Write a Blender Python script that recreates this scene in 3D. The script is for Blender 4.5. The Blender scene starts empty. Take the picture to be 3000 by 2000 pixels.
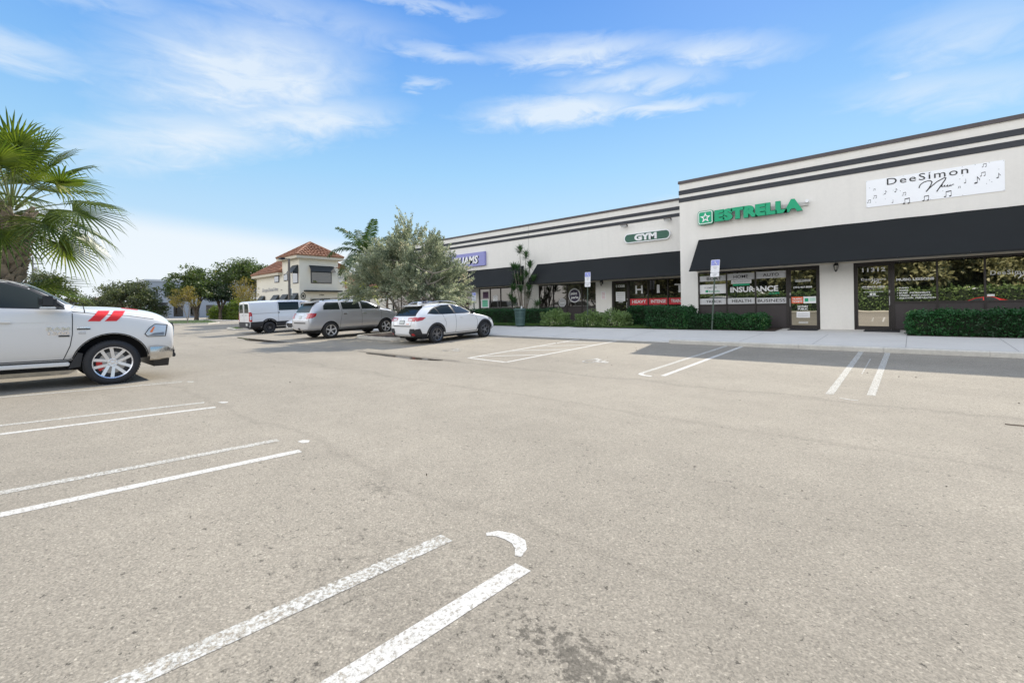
import bpy, bmesh, math, random
import numpy as np
from mathutils import Vector, Matrix
from mathutils.bvhtree import BVHTree
PI = math.pi
R = math.radians
scene = bpy.context.scene
C = bpy.data.collections.new('place'); scene.collection.children.link(C)

# ------------------------------------------------------------------ camera
YAW, ROLL = R(41.6), 0.016
fw = Vector((-math.sin(YAW), math.cos(YAW), 0)); rt = Vector((math.cos(YAW), math.sin(YAW), 0)); up = Vector((0, 0, 1))
ex = rt*math.cos(ROLL) - up*math.sin(ROLL); ey = rt*math.sin(ROLL) + up*math.cos(ROLL)
cd = bpy.data.cameras.new('camera'); cam = bpy.data.objects.new('camera', cd); C.objects.link(cam)
m = Matrix(((ex.x, ey.x, -fw.x, 0), (ex.y, ey.y, -fw.y, 0), (ex.z, ey.z, -fw.z, 1.30), (0, 0, 0, 1)))
cam.matrix_world = m
cd.sensor_width = 36; cd.lens = 36*1038/2352; cd.shift_y = -78.7/2352
cd.clip_start = 0.05; cd.clip_end = 3000
scene.camera = cam

# ------------------------------------------------------------------ exposure
vs = scene.view_settings
vs.view_transform = 'Standard'; vs.look = 'None'; vs.gamma = 1; vs.exposure = 0.86; vs.use_curve_mapping = False

# ------------------------------------------------------------------ sun
SUN = Vector((-1.76, 8.28, 6.8)).normalized()
EL = math.asin(SUN.z); AZ = math.atan2(SUN.x, SUN.y)
ld = bpy.data.lights.new('sun', 'SUN'); ld.energy = 3.0; ld.angle = R(0.55); ld.color = (1.0, 0.93, 0.80)
lo = bpy.data.objects.new('sun', ld); C.objects.link(lo)
lo.rotation_euler = (-SUN).to_track_quat('-Z', 'Y').to_euler()

# ------------------------------------------------------------------ sky
world = bpy.data.worlds.new('World'); scene.world = world; world.use_nodes = True
wt = world.node_tree; wn = wt.nodes; wl = wt.links; wn.clear()
def N(t, **k):
    n = wn.new(t)
    for a, b in k.items(): setattr(n, a, b)
    return n
def WM(op, a, b=None, c=None, clamp=False):
    n = N('ShaderNodeMath', operation=op, use_clamp=clamp)
    for i, v in enumerate((a, b, c)):
        if v is None: continue
        if isinstance(v, (int, float)): n.inputs[i].default_value = v
        else: wl.new(v, n.inputs[i])
    return n.outputs[0]
def WMIX(f, a, b):
    n = N('ShaderNodeMix', data_type='RGBA')
    for i, v in ((0, f), (6, a), (7, b)):
        if isinstance(v, (int, float)): n.inputs[i].default_value = v
        elif isinstance(v, tuple): n.inputs[i].default_value = v + (1,)
        else: wl.new(v, n.inputs[i])
    return n.outputs[2]
sky = N('ShaderNodeTexSky', sky_type='NISHITA', sun_disc=False, sun_elevation=EL, sun_rotation=AZ,
        air_density=1.0, dust_density=0.3, ozone_density=2.0)
tc = N('ShaderNodeTexCoord')
sep = N('ShaderNodeSeparateXYZ'); wl.new(tc.outputs['Generated'], sep.inputs[0])
dx, dy, dz = sep.outputs
az = WM('MULTIPLY', WM('ARCTAN2', dx, dy), 180/PI)
el = WM('MULTIPLY', WM('ARCSINE', dz), 180/PI)
ramp = N('ShaderNodeValToRGB'); cr = ramp.color_ramp
wl.new(WM('DIVIDE', el, 90), ramp.inputs[0])
def srgb(r, g, b):
    f = lambda v: (v/255/12.92 if v/255 <= .04045 else ((v/255+.055)/1.055)**2.4)
    return (f(r), f(g), f(b))
stops = [(0.0, (240, 248, 255)), (0.045, (222, 240, 255)), (0.11, (194, 229, 255)), (0.18, (166, 217, 255)), (0.25, (138, 197, 254)),
         (0.33, (112, 174, 249)), (0.45, (80, 145, 235)), (1.0, (70, 122, 205))]
EXPO = 2**-0.86
while len(cr.elements) < len(stops): cr.elements.new(0.5)
for e, (p, c) in zip(cr.elements, stops):
    e.position = p; e.color = tuple(v*EXPO for v in srgb(*c)) + (1,)
nish = N('ShaderNodeVectorMath', operation='SCALE'); wl.new(sky.outputs[0], nish.inputs[0]); nish.inputs[3].default_value = 0.07
base = WMIX(0.88, nish.outputs[0], ramp.outputs[0])
# thin streaky clouds: soft masks on the dome broken up by noise
def noise(scale, detail, rough, mp, dist=0.0):
    mn = N('ShaderNodeMapping'); mn.inputs['Scale'].default_value = mp; wl.new(vec, mn.inputs[0])
    n = N('ShaderNodeTexNoise'); n.inputs['Scale'].default_value = scale; n.inputs['Detail'].default_value = detail
    n.inputs['Roughness'].default_value = rough; n.inputs['Distortion'].default_value = dist
    wl.new(mn.outputs[0], n.inputs['Vector']); return n.outputs[0]
cb = N('ShaderNodeCombineXYZ'); wl.new(az, cb.inputs[0]); wl.new(el, cb.inputs[1]); vec = cb.outputs[0]
n1 = noise(0.06, 6, 0.55, (0.6, 1.7, 1), 0.6); n2 = noise(0.22, 5, 0.6, (0.45, 1.8, 1), 0.8)
n3 = noise(0.33, 9, 0.62, (0.55, 1.5, 1), 0.9)
brk = WM('ADD', WM('ADD', WM('MULTIPLY', n1, 1.3), WM('MULTIPLY', n2, 0.9)), WM('MULTIPLY', WM('SUBTRACT', n3, 0.46), 1.7))      # mean about 1.2
warp = WM('MULTIPLY', WM('SUBTRACT', n1, 0.5), 9.0)
blobs = [  # az, el, half-width, half-height, tilt, strength
    (-71, 24.5, 10.5, 4.8, 0.16, 1.05), (-66, 21.0, 9.5, 2.2, 0.16, 0.95), (-77, 17.5, 8, 2.6, 0.25, 0.85), (-66, 30.5, 14, 2.4, 0.0, 0.45),
    (-80, 15.0, 7, 0.9, 0.25, 0.4), (-50, 29.2, 8, 0.9, -0.05, 0.55), (-33, 28.9, 11, 1.5, -0.02, 0.85), (-17, 27.0, 8, 1.5, -0.16, 0.7),
    (-26, 25.5, 9, 1.3, -0.05, 0.75), (-36, 23.2, 9, 1.6, 0.03, 1.25), (-24, 22.4, 8, 0.8, -0.03, 0.9), (-52, 25.9, 2.4, 0.6, 0.1, 0.6),
    (3, 18.5, 8, 1.9, -0.2, 0.55), (4, 22.5, 7, 2.8, -0.1, 0.5), (-1.0, 20.6, 2.0, 0.6, 0, 0.55), (-89, 21.5, 5, 1.6, 0, 0.7),
    (-20, 12.5, 5, 0.8, 0, 0.35), (-84, 27.5, 9, 1.6, 0.1, 0.4), (-52, 33.5, 8, 0.7, 0, 0.5)]
tot = None
for (a0, e0, sa, se, t, s) in blobs:
    da = WM('SUBTRACT', WM('ADD', az, WM('MULTIPLY', WM('SUBTRACT', n2, 0.5), 7.0)), a0); de = WM('SUBTRACT', WM('SUBTRACT', WM('ADD', el, WM('ADD', WM('MULTIPLY', warp, 0.20), WM('MULTIPLY', WM('SUBTRACT', n3, 0.5), 3.2))), e0), WM('MULTIPLY', da, t))
    r2 = WM('ADD', WM('POWER', WM('ABSOLUTE', WM('DIVIDE', da, sa)), 2), WM('POWER', WM('ABSOLUTE', WM('DIVIDE', de, se)), 2))
    g = WM('MULTIPLY', WM('EXPONENT', WM('MULTIPLY', r2, -1.0)), s)
    tot = g if tot is None else WM('MAXIMUM', tot, g)
cl = WM('MULTIPLY', WM('SUBTRACT', WM('MULTIPLY', tot, brk), 0.12), 0.98, clamp=True)
# low white bank at the horizon, higher towards the left of the view
topb = WM('ADD', WM('MULTIPLY', WM('SMOOTH_MIN', az, -58, 6), -0.085), 2.4)     # about 7.5..10 deg on the left
mr = N('ShaderNodeMapRange', interpolation_type='SMOOTHSTEP')
wl.new(WM('SUBTRACT', WM('ADD', el, WM('MULTIPLY', warp, 0.10)), topb), mr.inputs[0])
mr.inputs[1].default_value = 1.2; mr.inputs[2].default_value = -1.6; mr.inputs[3].default_value = 0; mr.inputs[4].default_value = 0.82
side = N('ShaderNodeMapRange', interpolation_type='SMOOTHSTEP'); wl.new(az, side.inputs[0])
side.inputs[1].default_value = -46; side.inputs[2].default_value = -62; side.inputs[3].default_value = 0.15; side.inputs[4].default_value = 1
bank = WM('MULTIPLY', mr.outputs[0], side.outputs[0])
# unseen sky behind the viewer, brightened as added fill light for the facade
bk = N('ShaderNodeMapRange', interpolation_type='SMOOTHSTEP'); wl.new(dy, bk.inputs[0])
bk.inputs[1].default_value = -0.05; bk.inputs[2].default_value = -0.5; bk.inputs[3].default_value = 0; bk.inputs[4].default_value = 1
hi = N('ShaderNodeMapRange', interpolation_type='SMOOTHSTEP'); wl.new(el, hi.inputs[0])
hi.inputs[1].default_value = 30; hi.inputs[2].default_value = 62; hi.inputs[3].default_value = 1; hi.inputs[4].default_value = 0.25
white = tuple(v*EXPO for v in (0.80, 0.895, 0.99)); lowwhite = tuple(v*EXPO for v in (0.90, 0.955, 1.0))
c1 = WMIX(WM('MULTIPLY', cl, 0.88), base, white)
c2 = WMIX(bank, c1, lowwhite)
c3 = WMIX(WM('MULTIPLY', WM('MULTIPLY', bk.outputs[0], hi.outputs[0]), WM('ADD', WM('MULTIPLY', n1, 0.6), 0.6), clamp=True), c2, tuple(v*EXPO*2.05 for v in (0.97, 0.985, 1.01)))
# unseen sky overhead, brightened as added fill for ground and walkway in shade
zen_fill = N('ShaderNodeMapRange', interpolation_type='SMOOTHSTEP'); wl.new(el, zen_fill.inputs[0])
zen_fill.inputs[1].default_value = 38; zen_fill.inputs[2].default_value = 60; zen_fill.inputs[3].default_value = 0; zen_fill.inputs[4].default_value = 0.9
c4 = WMIX(zen_fill.outputs[0], c3, tuple(v*EXPO*1.12 for v in (0.84, 0.97, 1.18)))
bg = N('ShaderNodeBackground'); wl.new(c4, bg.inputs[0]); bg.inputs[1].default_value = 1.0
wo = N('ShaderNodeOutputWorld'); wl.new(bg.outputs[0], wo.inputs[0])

# ------------------------------------------------------------------ helpers
def tag(o, label=None, cat=None, group=None, kind=None):
    if label: o['label'] = label
    if cat: o['category'] = cat
    if group: o['group'] = group
    if kind: o['kind'] = kind
    return o
def empty(name, loc=(0, 0, 0), rz=0, parent=None):
    o = bpy.data.objects.new(name, None); o.empty_display_size = 0.2
    C.objects.link(o); o.location = loc; o.rotation_euler = (0, 0, rz)
    if parent: o.parent = parent
    return o
def kids(o): return [c for c in C.objects if c.parent == o]
def copy_tree(o, parent=None):
    ch = kids(o)
    c = o.copy(); C.objects.link(c); c.parent = parent
    for k in ch: copy_tree(k, c)
    return c
class MB:
    def __init__(s): s.v = []; s.f = []; s.mi = []; s.cur = 0
    def add(s, vs_, fs):
        n = len(s.v); s.v += [tuple(p) for p in vs_]; s.f += [tuple(i+n for i in f) for f in fs]; s.mi += [s.cur]*len(fs); return s
    def box(s, x0, x1, y0, y1, z0, z1):
        return s.add([(x0,y0,z0),(x1,y0,z0),(x1,y1,z0),(x0,y1,z0),(x0,y0,z1),(x1,y0,z1),(x1,y1,z1),(x0,y1,z1)],
                     [(0,3,2,1),(4,5,6,7),(0,1,5,4),(1,2,6,5),(2,3,7,6),(3,0,4,7)])
    def cbox(s, c, size, M=None):
        hx, hy, hz = [v/2 for v in size]; P = [Vector((a*hx, b*hy, d*hz)) for a, b, d in
            ((-1,-1,-1),(1,-1,-1),(1,1,-1),(-1,1,-1),(-1,-1,1),(1,-1,1),(1,1,1),(-1,1,1))]
        if M is not None: P = [M @ p for p in P]
        return s.add([p + Vector(c) for p in P], [(0,3,2,1),(4,5,6,7),(0,1,5,4),(1,2,6,5),(2,3,7,6),(3,0,4,7)])
    def tube(s, pts, r, n=8, cap=True):
        pts = [Vector(p) for p in pts]; rs = r if isinstance(r, (list, tuple)) else [r]*len(pts)
        vs_, fs = [], []; prev = None
        for i, p in enumerate(pts):
            t = (pts[min(i+1, len(pts)-1)] - pts[max(i-1, 0)])
            t = t.normalized() if t.length > 1e-9 else Vector((0,0,1))
            if prev is None: u = t.orthogonal().normalized()
            else:
                u = prev - t*prev.dot(t); u = u.normalized() if u.length > 1e-6 else t.orthogonal().normalized()
            prev = u; w = t.cross(u)
            for k in range(n):
                a = 2*PI*k/n; vs_.append(p + (u*math.cos(a) + w*math.sin(a))*rs[i])
            if i:
                for k in range(n):
                    fs.append(((i-1)*n+k, (i-1)*n+(k+1) % n, i*n+(k+1) % n, i*n+k))
        if cap: fs.append(tuple(range(n-1, -1, -1))); fs.append(tuple((len(pts)-1)*n+k for k in range(n)))
        return s.add(vs_, fs)
    def lathe(s, prof, n=24, axis='z', c=(0,0,0), closed=False):
        vs_, fs = [], []; c = Vector(c)
        for (r, h) in prof:
            for k in range(n):
                a = 2*PI*k/n; x, y = r*math.cos(a), r*math.sin(a)
                vs_.append(c + (Vector((x, y, h)) if axis == 'z' else Vector((h, x, y)) if axis == 'x' else Vector((x, h, y))))
        m_ = len(prof)
        for i in range(m_ if closed else m_-1):
            j = (i+1) % m_
            for k in range(n): fs.append((i*n+k, i*n+(k+1) % n, j*n+(k+1) % n, j*n+k))
        return s.add(vs_, fs)
    def prism(s, poly, y0, y1, M=None):     # poly in (x,z) swept in y
        n = len(poly); P = [Vector((x, y0, z)) for x, z in poly] + [Vector((x, y1, z)) for x, z in poly]
        if M is not None: P = [M @ p for p in P]
        return s.add(P, [tuple(range(n)), tuple(range(2*n-1, n-1, -1))] + [((i+1) % n, i, n+i, n+(i+1) % n) for i in range(n)])
    def build(s, name, mat, parent=None, smooth=False, bevel=0):
        me = bpy.data.meshes.new(name); me.from_pydata(s.v, [], s.f)
        for mm in (mat if isinstance(mat, (list, tuple)) else [mat]): me.materials.append(mm)
        me.polygons.foreach_set('material_index', s.mi)
        bm = bmesh.new(); bm.from_mesh(me); bmesh.ops.recalc_face_normals(bm, faces=bm.faces)
        if bevel:
            bmesh.ops.remove_doubles(bm, verts=bm.verts, dist=1e-5)
            bmesh.ops.bevel(bm, geom=[e for e in bm.edges if len(e.link_faces) == 2 and e.calc_face_angle(0) > 0.6], offset=bevel, segments=2, affect='EDGES', clamp_overlap=True)
        bm.to_mesh(me); bm.free()
        if smooth:
            me.polygons.foreach_set('use_smooth', [True]*len(me.polygons))
            me.set_sharp_from_angle(angle=R(38))
        o = bpy.data.objects.new(name, me); C.objects.link(o)
        if parent: o.parent = parent
        return o

MATS = {}
def mat(name, col, rough=0.6, metal=0.0, spec=0.5, noise=None, bump=None, coat=0.0, trans=0.0, emit=None):
    if name in MATS: return MATS[name]
    m_ = bpy.data.materials.new(name); m_.use_nodes = True; nt = m_.node_tree; b = nt.nodes['Principled BSDF']
    b.inputs['Base Color'].default_value = (*col, 1); b.inputs['Roughness'].default_value = rough
    b.inputs['Metallic'].default_value = metal; b.inputs['Specular IOR Level'].default_value = spec
    if coat: b.inputs['Coat Weight'].default_value = coat; b.inputs['Coat Roughness'].default_value = 0.03
    if noise or bump:
        t = nt.nodes.new('ShaderNodeTexCoord')
    if noise:   # (scale, amount[, scale2, amount2])
        prev = None; cur = (*col, 1)
        for i in range(0, len(noise), 2):
            n = nt.nodes.new('ShaderNodeTexNoise'); n.inputs['Scale'].default_value = noise[i]; n.inputs['Detail'].default_value = 6
            n.inputs['Roughness'].default_value = 0.65
            nt.links.new(t.outputs['Object'], n.inputs['Vector'])
            mr_ = nt.nodes.new('ShaderNodeMapRange'); mr_.inputs[1].default_value = 0.25; mr_.inputs[2].default_value = 0.75
            mr_.inputs[3].default_value = 1-noise[i+1]; mr_.inputs[4].default_value = 1+noise[i+1]*0.8
            nt.links.new(n.outputs[0], mr_.inputs[0])
            mu = nt.nodes.new('ShaderNodeVectorMath'); mu.operation = 'SCALE'
            if prev is None: mu.inputs[0].default_value = col
            else: nt.links.new(prev, mu.inputs[0])
            nt.links.new(mr_.outputs[0], mu.inputs[3]); prev = mu.outputs[0]
        nt.links.new(prev, b.inputs['Base Color'])
    if bump:    # (scale, strength, distance)
        n = nt.nodes.new('ShaderNodeTexNoise'); n.inputs['Scale'].default_value = bump[0]; n.inputs['Detail'].default_value = 5
        nt.links.new(t.outputs['Object'], n.inputs['Vector'])
        bp = nt.nodes.new('ShaderNodeBump'); bp.inputs['Strength'].default_value = bump[1]; bp.inputs['Distance'].default_value = bump[2]
        nt.links.new(n.outputs[0], bp.inputs['Height']); nt.links.new(bp.outputs[0], b.inputs['Normal'])
    if emit: b.inputs['Emission Color'].default_value = (*emit[:3], 1); b.inputs['Emission Strength'].default_value = emit[3]
    MATS[name] = m_; return m_
def leafmat(name, c1_, c2_, c3_=None, trans=0.35, rough=0.5, scale=0.8):
    """foliage: colour drawn per leaf, plus slow drift through the plant, part of the light passes through"""
    m_ = bpy.data.materials.new(name); m_.use_nodes = True; nt = m_.node_tree; n_ = nt.nodes; l = nt.links
    b = n_['Principled BSDF']; out = n_['Material Output']
    g = n_.new('ShaderNodeNewGeometry'); rp = n_.new('ShaderNodeValToRGB'); e = rp.color_ramp.elements
    e[0].color = (*c1_, 1); e[1].color = (*c2_, 1)
    if c3_: x = rp.color_ramp.elements.new(0.93); x.color = (*c2_, 1); e = rp.color_ramp.elements; e[len(e)-1].color = (*c3_, 1)
    t = n_.new('ShaderNodeTexCoord'); no = n_.new('ShaderNodeTexNoise'); no.inputs['Scale'].default_value = scale; l.new(t.outputs['Object'], no.inputs['Vector'])
    mx = n_.new('ShaderNodeMath'); mx.operation = 'MULTIPLY_ADD'; l.new(g.outputs['Random Per Island'], mx.inputs[0]); mx.inputs[1].default_value = 0.6
    m2 = n_.new('ShaderNodeMath'); m2.operation = 'MULTIPLY_ADD'; l.new(no.outputs[0], m2.inputs[0]); m2.inputs[1].default_value = 1.6; m2.inputs[2].default_value = -0.6
    l.new(m2.outputs[0], mx.inputs[2]); mx.use_clamp = True
    l.new(mx.outputs[0], rp.inputs[0]); l.new(rp.outputs[0], b.inputs['Base Color']); b.inputs['Roughness'].default_value = rough
    tr = n_.new('ShaderNodeBsdfTranslucent'); mi = n_.new('ShaderNodeMixShader'); mi.inputs[0].default_value = trans
    hs = n_.new('ShaderNodeHueSaturation'); hs.inputs['Value'].default_value = 1.5; hs.inputs['Saturation'].default_value = 1.1; l.new(rp.outputs[0], hs.inputs['Color'])
    l.new(hs.outputs[0], tr.inputs['Color']); l.new(b.outputs[0], mi.inputs[1]); l.new(tr.outputs[0], mi.inputs[2]); l.new(mi.outputs[0], out.inputs[0])
    MATS[name] = m_; return m_
def glassmat(name, tint, refl, dark=(0.01, 0.012, 0.012), rough=0.01, wav=0.0):
    """dark window pane: a mirror coat of the given strength over a dark body"""
    m_ = bpy.data.materials.new(name); m_.use_nodes = True; nt = m_.node_tree; n_ = nt.nodes; l = nt.links
    b = n_['Principled BSDF']; out = n_['Material Output']
    b.inputs['Base Color'].default_value = (*dark, 1); b.inputs['Roughness'].default_value = 0.4; b.inputs['Specular IOR Level'].default_value = 0
    g = n_.new('ShaderNodeBsdfGlossy'); g.inputs['Color'].default_value = (*tint, 1); g.inputs['Roughness'].default_value = rough
    fr = n_.new('ShaderNodeFresnel'); fr.inputs['IOR'].default_value = 1.5
    mr_ = n_.new('ShaderNodeMapRange'); l.new(fr.outputs[0], mr_.inputs[0]); mr_.inputs[1].default_value = 0.04; mr_.inputs[3].default_value = refl; mr_.inputs[4].default_value = 1
    if wav:
        t = n_.new('ShaderNodeTexCoord'); no = n_.new('ShaderNodeTexNoise'); no.inputs['Scale'].default_value = 1.3; l.new(t.outputs['Object'], no.inputs['Vector'])
        bp = n_.new('ShaderNodeBump'); bp.inputs['Strength'].default_value = wav; bp.inputs['Distance'].default_value = 0.02; l.new(no.outputs[0], bp.inputs['Height'])
        l.new(bp.outputs[0], g.inputs['Normal'])
    mi = n_.new('ShaderNodeMixShader'); l.new(mr_.outputs[0], mi.inputs[0]); l.new(b.outputs[0], mi.inputs[1]); l.new(g.outputs[0], mi.inputs[2]); l.new(mi.outputs[0], out.inputs[0])
    MATS[name] = m_; return m_

def text_mesh(body, x0, x1, z0, z1, y, bold=0.0, depth=0.004, shear=0.0, keep=False, space=1.0):
    """lettering facing -Y: returns list of verts and faces filling the box x0..x1, z0..z1"""
    cu = bpy.data.curves.new('t', 'FONT'); cu.body = body; cu.size = 1; cu.offset = bold; cu.extrude = 0.5; cu.shear = shear; cu.space_character = space
    cu.resolution_u = 3
    o = bpy.data.objects.new('t', cu); scene.collection.objects.link(o)
    dg = bpy.context.evaluated_depsgraph_get(); me = bpy.data.meshes.new_from_object(o.evaluated_get(dg))
    vs_ = [v.co.copy() for v in me.vertices]; fs = [tuple(p.vertices) for p in me.polygons]
    bpy.data.objects.remove(o); bpy.data.curves.remove(cu); bpy.data.meshes.remove(me)
    ax = min(v.x for v in vs_); bx = max(v.x for v in vs_); az_ = min(v.y for v in vs_); bz = max(v.y for v in vs_)
    sx = (x1-x0)/(bx-ax); sz = (z1-z0)/(bz-az_)
    if keep: sx = min(sx, sz*1.05); 
    off = (x1-x0-(bx-ax)*sx)/2
    return [Vector((x0+off+(v.x-ax)*sx, y-(v.z+0.5)*depth, z0+(v.y-az_)*sz)) for v in vs_], fs
def text(name, body, x0, x1, z0, z1, y, mt, parent, **k):
    v, f = text_mesh(body, x0, x1, z0, z1, y, **k)
    return MB().add(v, f).build(name, mt, parent)
def gz(y):
    if y < 8: return -0.02*max(y, -8)
    return -0.16 + 0.027*(min(y, 14.6)-8)
def walkz(y): return 0.15 + 0.0315*(y-14.6)
# ------------------------------------------------------------------ surfaces
def asphalt_mat(name, paint=None, wear=0.5):
    m_ = bpy.data.materials.new(name); m_.use_nodes = True; nt = m_.node_tree; n_ = nt.nodes; l = nt.links
    b = n_['Principled BSDF']; b.inputs['Roughness'].default_value = 0.86; b.inputs['Specular IOR Level'].default_value = 0.3
    g = n_.new('ShaderNodeNewGeometry')
    def no(scale, det=5, ro=0.6, mp=(1, 1, 1)):
        mn = n_.new('ShaderNodeMapping'); mn.inputs['Scale'].default_value = mp; l.new(g.outputs['Position'], mn.inputs[0])
        x = n_.new('ShaderNodeTexNoise'); x.inputs['Scale'].default_value = scale; x.inputs['Detail'].default_value = det; x.inputs['Roughness'].default_value = ro
        l.new(mn.outputs[0], x.inputs['Vector']); return x.outputs[0]
    def mp(x, a, b_, c_, d): 
        r = n_.new('ShaderNodeMapRange'); l.new(x, r.inputs[0]); r.inputs[1].default_value = a; r.inputs[2].default_value = b_; r.inputs[3].default_value = c_; r.inputs[4].default_value = d; return r.outputs[0]
    def mul(a, b_):
        r = n_.new('ShaderNodeMath'); r.operation = 'MULTIPLY'; l.new(a, r.inputs[0]); l.new(b_, r.inputs[1]); return r.outputs[0]
    vo = n_.new('ShaderNodeTexVoronoi'); vo.inputs['Scale'].default_value = 125; l.new(g.outputs['Position'], vo.inputs['Vector'])
    sepc = n_.new('ShaderNodeSeparateColor'); l.new(vo.outputs['Color'], sepc.inputs[0])
    grain = mp(sepc.outputs[0], 0, 1, 0.78, 1.18)                    # each stone its own tone
    pale = mp(sepc.outputs[1], 0.955, 0.96, 1.0, 1.35)                # a few pale stones
    gaps = mp(vo.outputs['Distance'], 0.0, 0.011, 1.0, 1.0)
    fine = mp(no(75, 5, 0.75), 0.33, 0.62, 0.72, 1.12)
    pits = mp(no(60, 3, 0.75), 0.28, 0.37, 0.50, 1.0)                # missing fines, dark little pits
    worn = mp(no(1.1, 4, 0.6), 0.55, 0.75, 0.0, 1.0)
    mid = mp(no(2.3, 5, 0.6), 0.3, 0.7, 0.93, 1.05)
    big = mp(no(0.16, 5, 0.6), 0.3, 0.7, 0.88, 1.10)
    lane = mp(no(0.30, 3, 0.5, (0.12, 1.6, 1)), 0.35, 0.7, 1.05, 0.93)   # wheel tracks run along the aisle
    v = mul(mul(mul(grain, fine), mul(pits, mid)), mul(mul(big, lane), pale))
    # patch where the binder has gone and the stone stands out
    sx = n_.new('ShaderNodeSeparateXYZ'); l.new(g.outputs['Position'], sx.inputs[0])
    def gauss(x0, y0, rx, ry):
        a = n_.new('ShaderNodeMath'); a.operation = 'MULTIPLY_ADD'; l.new(sx.outputs[0], a.inputs[0]); a.inputs[1].default_value = 1/rx; a.inputs[2].default_value = -x0/rx
        c_ = n_.new('ShaderNodeMath'); c_.operation = 'MULTIPLY_ADD'; l.new(sx.outputs[1], c_.inputs[0]); c_.inputs[1].default_value = 1/ry; c_.inputs[2].default_value = -y0/ry
        d = n_.new('ShaderNodeMath'); d.operation = 'ADD'; l.new(mul(a.outputs[0], a.outputs[0]), d.inputs[0]); l.new(mul(c_.outputs[0], c_.outputs[0]), d.inputs[1])
        f = n_.new('ShaderNodeMath'); f.operation = 'MULTIPLY'; l.new(d.outputs[0], f.inputs[0]); f.inputs[1].default_value = -1
        h = n_.new('ShaderNodeMath'); h.operation = 'EXPONENT'; l.new(f.outputs[0], h.inputs[0]); return h.outputs[0]
    def cracked(mask_, amount):
        nn = no(22, 4, 0.75); s_ = n_.new('ShaderNodeMath'); s_.operation = 'MULTIPLY_ADD'; l.new(mask_, s_.inputs[0]); s_.inputs[1].default_value = 0.20; l.new(mp(nn, 0.0, 1.0, 0.0, 1.0), s_.inputs[2])
        return mp(s_.outputs[0], 0.62, 0.68, 1.0, amount)
    v = mul(v, cracked(gauss(-0.95, 1.42, 0.33, 0.15), 0.55)); v = mul(v, cracked(gauss(-2.98, 1.85, 0.25, 0.10), 0.72)); v = mul(v, cracked(gauss(-1.75, 1.2, 0.9, 0.5), 0.84))
    # drainage stain down the valley of the lot
    ab = n_.new('ShaderNodeMath'); ab.operation = 'MULTIPLY_ADD'; l.new(no(0.8, 4, 0.6), ab.inputs[0]); ab.inputs[1].default_value = 0.9; l.new(sx.outputs[1], ab.inputs[2])
    for (yc, w_, dk) in ((8.62, 0.09, 0.92), (5.9, 0.07, 0.93), (2.55, 0.06, 0.94)):
        t_ = n_.new('ShaderNodeMath'); t_.operation = 'SUBTRACT'; l.new(ab.outputs[0], t_.inputs[0]); t_.inputs[1].default_value = yc
        q = n_.new('ShaderNodeMath'); q.operation = 'ABSOLUTE'; l.new(t_.outputs[0], q.inputs[0]); v = mul(v, mp(q.outputs[0], 0, w_*1.3, dk-.05, 1.0))
    col = n_.new('ShaderNodeVectorMath'); col.operation = 'SCALE'; col.inputs[0].default_value = (0.318, 0.281, 0.226); l.new(v, col.inputs[3])
    bp = n_.new('ShaderNodeBump'); bp.inputs['Strength'].default_value = 0.55; bp.inputs['Distance'].default_value = 0.006
    l.new(mul(fine, mul(grain, pits)), bp.inputs['Height']); l.new(bp.outputs[0], b.inputs['Normal'])
    if paint is None: l.new(col.outputs[0], b.inputs['Base Color'])
    else:
        w_ = mul(mp(no(48, 5, 0.8), 0.28+0.25*wear, 0.42+0.25*wear, 0.0, 1.0), mp(no(5, 3, 0.6), 0.18, 0.42, 1-wear*0.9, 1.0))
        x = n_.new('ShaderNodeMix'); x.data_type = 'RGBA'; l.new(w_, x.inputs[0]); l.new(col.outputs[0], x.inputs[6]); x.inputs[7].default_value = (*paint, 1)
        l.new(x.outputs[2], b.inputs['Base Color'])
    MATS[name] = m_; return m_
M_asph = asphalt_mat('asphalt')
M_line = asphalt_mat('line_paint', (0.62, 0.60, 0.56), 0.36)
M_lineworn = asphalt_mat('line_paint_worn', (0.60, 0.59, 0.55), 0.62)
M_conc = mat('concrete', (0.63, 0.592, 0.535), 0.85, noise=(1.2, 0.07, 22, 0.06), bump=(90, 0.25, 0.004))
M_kerb = mat('kerb_concrete', (0.56, 0.53, 0.47), 0.85, noise=(2.5, 0.16, 18, 0.10), bump=(60, 0.3, 0.005))
M_mulch = mat('mulch', (0.05, 0.032, 0.022), 0.95, noise=(25, 0.5), bump=(40, 0.8, 0.02))
M_soil = mat('grass_soil', (0.06, 0.085, 0.03), 0.95, noise=(3, 0.3, 40, 0.4), bump=(60, 0.8, 0.02))
M_field = mat('field', (0.07, 0.09, 0.035), 0.95, noise=(0.05, 0.3, 3, 0.3))

def struct(o, nm=None): o['kind'] = 'structure'; return o
# the lot: one sheet folded along the drainage valley
def sheet(xs, ys, zf, name, mt):
    v = [(x, y, zf(x, y)) for y in ys for x in xs]; n = len(xs)
    f = [(j*n+i, j*n+i+1, (j+1)*n+i+1, (j+1)*n+i) for j in range(len(ys)-1) for i in range(n-1)]
    return MB().add(v, f).build(name, mt)
struct(sheet([-130, -60, -30, -20, -10, 0, 10, 60], [-60, -30, -8, -4, 0, 4, 7.6, 7.8, 8.0, 8.2, 8.4, 11, 14.6, 20, 40, 90], lambda x, y: gz(y), 'parking_lot', M_asph))
struct(MB().box(-1500, 1500, -1500, 1500, -0.9, -0.45).build('terrain', M_field))

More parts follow.
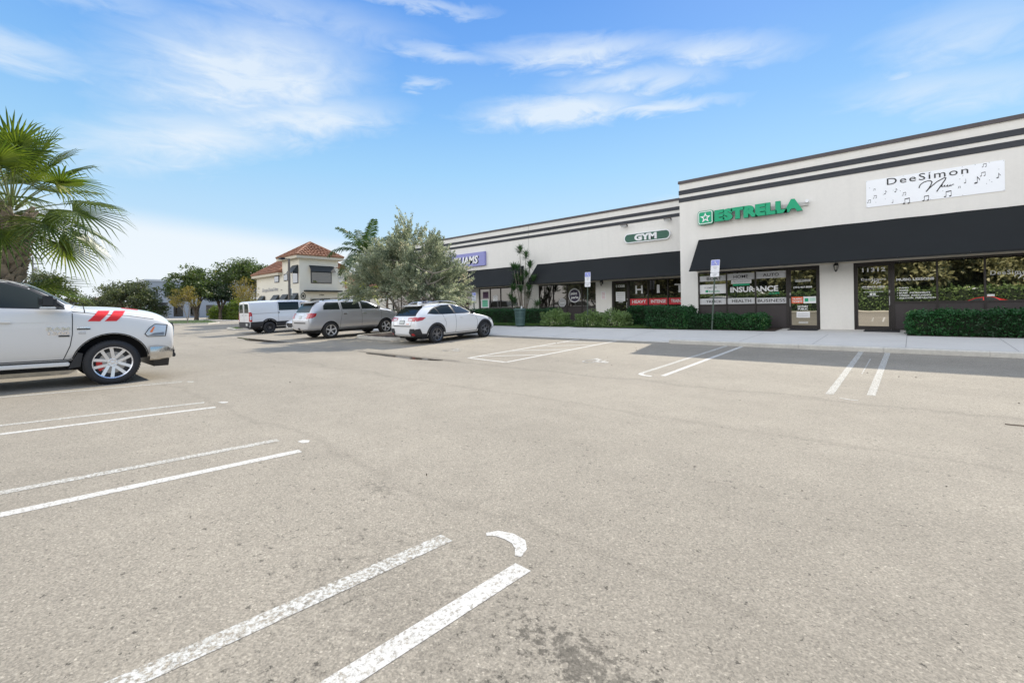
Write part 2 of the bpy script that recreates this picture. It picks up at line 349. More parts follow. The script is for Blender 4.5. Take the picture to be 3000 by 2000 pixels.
# walkway in front of the shops with its kerb
JX = [-33.5+1.62*i for i in range(24)]
def slab(x0, x1, front, zf, back, name, parent=None):
    mb = MB()
    mb.add([(x0, front, zf), (x1, front, zf), (x1, 17.9, walkz(17.9)), (x0, 17.9, walkz(17.9)), (x0, back, walkz(20)), (x1, back, walkz(20)),
            (x0, front, -0.3), (x1, front, -0.3), (x1, back, -0.3), (x0, back, -0.3)],
           [(0,1,2,3), (3,2,5,4), (6,7,1,0), (7,8,5,2,1), (8,9,4,5), (9,6,0,3,4)])
    return struct(mb.build(name, M_conc))
slab(-6.05, 30, 14.75, walkz(14.75), 20.2, 'walkway')
slab(-33.6, -6.05, 15.06, 0.055, 22.5, 'walkway')
mb = MB()
for i in range(20):      # kerb in cast lengths, rounded front edge
    x0 = -6.05+1.83*i; x1 = min(x0+1.824, 30); y0 = 14.60
    mb.add([(x0,y0,-.25),(x1,y0,-.25),(x1,y0,walkz(14.6)-.03),(x0,y0,walkz(14.6)-.03),(x0,y0+.03,walkz(14.6)),(x1,y0+.03,walkz(14.6)),(x1,14.748,walkz(14.75)+.001),(x0,14.748,walkz(14.75)+.001),(x0,14.748,-.25),(x1,14.748,-.25)],
           [(0,1,2,3),(3,2,5,4),(4,5,6,7),(7,6,9,8),(0,3,4,7,8),(1,9,6,5,2)])
struct(mb.build('kerb', M_kerb))
mb = MB()
for i in range(15):
    x0 = -6.06-1.83*(i+1); x1 = x0+1.824; y0 = 14.92
    mb.add([(x0,y0,-.25),(x1,y0,-.25),(x1,y0,.028),(x0,y0,.028),(x0,y0+.05,.052),(x1,y0+.05,.052),(x1,15.058,.054),(x0,15.058,.054),(x0,15.058,-.25),(x1,15.058,-.25)],
           [(0,1,2,3),(3,2,5,4),(4,5,6,7),(7,6,9,8),(0,3,4,7,8),(1,9,6,5,2)])
struct(mb.build('kerb', M_kerb))
# tooled joints and hairline cracks in the concrete
M_joint = mat('joint', (0.30, 0.28, 0.25), 0.9)
mb = MB()
def wz(x, y):
    if x > -6.05: return walkz(y)
    return 0.055+(walkz(17.9)-0.055)*(y-15.06)/(17.9-15.06) if y < 17.9 else walkz(17.9)+(walkz(20)-walkz(17.9))*(y-17.9)/(22.5-17.9)
def joint(x0, y0, x1, y1, w=0.006):
    d = Vector((x1-x0, y1-y0, 0)).normalized(); p = Vector((-d.y, d.x, 0))*w
    q = [Vector((x0, y0, 0))-p, Vector((x0, y0, 0))+p, Vector((x1, y1, 0))+p, Vector((x1, y1, 0))-p]
    mb.add([(v.x, v.y, wz(v.x, v.y)+0.0025) for v in q], [(0, 1, 2, 3)])
for x in (-0.15, 1.72, 3.5, -2.08, -3.95): joint(x, 14.76, x, 17.85)
for x in (-8.0, -11.2, -13.6, -16.4, -19.2, -22): joint(x, 15.1, x, 17.85)
joint(-5.9, 17.86, 6, 17.86)
struct(mb.build('walkway_joint', M_joint))

# ------------------------------------------------------------------ painted lines
def strip(pts, w, mt, name='parking_line', taper=False, lift=0.0022):
    mb = MB(); L, Rr = [], []
    for i, p in enumerate(pts):
        a = Vector(pts[max(i-1, 0)]); b = Vector(pts[min(i+1, len(pts)-1)]); d = (b-a).normalized(); n = Vector((-d.y, d.x))
        ww = w/2*(math.sin(PI*(i+0.4)/(len(pts)-0.2))**0.6 if taper else 1)
        for S, k in ((L, 1), (Rr, -1)): q = Vector(p)+n*ww*k; S.append((q.x, q.y, gz(q.y)+lift))
    n = len(pts); mb.add(L+Rr, [(i, i+1, n+i+1, n+i) for i in range(n-1)])
    return struct(mb.build(name, mt))
def line(x0, y0, x1, y1, mt=M_line, w=0.105):
    n = max(2, int(abs(y1-y0)/0.4)+2)
    ys = sorted(set([y0+(y1-y0)*i/(n-1) for i in range(n)]))
    strip([(x0+(x1-x0)*(y-y0)/(y1-y0), y) for y in ys], w, mt)
for (x0, y0, x1, y1, mm) in [(-2.25, -3.6, -2.045, 1.70, M_lineworn), (-1.60, -3.6, -1.515, 1.76, M_line), (-5.16, -3.6, -4.94, 1.88, M_lineworn), (-4.60, -3.6, -4.39, 1.87, M_line),
        (-8.40, -3.6, -7.88, 1.97, M_lineworn), (-7.70, -3.6, -7.36, 1.97, M_line), (-11.20, -3.6, -10.6, 2.28, M_lineworn)]:
    line(x0, y0, x1, y1, mm)
line(-10.9, 1.7, -10.75, 2.35, M_lineworn, 0.05)
strip([(-1.90, 1.88), (-1.86, 1.93), (-1.78, 1.95), (-1.70, 1.94), (-1.64, 1.89), (-1.60, 1.82)], 0.085, M_line, taper=True)
strip([(-4.74, 2.02), (-4.68, 2.04), (-4.62, 2.02)], 0.10, M_line, taper=True)
strip([(-7.74, 2.13), (-7.66, 2.17), (-7.6, 2.15)], 0.10, M_line, taper=True)
strip([(-10.62, 2.38), (-10.5, 2.42), (-10.42, 2.38)], 0.10, M_lineworn, taper=True)
for (x0, y0, x1, y1, mm) in [(-1.0, 8.6, -1.01, 14.58, M_lineworn), (-0.50, 8.80, -0.49, 14.58, M_lineworn), (-4.30, 8.9, -4.26, 14.58, M_lineworn), (-3.80, 8.84, -3.83, 14.58, M_line), (1.82, 9.2, 1.80, 14.5, M_line), (2.3, 9.2, 2.3, 14.5, M_line),
        (-9.57, 8.88, -9.66, 14.7, M_line), (-8.0, 8.75, -8.03, 14.7, M_line), (-13.25, 12.6, -13.2, 14.8, M_lineworn)]:
    line(x0, y0, x1, y1, mm)
strip([(-4.30, 8.92), (-4.26, 8.80), (-4.16, 8.72), (-4.04, 8.70), (-3.98, 8.71)], 0.10, M_line)
strip([(-9.60, 8.87), (-8.8, 8.80), (-8.0, 8.73)], 0.10, M_line)
strip([(-0.85, 8.38), (-0.75, 8.33), (-0.62, 8.33)], 0.035, M_line, taper=True)
strip([(-0.75, 10.9), (-0.75, 13.2)], 0.02, M_lineworn)
for a, b in (((-9.52, 9.24), (-8.08, 10.39)), ((-9.55, 10.73), (-8.08, 11.83)), ((-9.6, 12.13), (-8.08, 13.29)), ((-9.62, 13.55), (-8.1, 14.6))):
    strip([a, ((a[0]+b[0])/2, (a[1]+b[1])/2), b], 0.085, M_line)
def wheelchair(mb, M, t=0.10):
    """access symbol in the unit square, drawn with the transform M (2D -> 3D)"""
    def seg(p, q, w):
        p, q = Vector(p), Vector(q); d = (q-p).normalized(); n = Vector((-d.y, d.x))*w/2
        mb.add([M(p-n-d*w*.3), M(q-n+d*w*.3), M(q+n+d*w*.3), M(p+n-d*w*.3)], [(0, 1, 2, 3)])
    n = 14; mb.add([M(Vector((0.42+0.075*math.cos(2*PI*i/n), 0.90+0.075*math.sin(2*PI*i/n)))) for i in range(n)], [tuple(range(n))])
    seg((0.42, 0.78), (0.45, 0.42), 0.13); seg((0.44, 0.66), (0.68, 0.66), 0.08); seg((0.45, 0.42), (0.74, 0.42), t)
    seg((0.74, 0.42), (0.84, 0.12), t); seg((0.84, 0.10), (0.94, 0.14), 0.07)
    pts = [Vector((0.46+0.27*math.cos(a), 0.30+0.27*math.sin(a))) for a in [R(x) for x in range(130, 361, 12)]]
    for a, b in zip(pts, pts[1:]): seg(a, b, 0.075)
for (cx_, cy_, s_, mm) in ((-6.0, 10.0, 1.0, M_line), (-11.5, 10.0, 1.0, M_lineworn)):
    mb = MB(); wheelchair(mb, lambda p: (cx_+(0.5-p.y)*-0.72*s_, cy_+(p.x-0.5)*1.0*s_, gz(cy_+(p.x-0.5)*s_)+0.004)); struct(mb.build('painted_wheelchair_symbol', mm))

# standing water in the valley
M_water = mat('puddle_water', (0.085, 0.068, 0.048), 0.10, spec=0.5)
def puddle(x0, x1, yc, w, z, seed):
    rnd = random.Random(seed); n = 26; up_, dn = [], []
    for i in range(n+1):
        t = i/n; e = math.sin(PI*t)**0.55; x = x0+(x1-x0)*t
        k_ = 1+.22*math.sin(9*t+seed)+.12*math.sin(23*t); up_.append((x, yc+w*e*k_, z)); dn.append((x, yc-w*e*(1+.2*math.sin(7*t+2*seed)+.1*math.sin(19*t)), z))
    return struct(MB().add(up_+dn[::-1], [tuple(range(2*n+2))]).build('puddle', M_water))
puddle(-13.8, -9.8, 8.12, 0.30, -0.1520, 1)
puddle(-28.3, -20.4, 8.72, 0.52, -0.1405, 2)
M_wet = mat('wet_silt', (0.19, 0.16, 0.12), 0.6, noise=(3, 0.3))
def silt(x0, x1, yc, w, seed):
    rnd = random.Random(seed); n = 30; U_, D_ = [], []
    for i in range(n+1):
        t = i/n; e = math.sin(PI*t)**0.5; x = x0+(x1-x0)*t; a = yc+w*e*(1+.25*math.sin(8*t+1)+.1*math.sin(27*t)); b = yc-w*e*(1+.2*math.sin(6*t+3)+.1*math.sin(21*t))
        U_.append((x, a, gz(a)+.003)); D_.append((x, b, gz(b)+.003))
    mid = [(p[0], 8.0, gz(8.0)+.003) for p in U_] if yc-w < 8 else None
    mb = MB(); k = n+1
    if mid: mb.add(U_+mid+D_, [(i, i+1, k+i+1, k+i) for i in range(n)]+[(k+i, k+i+1, 2*k+i+1, 2*k+i) for i in range(n)])
    else: mb.add(U_+D_, [(i, i+1, k+i+1, k+i) for i in range(n)])
    struct(mb.build('wet_patch', M_wet))
silt(-14.6, -9.2, 8.24, 0.16, 5)

# ------------------------------------------------------------------ leaf scatter helpers
def quads(P, D, S, W, U=None):
    """leaf quads: centre P, long axis D (unit) with length S, width W, random roll"""
    n = len(P); rng = np.random.default_rng(n)
    if U is None:
        U = rng.normal(size=(n, 3))
    U = U - (U*D).sum(1, keepdims=True)*D; U /= np.linalg.norm(U, axis=1, keepdims=True)+1e-9
    a = D*(S/2)[:, None]; b = U*(W/2)[:, None]
    V = np.stack([P-a, P+b*1.0, P+a, P-b*1.0], 1).reshape(-1, 3)   # lozenge leaves
    return V
def leaf_mesh(name, V, mats, parent=None, idx=None):
    n = len(V)//4; me = bpy.data.meshes.new(name); me.vertices.add(len(V)); me.vertices.foreach_set('co', V.astype(np.float32).ravel())
    me.loops.add(4*n); me.loops.foreach_set('vertex_index', np.arange(4*n, dtype=np.int32)); me.polygons.add(n)
    me.polygons.foreach_set('loop_start', np.arange(0, 4*n, 4, dtype=np.int32)); me.polygons.foreach_set('loop_total', np.full(n, 4, dtype=np.int32))
    for m_ in (mats if isinstance(mats, (list, tuple)) else [mats]): me.materials.append(m_)
    if idx is not None: me.polygons.foreach_set('material_index', idx.astype(np.int32))
    me.update(calc_edges=True)
    o = bpy.data.objects.new(name, me); C.objects.link(o)
    if parent: o.parent = parent
    return o
def unit(n, rng):
    d = rng.normal(size=(n, 3)); return d/np.linalg.norm(d, axis=1, keepdims=True)
M_grass = leafmat('grass_blades', (0.035, 0.085, 0.015), (0.085, 0.16, 0.03), (0.20, 0.20, 0.07), 0.3)
def grass(poly, zf, dens, h=0.05, name='grass', seed=1):
    """lawn: soil sheet and countless blades as one object"""
    rng = np.random.default_rng(seed); P = np.array(poly); lo_, hi = P.min(0), P.max(0)
    area = (hi-lo_).prod(); n = int(area*dens); q = rng.random((n, 2))*(hi-lo_)+lo_
    ins = np.zeros(n, bool); j = len(P)-1
    for i in range(len(P)):
        c_ = ((P[i,1] > q[:,1]) != (P[j,1] > q[:,1])) & (q[:,0] < (P[j,0]-P[i,0])*(q[:,1]-P[i,1])/(P[j,1]-P[i,1]+1e-12)+P[i,0]); ins ^= c_; j = i
    q = q[ins]; n = len(q); z = np.array([zf(a, b) for a, b in q])
    D = unit(n, rng); D[:, 2] = np.abs(D[:, 2])+1.0; D /= np.linalg.norm(D, axis=1, keepdims=True)
    hh = h*(0.6+rng.random(n)*0.8); V = quads(np.c_[q, z]+D*hh[:, None]/2, D, hh, 0.012*np.ones(n)*(1+h*10))
    s = MB().add([(x, y, zf(x, y)) for x, y in poly], [tuple(range(len(poly)))])
    nb = len(V)//4
    base_ = [tuple(v) for v in V.tolist()]
    mb = MB(); mb.add(s.v, s.f); mb.cur = 1; k = len(s.v); mb.v += base_; mb.f += [(k+4*i, k+4*i+1, k+4*i+2, k+4*i+3) for i in range(nb)]; mb.mi += [1]*nb
    me = bpy.data.meshes.new(name); me.from_pydata(mb.v, [], mb.f); me.materials.append(M_soil); me.materials.append(M_grass)
    me.polygons.foreach_set('material_index', mb.mi); o = bpy.data.objects.new(name, me); C.objects.link(o); o['kind'] = 'stuff'
    return o
# ------------------------------------------------------------------ the shopping plaza
M_wall = mat('stucco', (0.80, 0.77, 0.715), 0.9, noise=(0.5, 0.035, 9, 0.03), bump=(38, 0.35, 0.006))
def streaks(m_, amount):     # faint vertical rain marks on the stucco
    nt = m_.node_tree; b = nt.nodes['Principled BSDF']; src = b.inputs['Base Color'].links[0].from_socket
    t = nt.nodes.new('ShaderNodeNewGeometry'); mp_ = nt.nodes.new('ShaderNodeMapping'); mp_.inputs['Scale'].default_value = (3.2, 3.2, 0.22); nt.links.new(t.outputs['Position'], mp_.inputs[0])
    n = nt.nodes.new('ShaderNodeTexNoise'); n.inputs['Scale'].default_value = 1.4; n.inputs['Detail'].default_value = 5; nt.links.new(mp_.outputs[0], n.inputs['Vector'])
    r = nt.nodes.new('ShaderNodeMapRange'); r.inputs[1].default_value = .45; r.inputs[2].default_value = .75; r.inputs[3].default_value = 1; r.inputs[4].default_value = 1-amount; nt.links.new(n.outputs[0], r.inputs[0])
    s = nt.nodes.new('ShaderNodeVectorMath'); s.operation = 'SCALE'; nt.links.new(src, s.inputs[0]); nt.links.new(r.outputs[0], s.inputs[3]); nt.links.new(s.outputs[0], b.inputs['Base Color'])
streaks(M_wall, .035)
M_soff = mat('soffit_paint', (0.66, 0.60, 0.50), 0.8)
M_band = mat('charcoal_band', (0.040, 0.043, 0.050), 0.7, noise=(6, 0.12), bump=(55, 0.2, 0.004))
M_cop = mat('coping_metal', (0.075, 0.062, 0.066), 0.45, noise=(3, 0.15))
M_frame = mat('bronze_frame', (0.042, 0.036, 0.034), 0.42, 0.3)
M_panel = mat('bulkhead_panel', (0.050, 0.041, 0.041), 0.5, noise=(4, 0.1))
def awn_mat():
    m_ = mat('awning_canvas', (0.0095, 0.0112, 0.0118), 0.8, spec=0.35, noise=(0.7, 0.16), bump=(240, 0.3, 0.003)); return m_
M_awn = awn_mat()
G_music = glassmat('film_glass', (1.0, 0.94, 0.84), 0.64, wav=0.05)
G_est = glassmat('tinted_glass', (1.0, 0.97, 0.86), 0.36, wav=0.04)
G_dark = glassmat('shop_glass', (0.9, 0.85, 0.78), 0.13, dark=(0.012, 0.011, 0.010), wav=0.06)
M_white = mat('vinyl_white', (0.85, 0.85, 0.85), 0.5)
M_frost = mat('frosted_vinyl', (0.62, 0.62, 0.63), 0.45)
M_black = mat('vinyl_black', (0.015, 0.015, 0.016), 0.5)
M_green = mat('sign_green', (0.0, 0.36, 0.17), 0.4)
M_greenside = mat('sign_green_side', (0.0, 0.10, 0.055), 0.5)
M_red = mat('vinyl_red', (0.62, 0.03, 0.045), 0.5)
M_orange = mat('vinyl_orange', (0.75, 0.13, 0.04), 0.5)
M_mint = mat('poster_mint', (0.16, 0.55, 0.36), 0.6)
M_purple = mat('sign_purple', (0.27, 0.275, 0.56), 0.45)
M_purpled = mat('deep_purple', (0.035, 0.025, 0.06), 0.5)
M_greyl = mat('print_grey', (0.42, 0.42, 0.43), 0.6)
M_metal = mat('brushed_metal', (0.55, 0.55, 0.56), 0.3, 0.9)
M_chrome = mat('chrome', (0.80, 0.80, 0.82), 0.08, 1.0)

def wall_with_openings(mb, x0, x1, z0, z1, yf, th, ops):
    """pieces of wall round openings (xa, xb, za, zb), butted end to end"""
    ops = sorted(ops); x = x0
    for (a, b, c, d) in ops:
        if a > x: mb.box(x, a, yf, yf+th, z0, z1)
        if c > z0: mb.box(a, b, yf, yf+th, z0, c)
        mb.box(a, b, yf, yf+th, d, z1); x = b
    if x < x1: mb.box(x, x1, yf, yf+th, z0, z1)

def storefront(parent, x0, x1, yf, z0, z1, mulls, sill, glass, frame_w=0.05, label=None):
    """aluminium storefront: frame with mullions and bulkhead panels, one pane per bay"""
    y = yf+0.05; fr = MB()
    xs = [x0]+list(mulls)+[x1]
    fr.box(x0, x1, y, y+.10, z1-frame_w, z1); fr.box(x0, x1, y, y+.10, z0, z0+.06)
    for i, x in enumerate(xs):
        a, b = (x, x+frame_w) if i == 0 else (x-frame_w, x) if i == len(xs)-1 else (x-frame_w/2, x+frame_w/2)
        fr.box(a, b, y+.001, y+.101, z0+.06, z1-frame_w)
    f = None
    if sill: fr.box(x0+frame_w, x1-frame_w, y+.004, y+.098, sill-.06, sill)
    f = fr.build('storefront', M_frame, parent, bevel=0.004)
    if label: f['label'] = label
    for i in range(len(xs)-1):
        a = xs[i]+(frame_w if i == 0 else frame_w/2); b = xs[i+1]-(frame_w if i == len(xs)-2 else frame_w/2)
        zb = sill if sill else z0+.06
        MB().box(a-.004, b+.004, y+.045, y+.057, zb-.004, z1-frame_w+.004).build('pane', glass, f)
        if sill: MB().box(a-.004, b+.004, y+.03, y+.06, z0+.056, sill-.056).build('bulkhead_panel', M_panel, f)
    return f
def glass_door(parent, x0, x1, yf, z0, z1, glass, handle_left, label):
    y = yf+0.05; fr = MB(); fr.box(x0, x1, y, y+.10, z1-.05, z1)
    for a in (x0, x1-.05): fr.box(a, a+.05, y, y+.10, z0, z1-.05)
    fr.box(x0+.05, x1-.05, y, y+.10, z0-.002, z0+.015)
    a, b = x0+.055, x1-.055
    fr.box(a, b, y+.02, y+.065, z0+.02, z0+.14); fr.box(a, b, y+.02, y+.065, z1-.14, z1-.055)
    for c, d in ((a, a+.06), (b-.06, b)): fr.box(c, d, y+.02, y+.065, z0+.14, z1-.14)
    f = fr.build('door', M_frame, parent, bevel=0.003); f['label'] = label
    MB().box(a+.056, b-.056, y+.036, y+.046, z0+.136, z1-.136).build('pane', glass, f)
    hx = a+.03 if handle_left else b-.03
    h = MB(); h.tube([(hx, y+.02, z0+.86), (hx, y-.045, z0+.86), (hx, y-.045, z0+1.16), (hx, y+.02, z0+1.16)], .011, 8); h.build('handle', M_metal, f, smooth=True)
    k = MB(); k.cbox((hx, y+.012, z0+1.33), (.035, .018, .09)); k.build('lock', M_metal, f, bevel=.003)
    return f
def awning(parent, x0, x1, yw, zt, zb, out, label):
    mb = MB()
    n = max(2, int((x1-x0)/1.55)); xs = [x0+(x1-x0)*i/n for i in range(n+1)]; ns = 6
    V, F = [], []
    for i, x in enumerate(xs):
        for j in range(ns+1):
            t = j/ns; sag = 0.012*math.sin(PI*t); V.append((x, yw-0.02-out*t, zt+(zb-zt)*t-sag))
            # the cloth dips a little between the ribs
    k = ns+1
    for i in range(n):
        xm = (xs[i]+xs[i+1])/2; base_ = len(V)
        for j in range(ns+1):
            t = j/ns; V.append((xm, yw-0.02-out*t, zt+(zb-zt)*t-0.012*math.sin(PI*t)-0.010))
        for j in range(ns):
            F.append((i*k+j, base_+j, base_+j+1, i*k+j+1)); F.append((base_+j, (i+1)*k+j, (i+1)*k+j+1, base_+j+1))
    mb.add(V, F)
    for x in (x0, x1): mb.add([(x, yw-.02, zt), (x, yw-.02-out, zb), (x, yw-.02, zb)], [(0, 1, 2)])
    mb.box(x0, x1, yw-.045-out, yw-.015-out, zb-.045, zb+.012)
    a = mb.build('awning', M_awn, parent, smooth=False); a['label'] = label
    for x in xs: MB().tube([(x, yw-.03, zb+.03), (x, yw-out-.03, zb)], .018, 6).build('awning_rib', M_metal, a)
    return a

# --- tall block on the right
YF = 20.0
tall = empty('shop_building', (0, 0, 0)); tag(tall, 'tall cream shop building on the right with two charcoal bands and a long black awning', 'building')
mb = MB(); wall_with_openings(mb, -7.71, 24, 0.0, 6.68, YF, .3, [(-6.97, -2.57, 0.30, 2.665), (-1.57, 6.95, 0.30, 2.665), (8.2, 14.5, .30, 2.665)])
mb.box(-7.71, 24, YF+.3, 40, 0, 6.45)
mb.box(-7.71, -7.41, YF+.3, 40, 6.45, 6.68)
mb.box(-6.97, -2.57, YF+.03, YF+.3, -0.1, 0.298); mb.box(-1.57, 6.95, YF+.03, YF+.3, -0.1, 0.298)
mb.build('wall', M_wall, tall)
mb = MB(); mb.box(-7.75, 24.05, YF-.05, YF+.33, 6.68, 6.745); mb.box(-7.752, 24.05, YF-.052, YF-.012, 6.62, 6.68); mb.box(-7.75, -7.38, YF+.33, 40, 6.68, 6.745); mb.build('roof_coping', M_cop, tall)
for z0, z1 in ((6.14, 6.33), (5.81, 6.0)): mb = MB(); mb.box(-7.735, 24, YF-.025, YF-.002, z0, z1); mb.box(-7.735, -7.712, YF-.002, YF+4, z0, z1); mb.build('charcoal_band', M_band, tall, bevel=.004)
awning(tall, -6.90, 16, YF, 4.07, 2.69, 1.16, 'long black awning over the insurance office and the music shop')
MB().box(-7.0, 15, YF-.022, YF-.001, 2.665, 2.76).build('lintel_trim', M_soff, tall)
sf = storefront(tall, -6.97, -3.61, YF, .30, 2.66, [-5.82, -4.73], 1.28, G_est, label='insurance office window with grey lettered bands')
yg = YF+.05+.045-.003
def band(parent, x0, x1, z0, z1, y, mt, name='decal'): return MB().box(x0, x1, y-.0015, y, z0, z1).build(name, mt, parent)
# insurance lettering
bays = [(-6.918, -5.847), (-5.793, -4.757), (-4.703, -3.662)]
for (a, b), (t0, t1), (w1, bnd) in zip(bays, ((2.27, 2.50), (2.28, 2.535), (2.28, 2.55)), (('BOAT', 0), ('HOME', 0), ('AUTO', 0))):
    band(sf, a, b, t0, t1, yg, M_frost, 'sign_band')
for w, a, b, z0, z1 in (('BOAT', -6.62, -6.02, 2.315, 2.43), ('HOME', -5.55, -5.0, 2.34, 2.465), ('AUTO', -4.46, -3.9, 2.355, 2.475)):
    text('lettering', w, a, b, z0, z1, yg-.003, M_black, sf, bold=.008)
for (a, b), (z0, z1) in zip(bays, ((1.285, 1.53), (1.285, 1.53), (1.285, 1.51))): band(sf, a, b, z0, z1, yg, M_frost, 'sign_band')
for w, a, b, z0, z1 in (('TRUCK', -6.66, -6.02, 1.35, 1.45), ('HEALTH', -5.62, -4.9, 1.345, 1.47), ('BUSINESS', -4.66, -3.7, 1.34, 1.46)):
    text('lettering', w, a, b, z0, z1, yg-.003, M_black, sf, bold=.008)
band(sf, -6.918, -5.847, 1.74, 2.13, yg, M_white, 'sign_band')
text('lettering', 'KEMPER', -6.72, -6.2, 1.96, 2.03, yg-.003, M_greyl, sf, bold=.01)
MB().box(-6.68, -6.57, yg-.004, yg-.002, 1.80, 1.89).build('logo', M_green, sf); text('lettering', 'Estrella', -6.54, -6.1, 1.80, 1.88, yg-.003, M_green, sf, bold=.01)
band(sf, -5.64, -4.88, 2.12, 2.27, yg-.002, M_white, 'sign_band'); text('lettering', 'PROGRESSIVE', -5.6, -4.92, 2.155, 2.235, yg-.005, M_greyl, sf, bold=.02, shear=.3)
band(sf, -5.58, -4.95, 2.03, 2.115, yg, M_green, 'sign_band')
text('lettering', 'INSURANCE', -5.68, -3.93, 1.76, 1.985, yg-.004, M_white, sf, bold=.035)
text('lettering', '.COM', -4.27, -3.90, 1.64, 1.735, yg-.003, M_green, sf, bold=.03)
d1 = glass_door(tall, -3.61, -2.57, YF, .30, 2.66, G_est, True, 'insurance office door with white and red lettering')
for z in (2.09, 2.13): band(d1, -3.36, -2.86, z, z+.018, yg-.012, M_white)
MB().box(-3.42, -2.85, yg-.013, yg-.0115, 2.175, 2.18).build('decal', M_white, d1)
text('lettering', '(954) 837-8888', -3.42, -2.82, 1.83, 1.915, yg-.012, M_white, d1, bold=.02)
band(d1, -3.49, -3.11, 1.27, 1.52, yg-.010, M_orange, 'sign_band'); text('lettering', 'TRAFFIC', -3.465, -3.14, 1.405, 1.475, yg-.013, M_white, d1, bold=.03); text('lettering', 'TICKETS', -3.465, -3.14, 1.305, 1.375, yg-.013, M_white, d1, bold=.03)
band(d1, -3.10, -2.70, 1.27, 1.52, yg-.010, M_white, 'sign_band'); MB().box(-3.06, -2.94, yg-.015, yg-.012, 1.33, 1.46).build('logo', M_green, d1)
for z in (1.36, 1.40, 1.44): band(d1, -2.91, -2.72, z, z+.02, yg-.013, M_mint)
text('lettering', 'NOTARY', -3.29, -2.95, 1.115, 1.19, yg-.012, M_white, d1, bold=.03); text('lettering', 'PUBLIC', -3.28, -2.96, 1.02, 1.095, yg-.012, M_white, d1, bold=.03)
band(d1, -3.33, -2.90, .73, .96, yg-.010, M_white, 'paper_notice')
for z in (.79, .85): band(d1, -3.29, -2.94, z, z+.02, yg-.013, M_greyl)
for z in (.52, .56): band(d1, -3.26, -2.96, z, z+.015, yg-.012, M_white)
# music shop
sm = storefront(tall, -.515, 6.95, YF, .30, 2.66, [.588, 1.662, 2.74, 3.82, 4.9, 5.95], 1.28, G_music, label='music shop window with white lettering')
text('lettering', 'MUSIC LESSONS', -.42, .52, 1.975, 2.06, yg-.003, M_white, sm, bold=.035)
for w, z, b in (('PIANO', 1.71, -.10), ('VOICE', 1.625, -.11), ('BRASS INSTRUMENTS', 1.54, .42), ('STRING INSTRUMENTS', 1.455, .45), ('AUDITION PREPARATION', 1.37, .555)):
    ws = w.split(' '); n0 = len(w); k0 = 0
    for wd in ws:
        text('lettering', wd, -.355+(b+.355)*k0/n0, -.355+(b+.355)*(k0+len(wd)-.15)/n0, z, z+.052, yg-.003, M_white, sm, bold=.03); k0 += len(wd)+1
    band(sm, -.405, -.385, z+.018, z+.036, yg, M_white)
def script_music(x0, z0, s, y, mt, parent, r):
    """the flowing word under the shop name, as pen strokes"""
    A = [(0.19,4.99),(0.20,5.05),(0.24,5.11),(0.31,5.155),(0.40,5.18),(0.47,5.165),(0.50,5.12),(0.475,5.04),(0.42,4.93),(0.36,4.84)]
    B = [(0.36,4.84),(0.44,4.94),(0.53,5.03),(0.62,5.11),(0.71,5.16),(0.79,5.205),(0.825,5.19),(0.80,5.12),(0.75,5.04),(0.68,4.92),(0.61,4.80)]
    D = [(0.61,4.80),(0.66,4.88),(0.71,4.95),(0.745,4.99),(0.725,4.93),(0.755,4.92),(0.80,4.965),(0.79,4.92),(0.83,4.92),(0.87,4.965),(0.85,4.915),(0.895,4.91),(0.925,4.96),(0.905,4.925),(0.94,4.92),(0.97,4.95),(1.0,4.955)]
    mb = MB()
    for k, L in enumerate((A, B, D)):
        P = [Vector((x0+(a-0.19)*s, z0+(c-4.80)*s)) for a, c in L]
        for i in range(len(P)-1):
            a, b = P[i], P[i+1]; d = b-a
            if d.length < 1e-6: continue
            d.normalize(); w = r*(1.0 if k < 2 else 0.7); n = Vector((-d.y, d.x))*w
            a2 = a-d*w*.5; b2 = b+d*w*.5; yy = y-.0002*i-.001*k
            mb.add([(a2-n).to_3d(), (b2-n).to_3d(), (b2+n).to_3d(), (a2+n).to_3d()], [(0, 1, 2, 3)])
            for q in range(4): v = mb.v[-4+q]; mb.v[-4+q] = (v[0], yy, v[1])
    return mb.build('lettering', mt, parent)
text('lettering', 'DeeSimon', 1.78, 2.62, 2.05, 2.18, yg-.003, M_white, sm, space=1.15); script_music(2.28, 1.90, .42, yg-.003, M_white, sm, .010)
band(sm, 1.70, 1.86, 1.40, 1.465, yg-.003, M_white, 'paper_notice')
d2 = glass_door(tall, -1.57, -.515, YF, .30, 2.66, G_music, False, 'music shop door with white lettering')
text('lettering', '11312', -1.33, -.70, 2.33, 2.47, yg-.012, M_white, d2, bold=.03, space=1.15)
text('lettering', 'DeeSimon', -1.36, -.69, 2.03, 2.115, yg-.012, M_white, d2, space=1.15); script_music(-1.09, 1.90, .34, yg-.012, M_white, d2, .008)
text('lettering', '(954)673-1000', -1.35, -.72, 1.77, 1.835, yg-.012, M_white, d2, bold=.03); band(d2, -1.32, -.74, 1.745, 1.753, yg-.011, M_white)
text('lettering', 'By Appointment Only', -1.29, -.76, 1.61, 1.65, yg-.012, M_white, d2, bold=.02)
for a in (-1.13, -1.04): band(d2, a, a+.07, 1.52, 1.585, yg-.011, M_white)
band(d2, -1.2, -.88, 1.48, 1.49, yg-.011, M_white)
st3 = storefront(tall, 8.2, 14.5, YF, .30, 2.66, [9.25, 10.3, 11.35, 12.4, 13.45], 1.28, G_est)

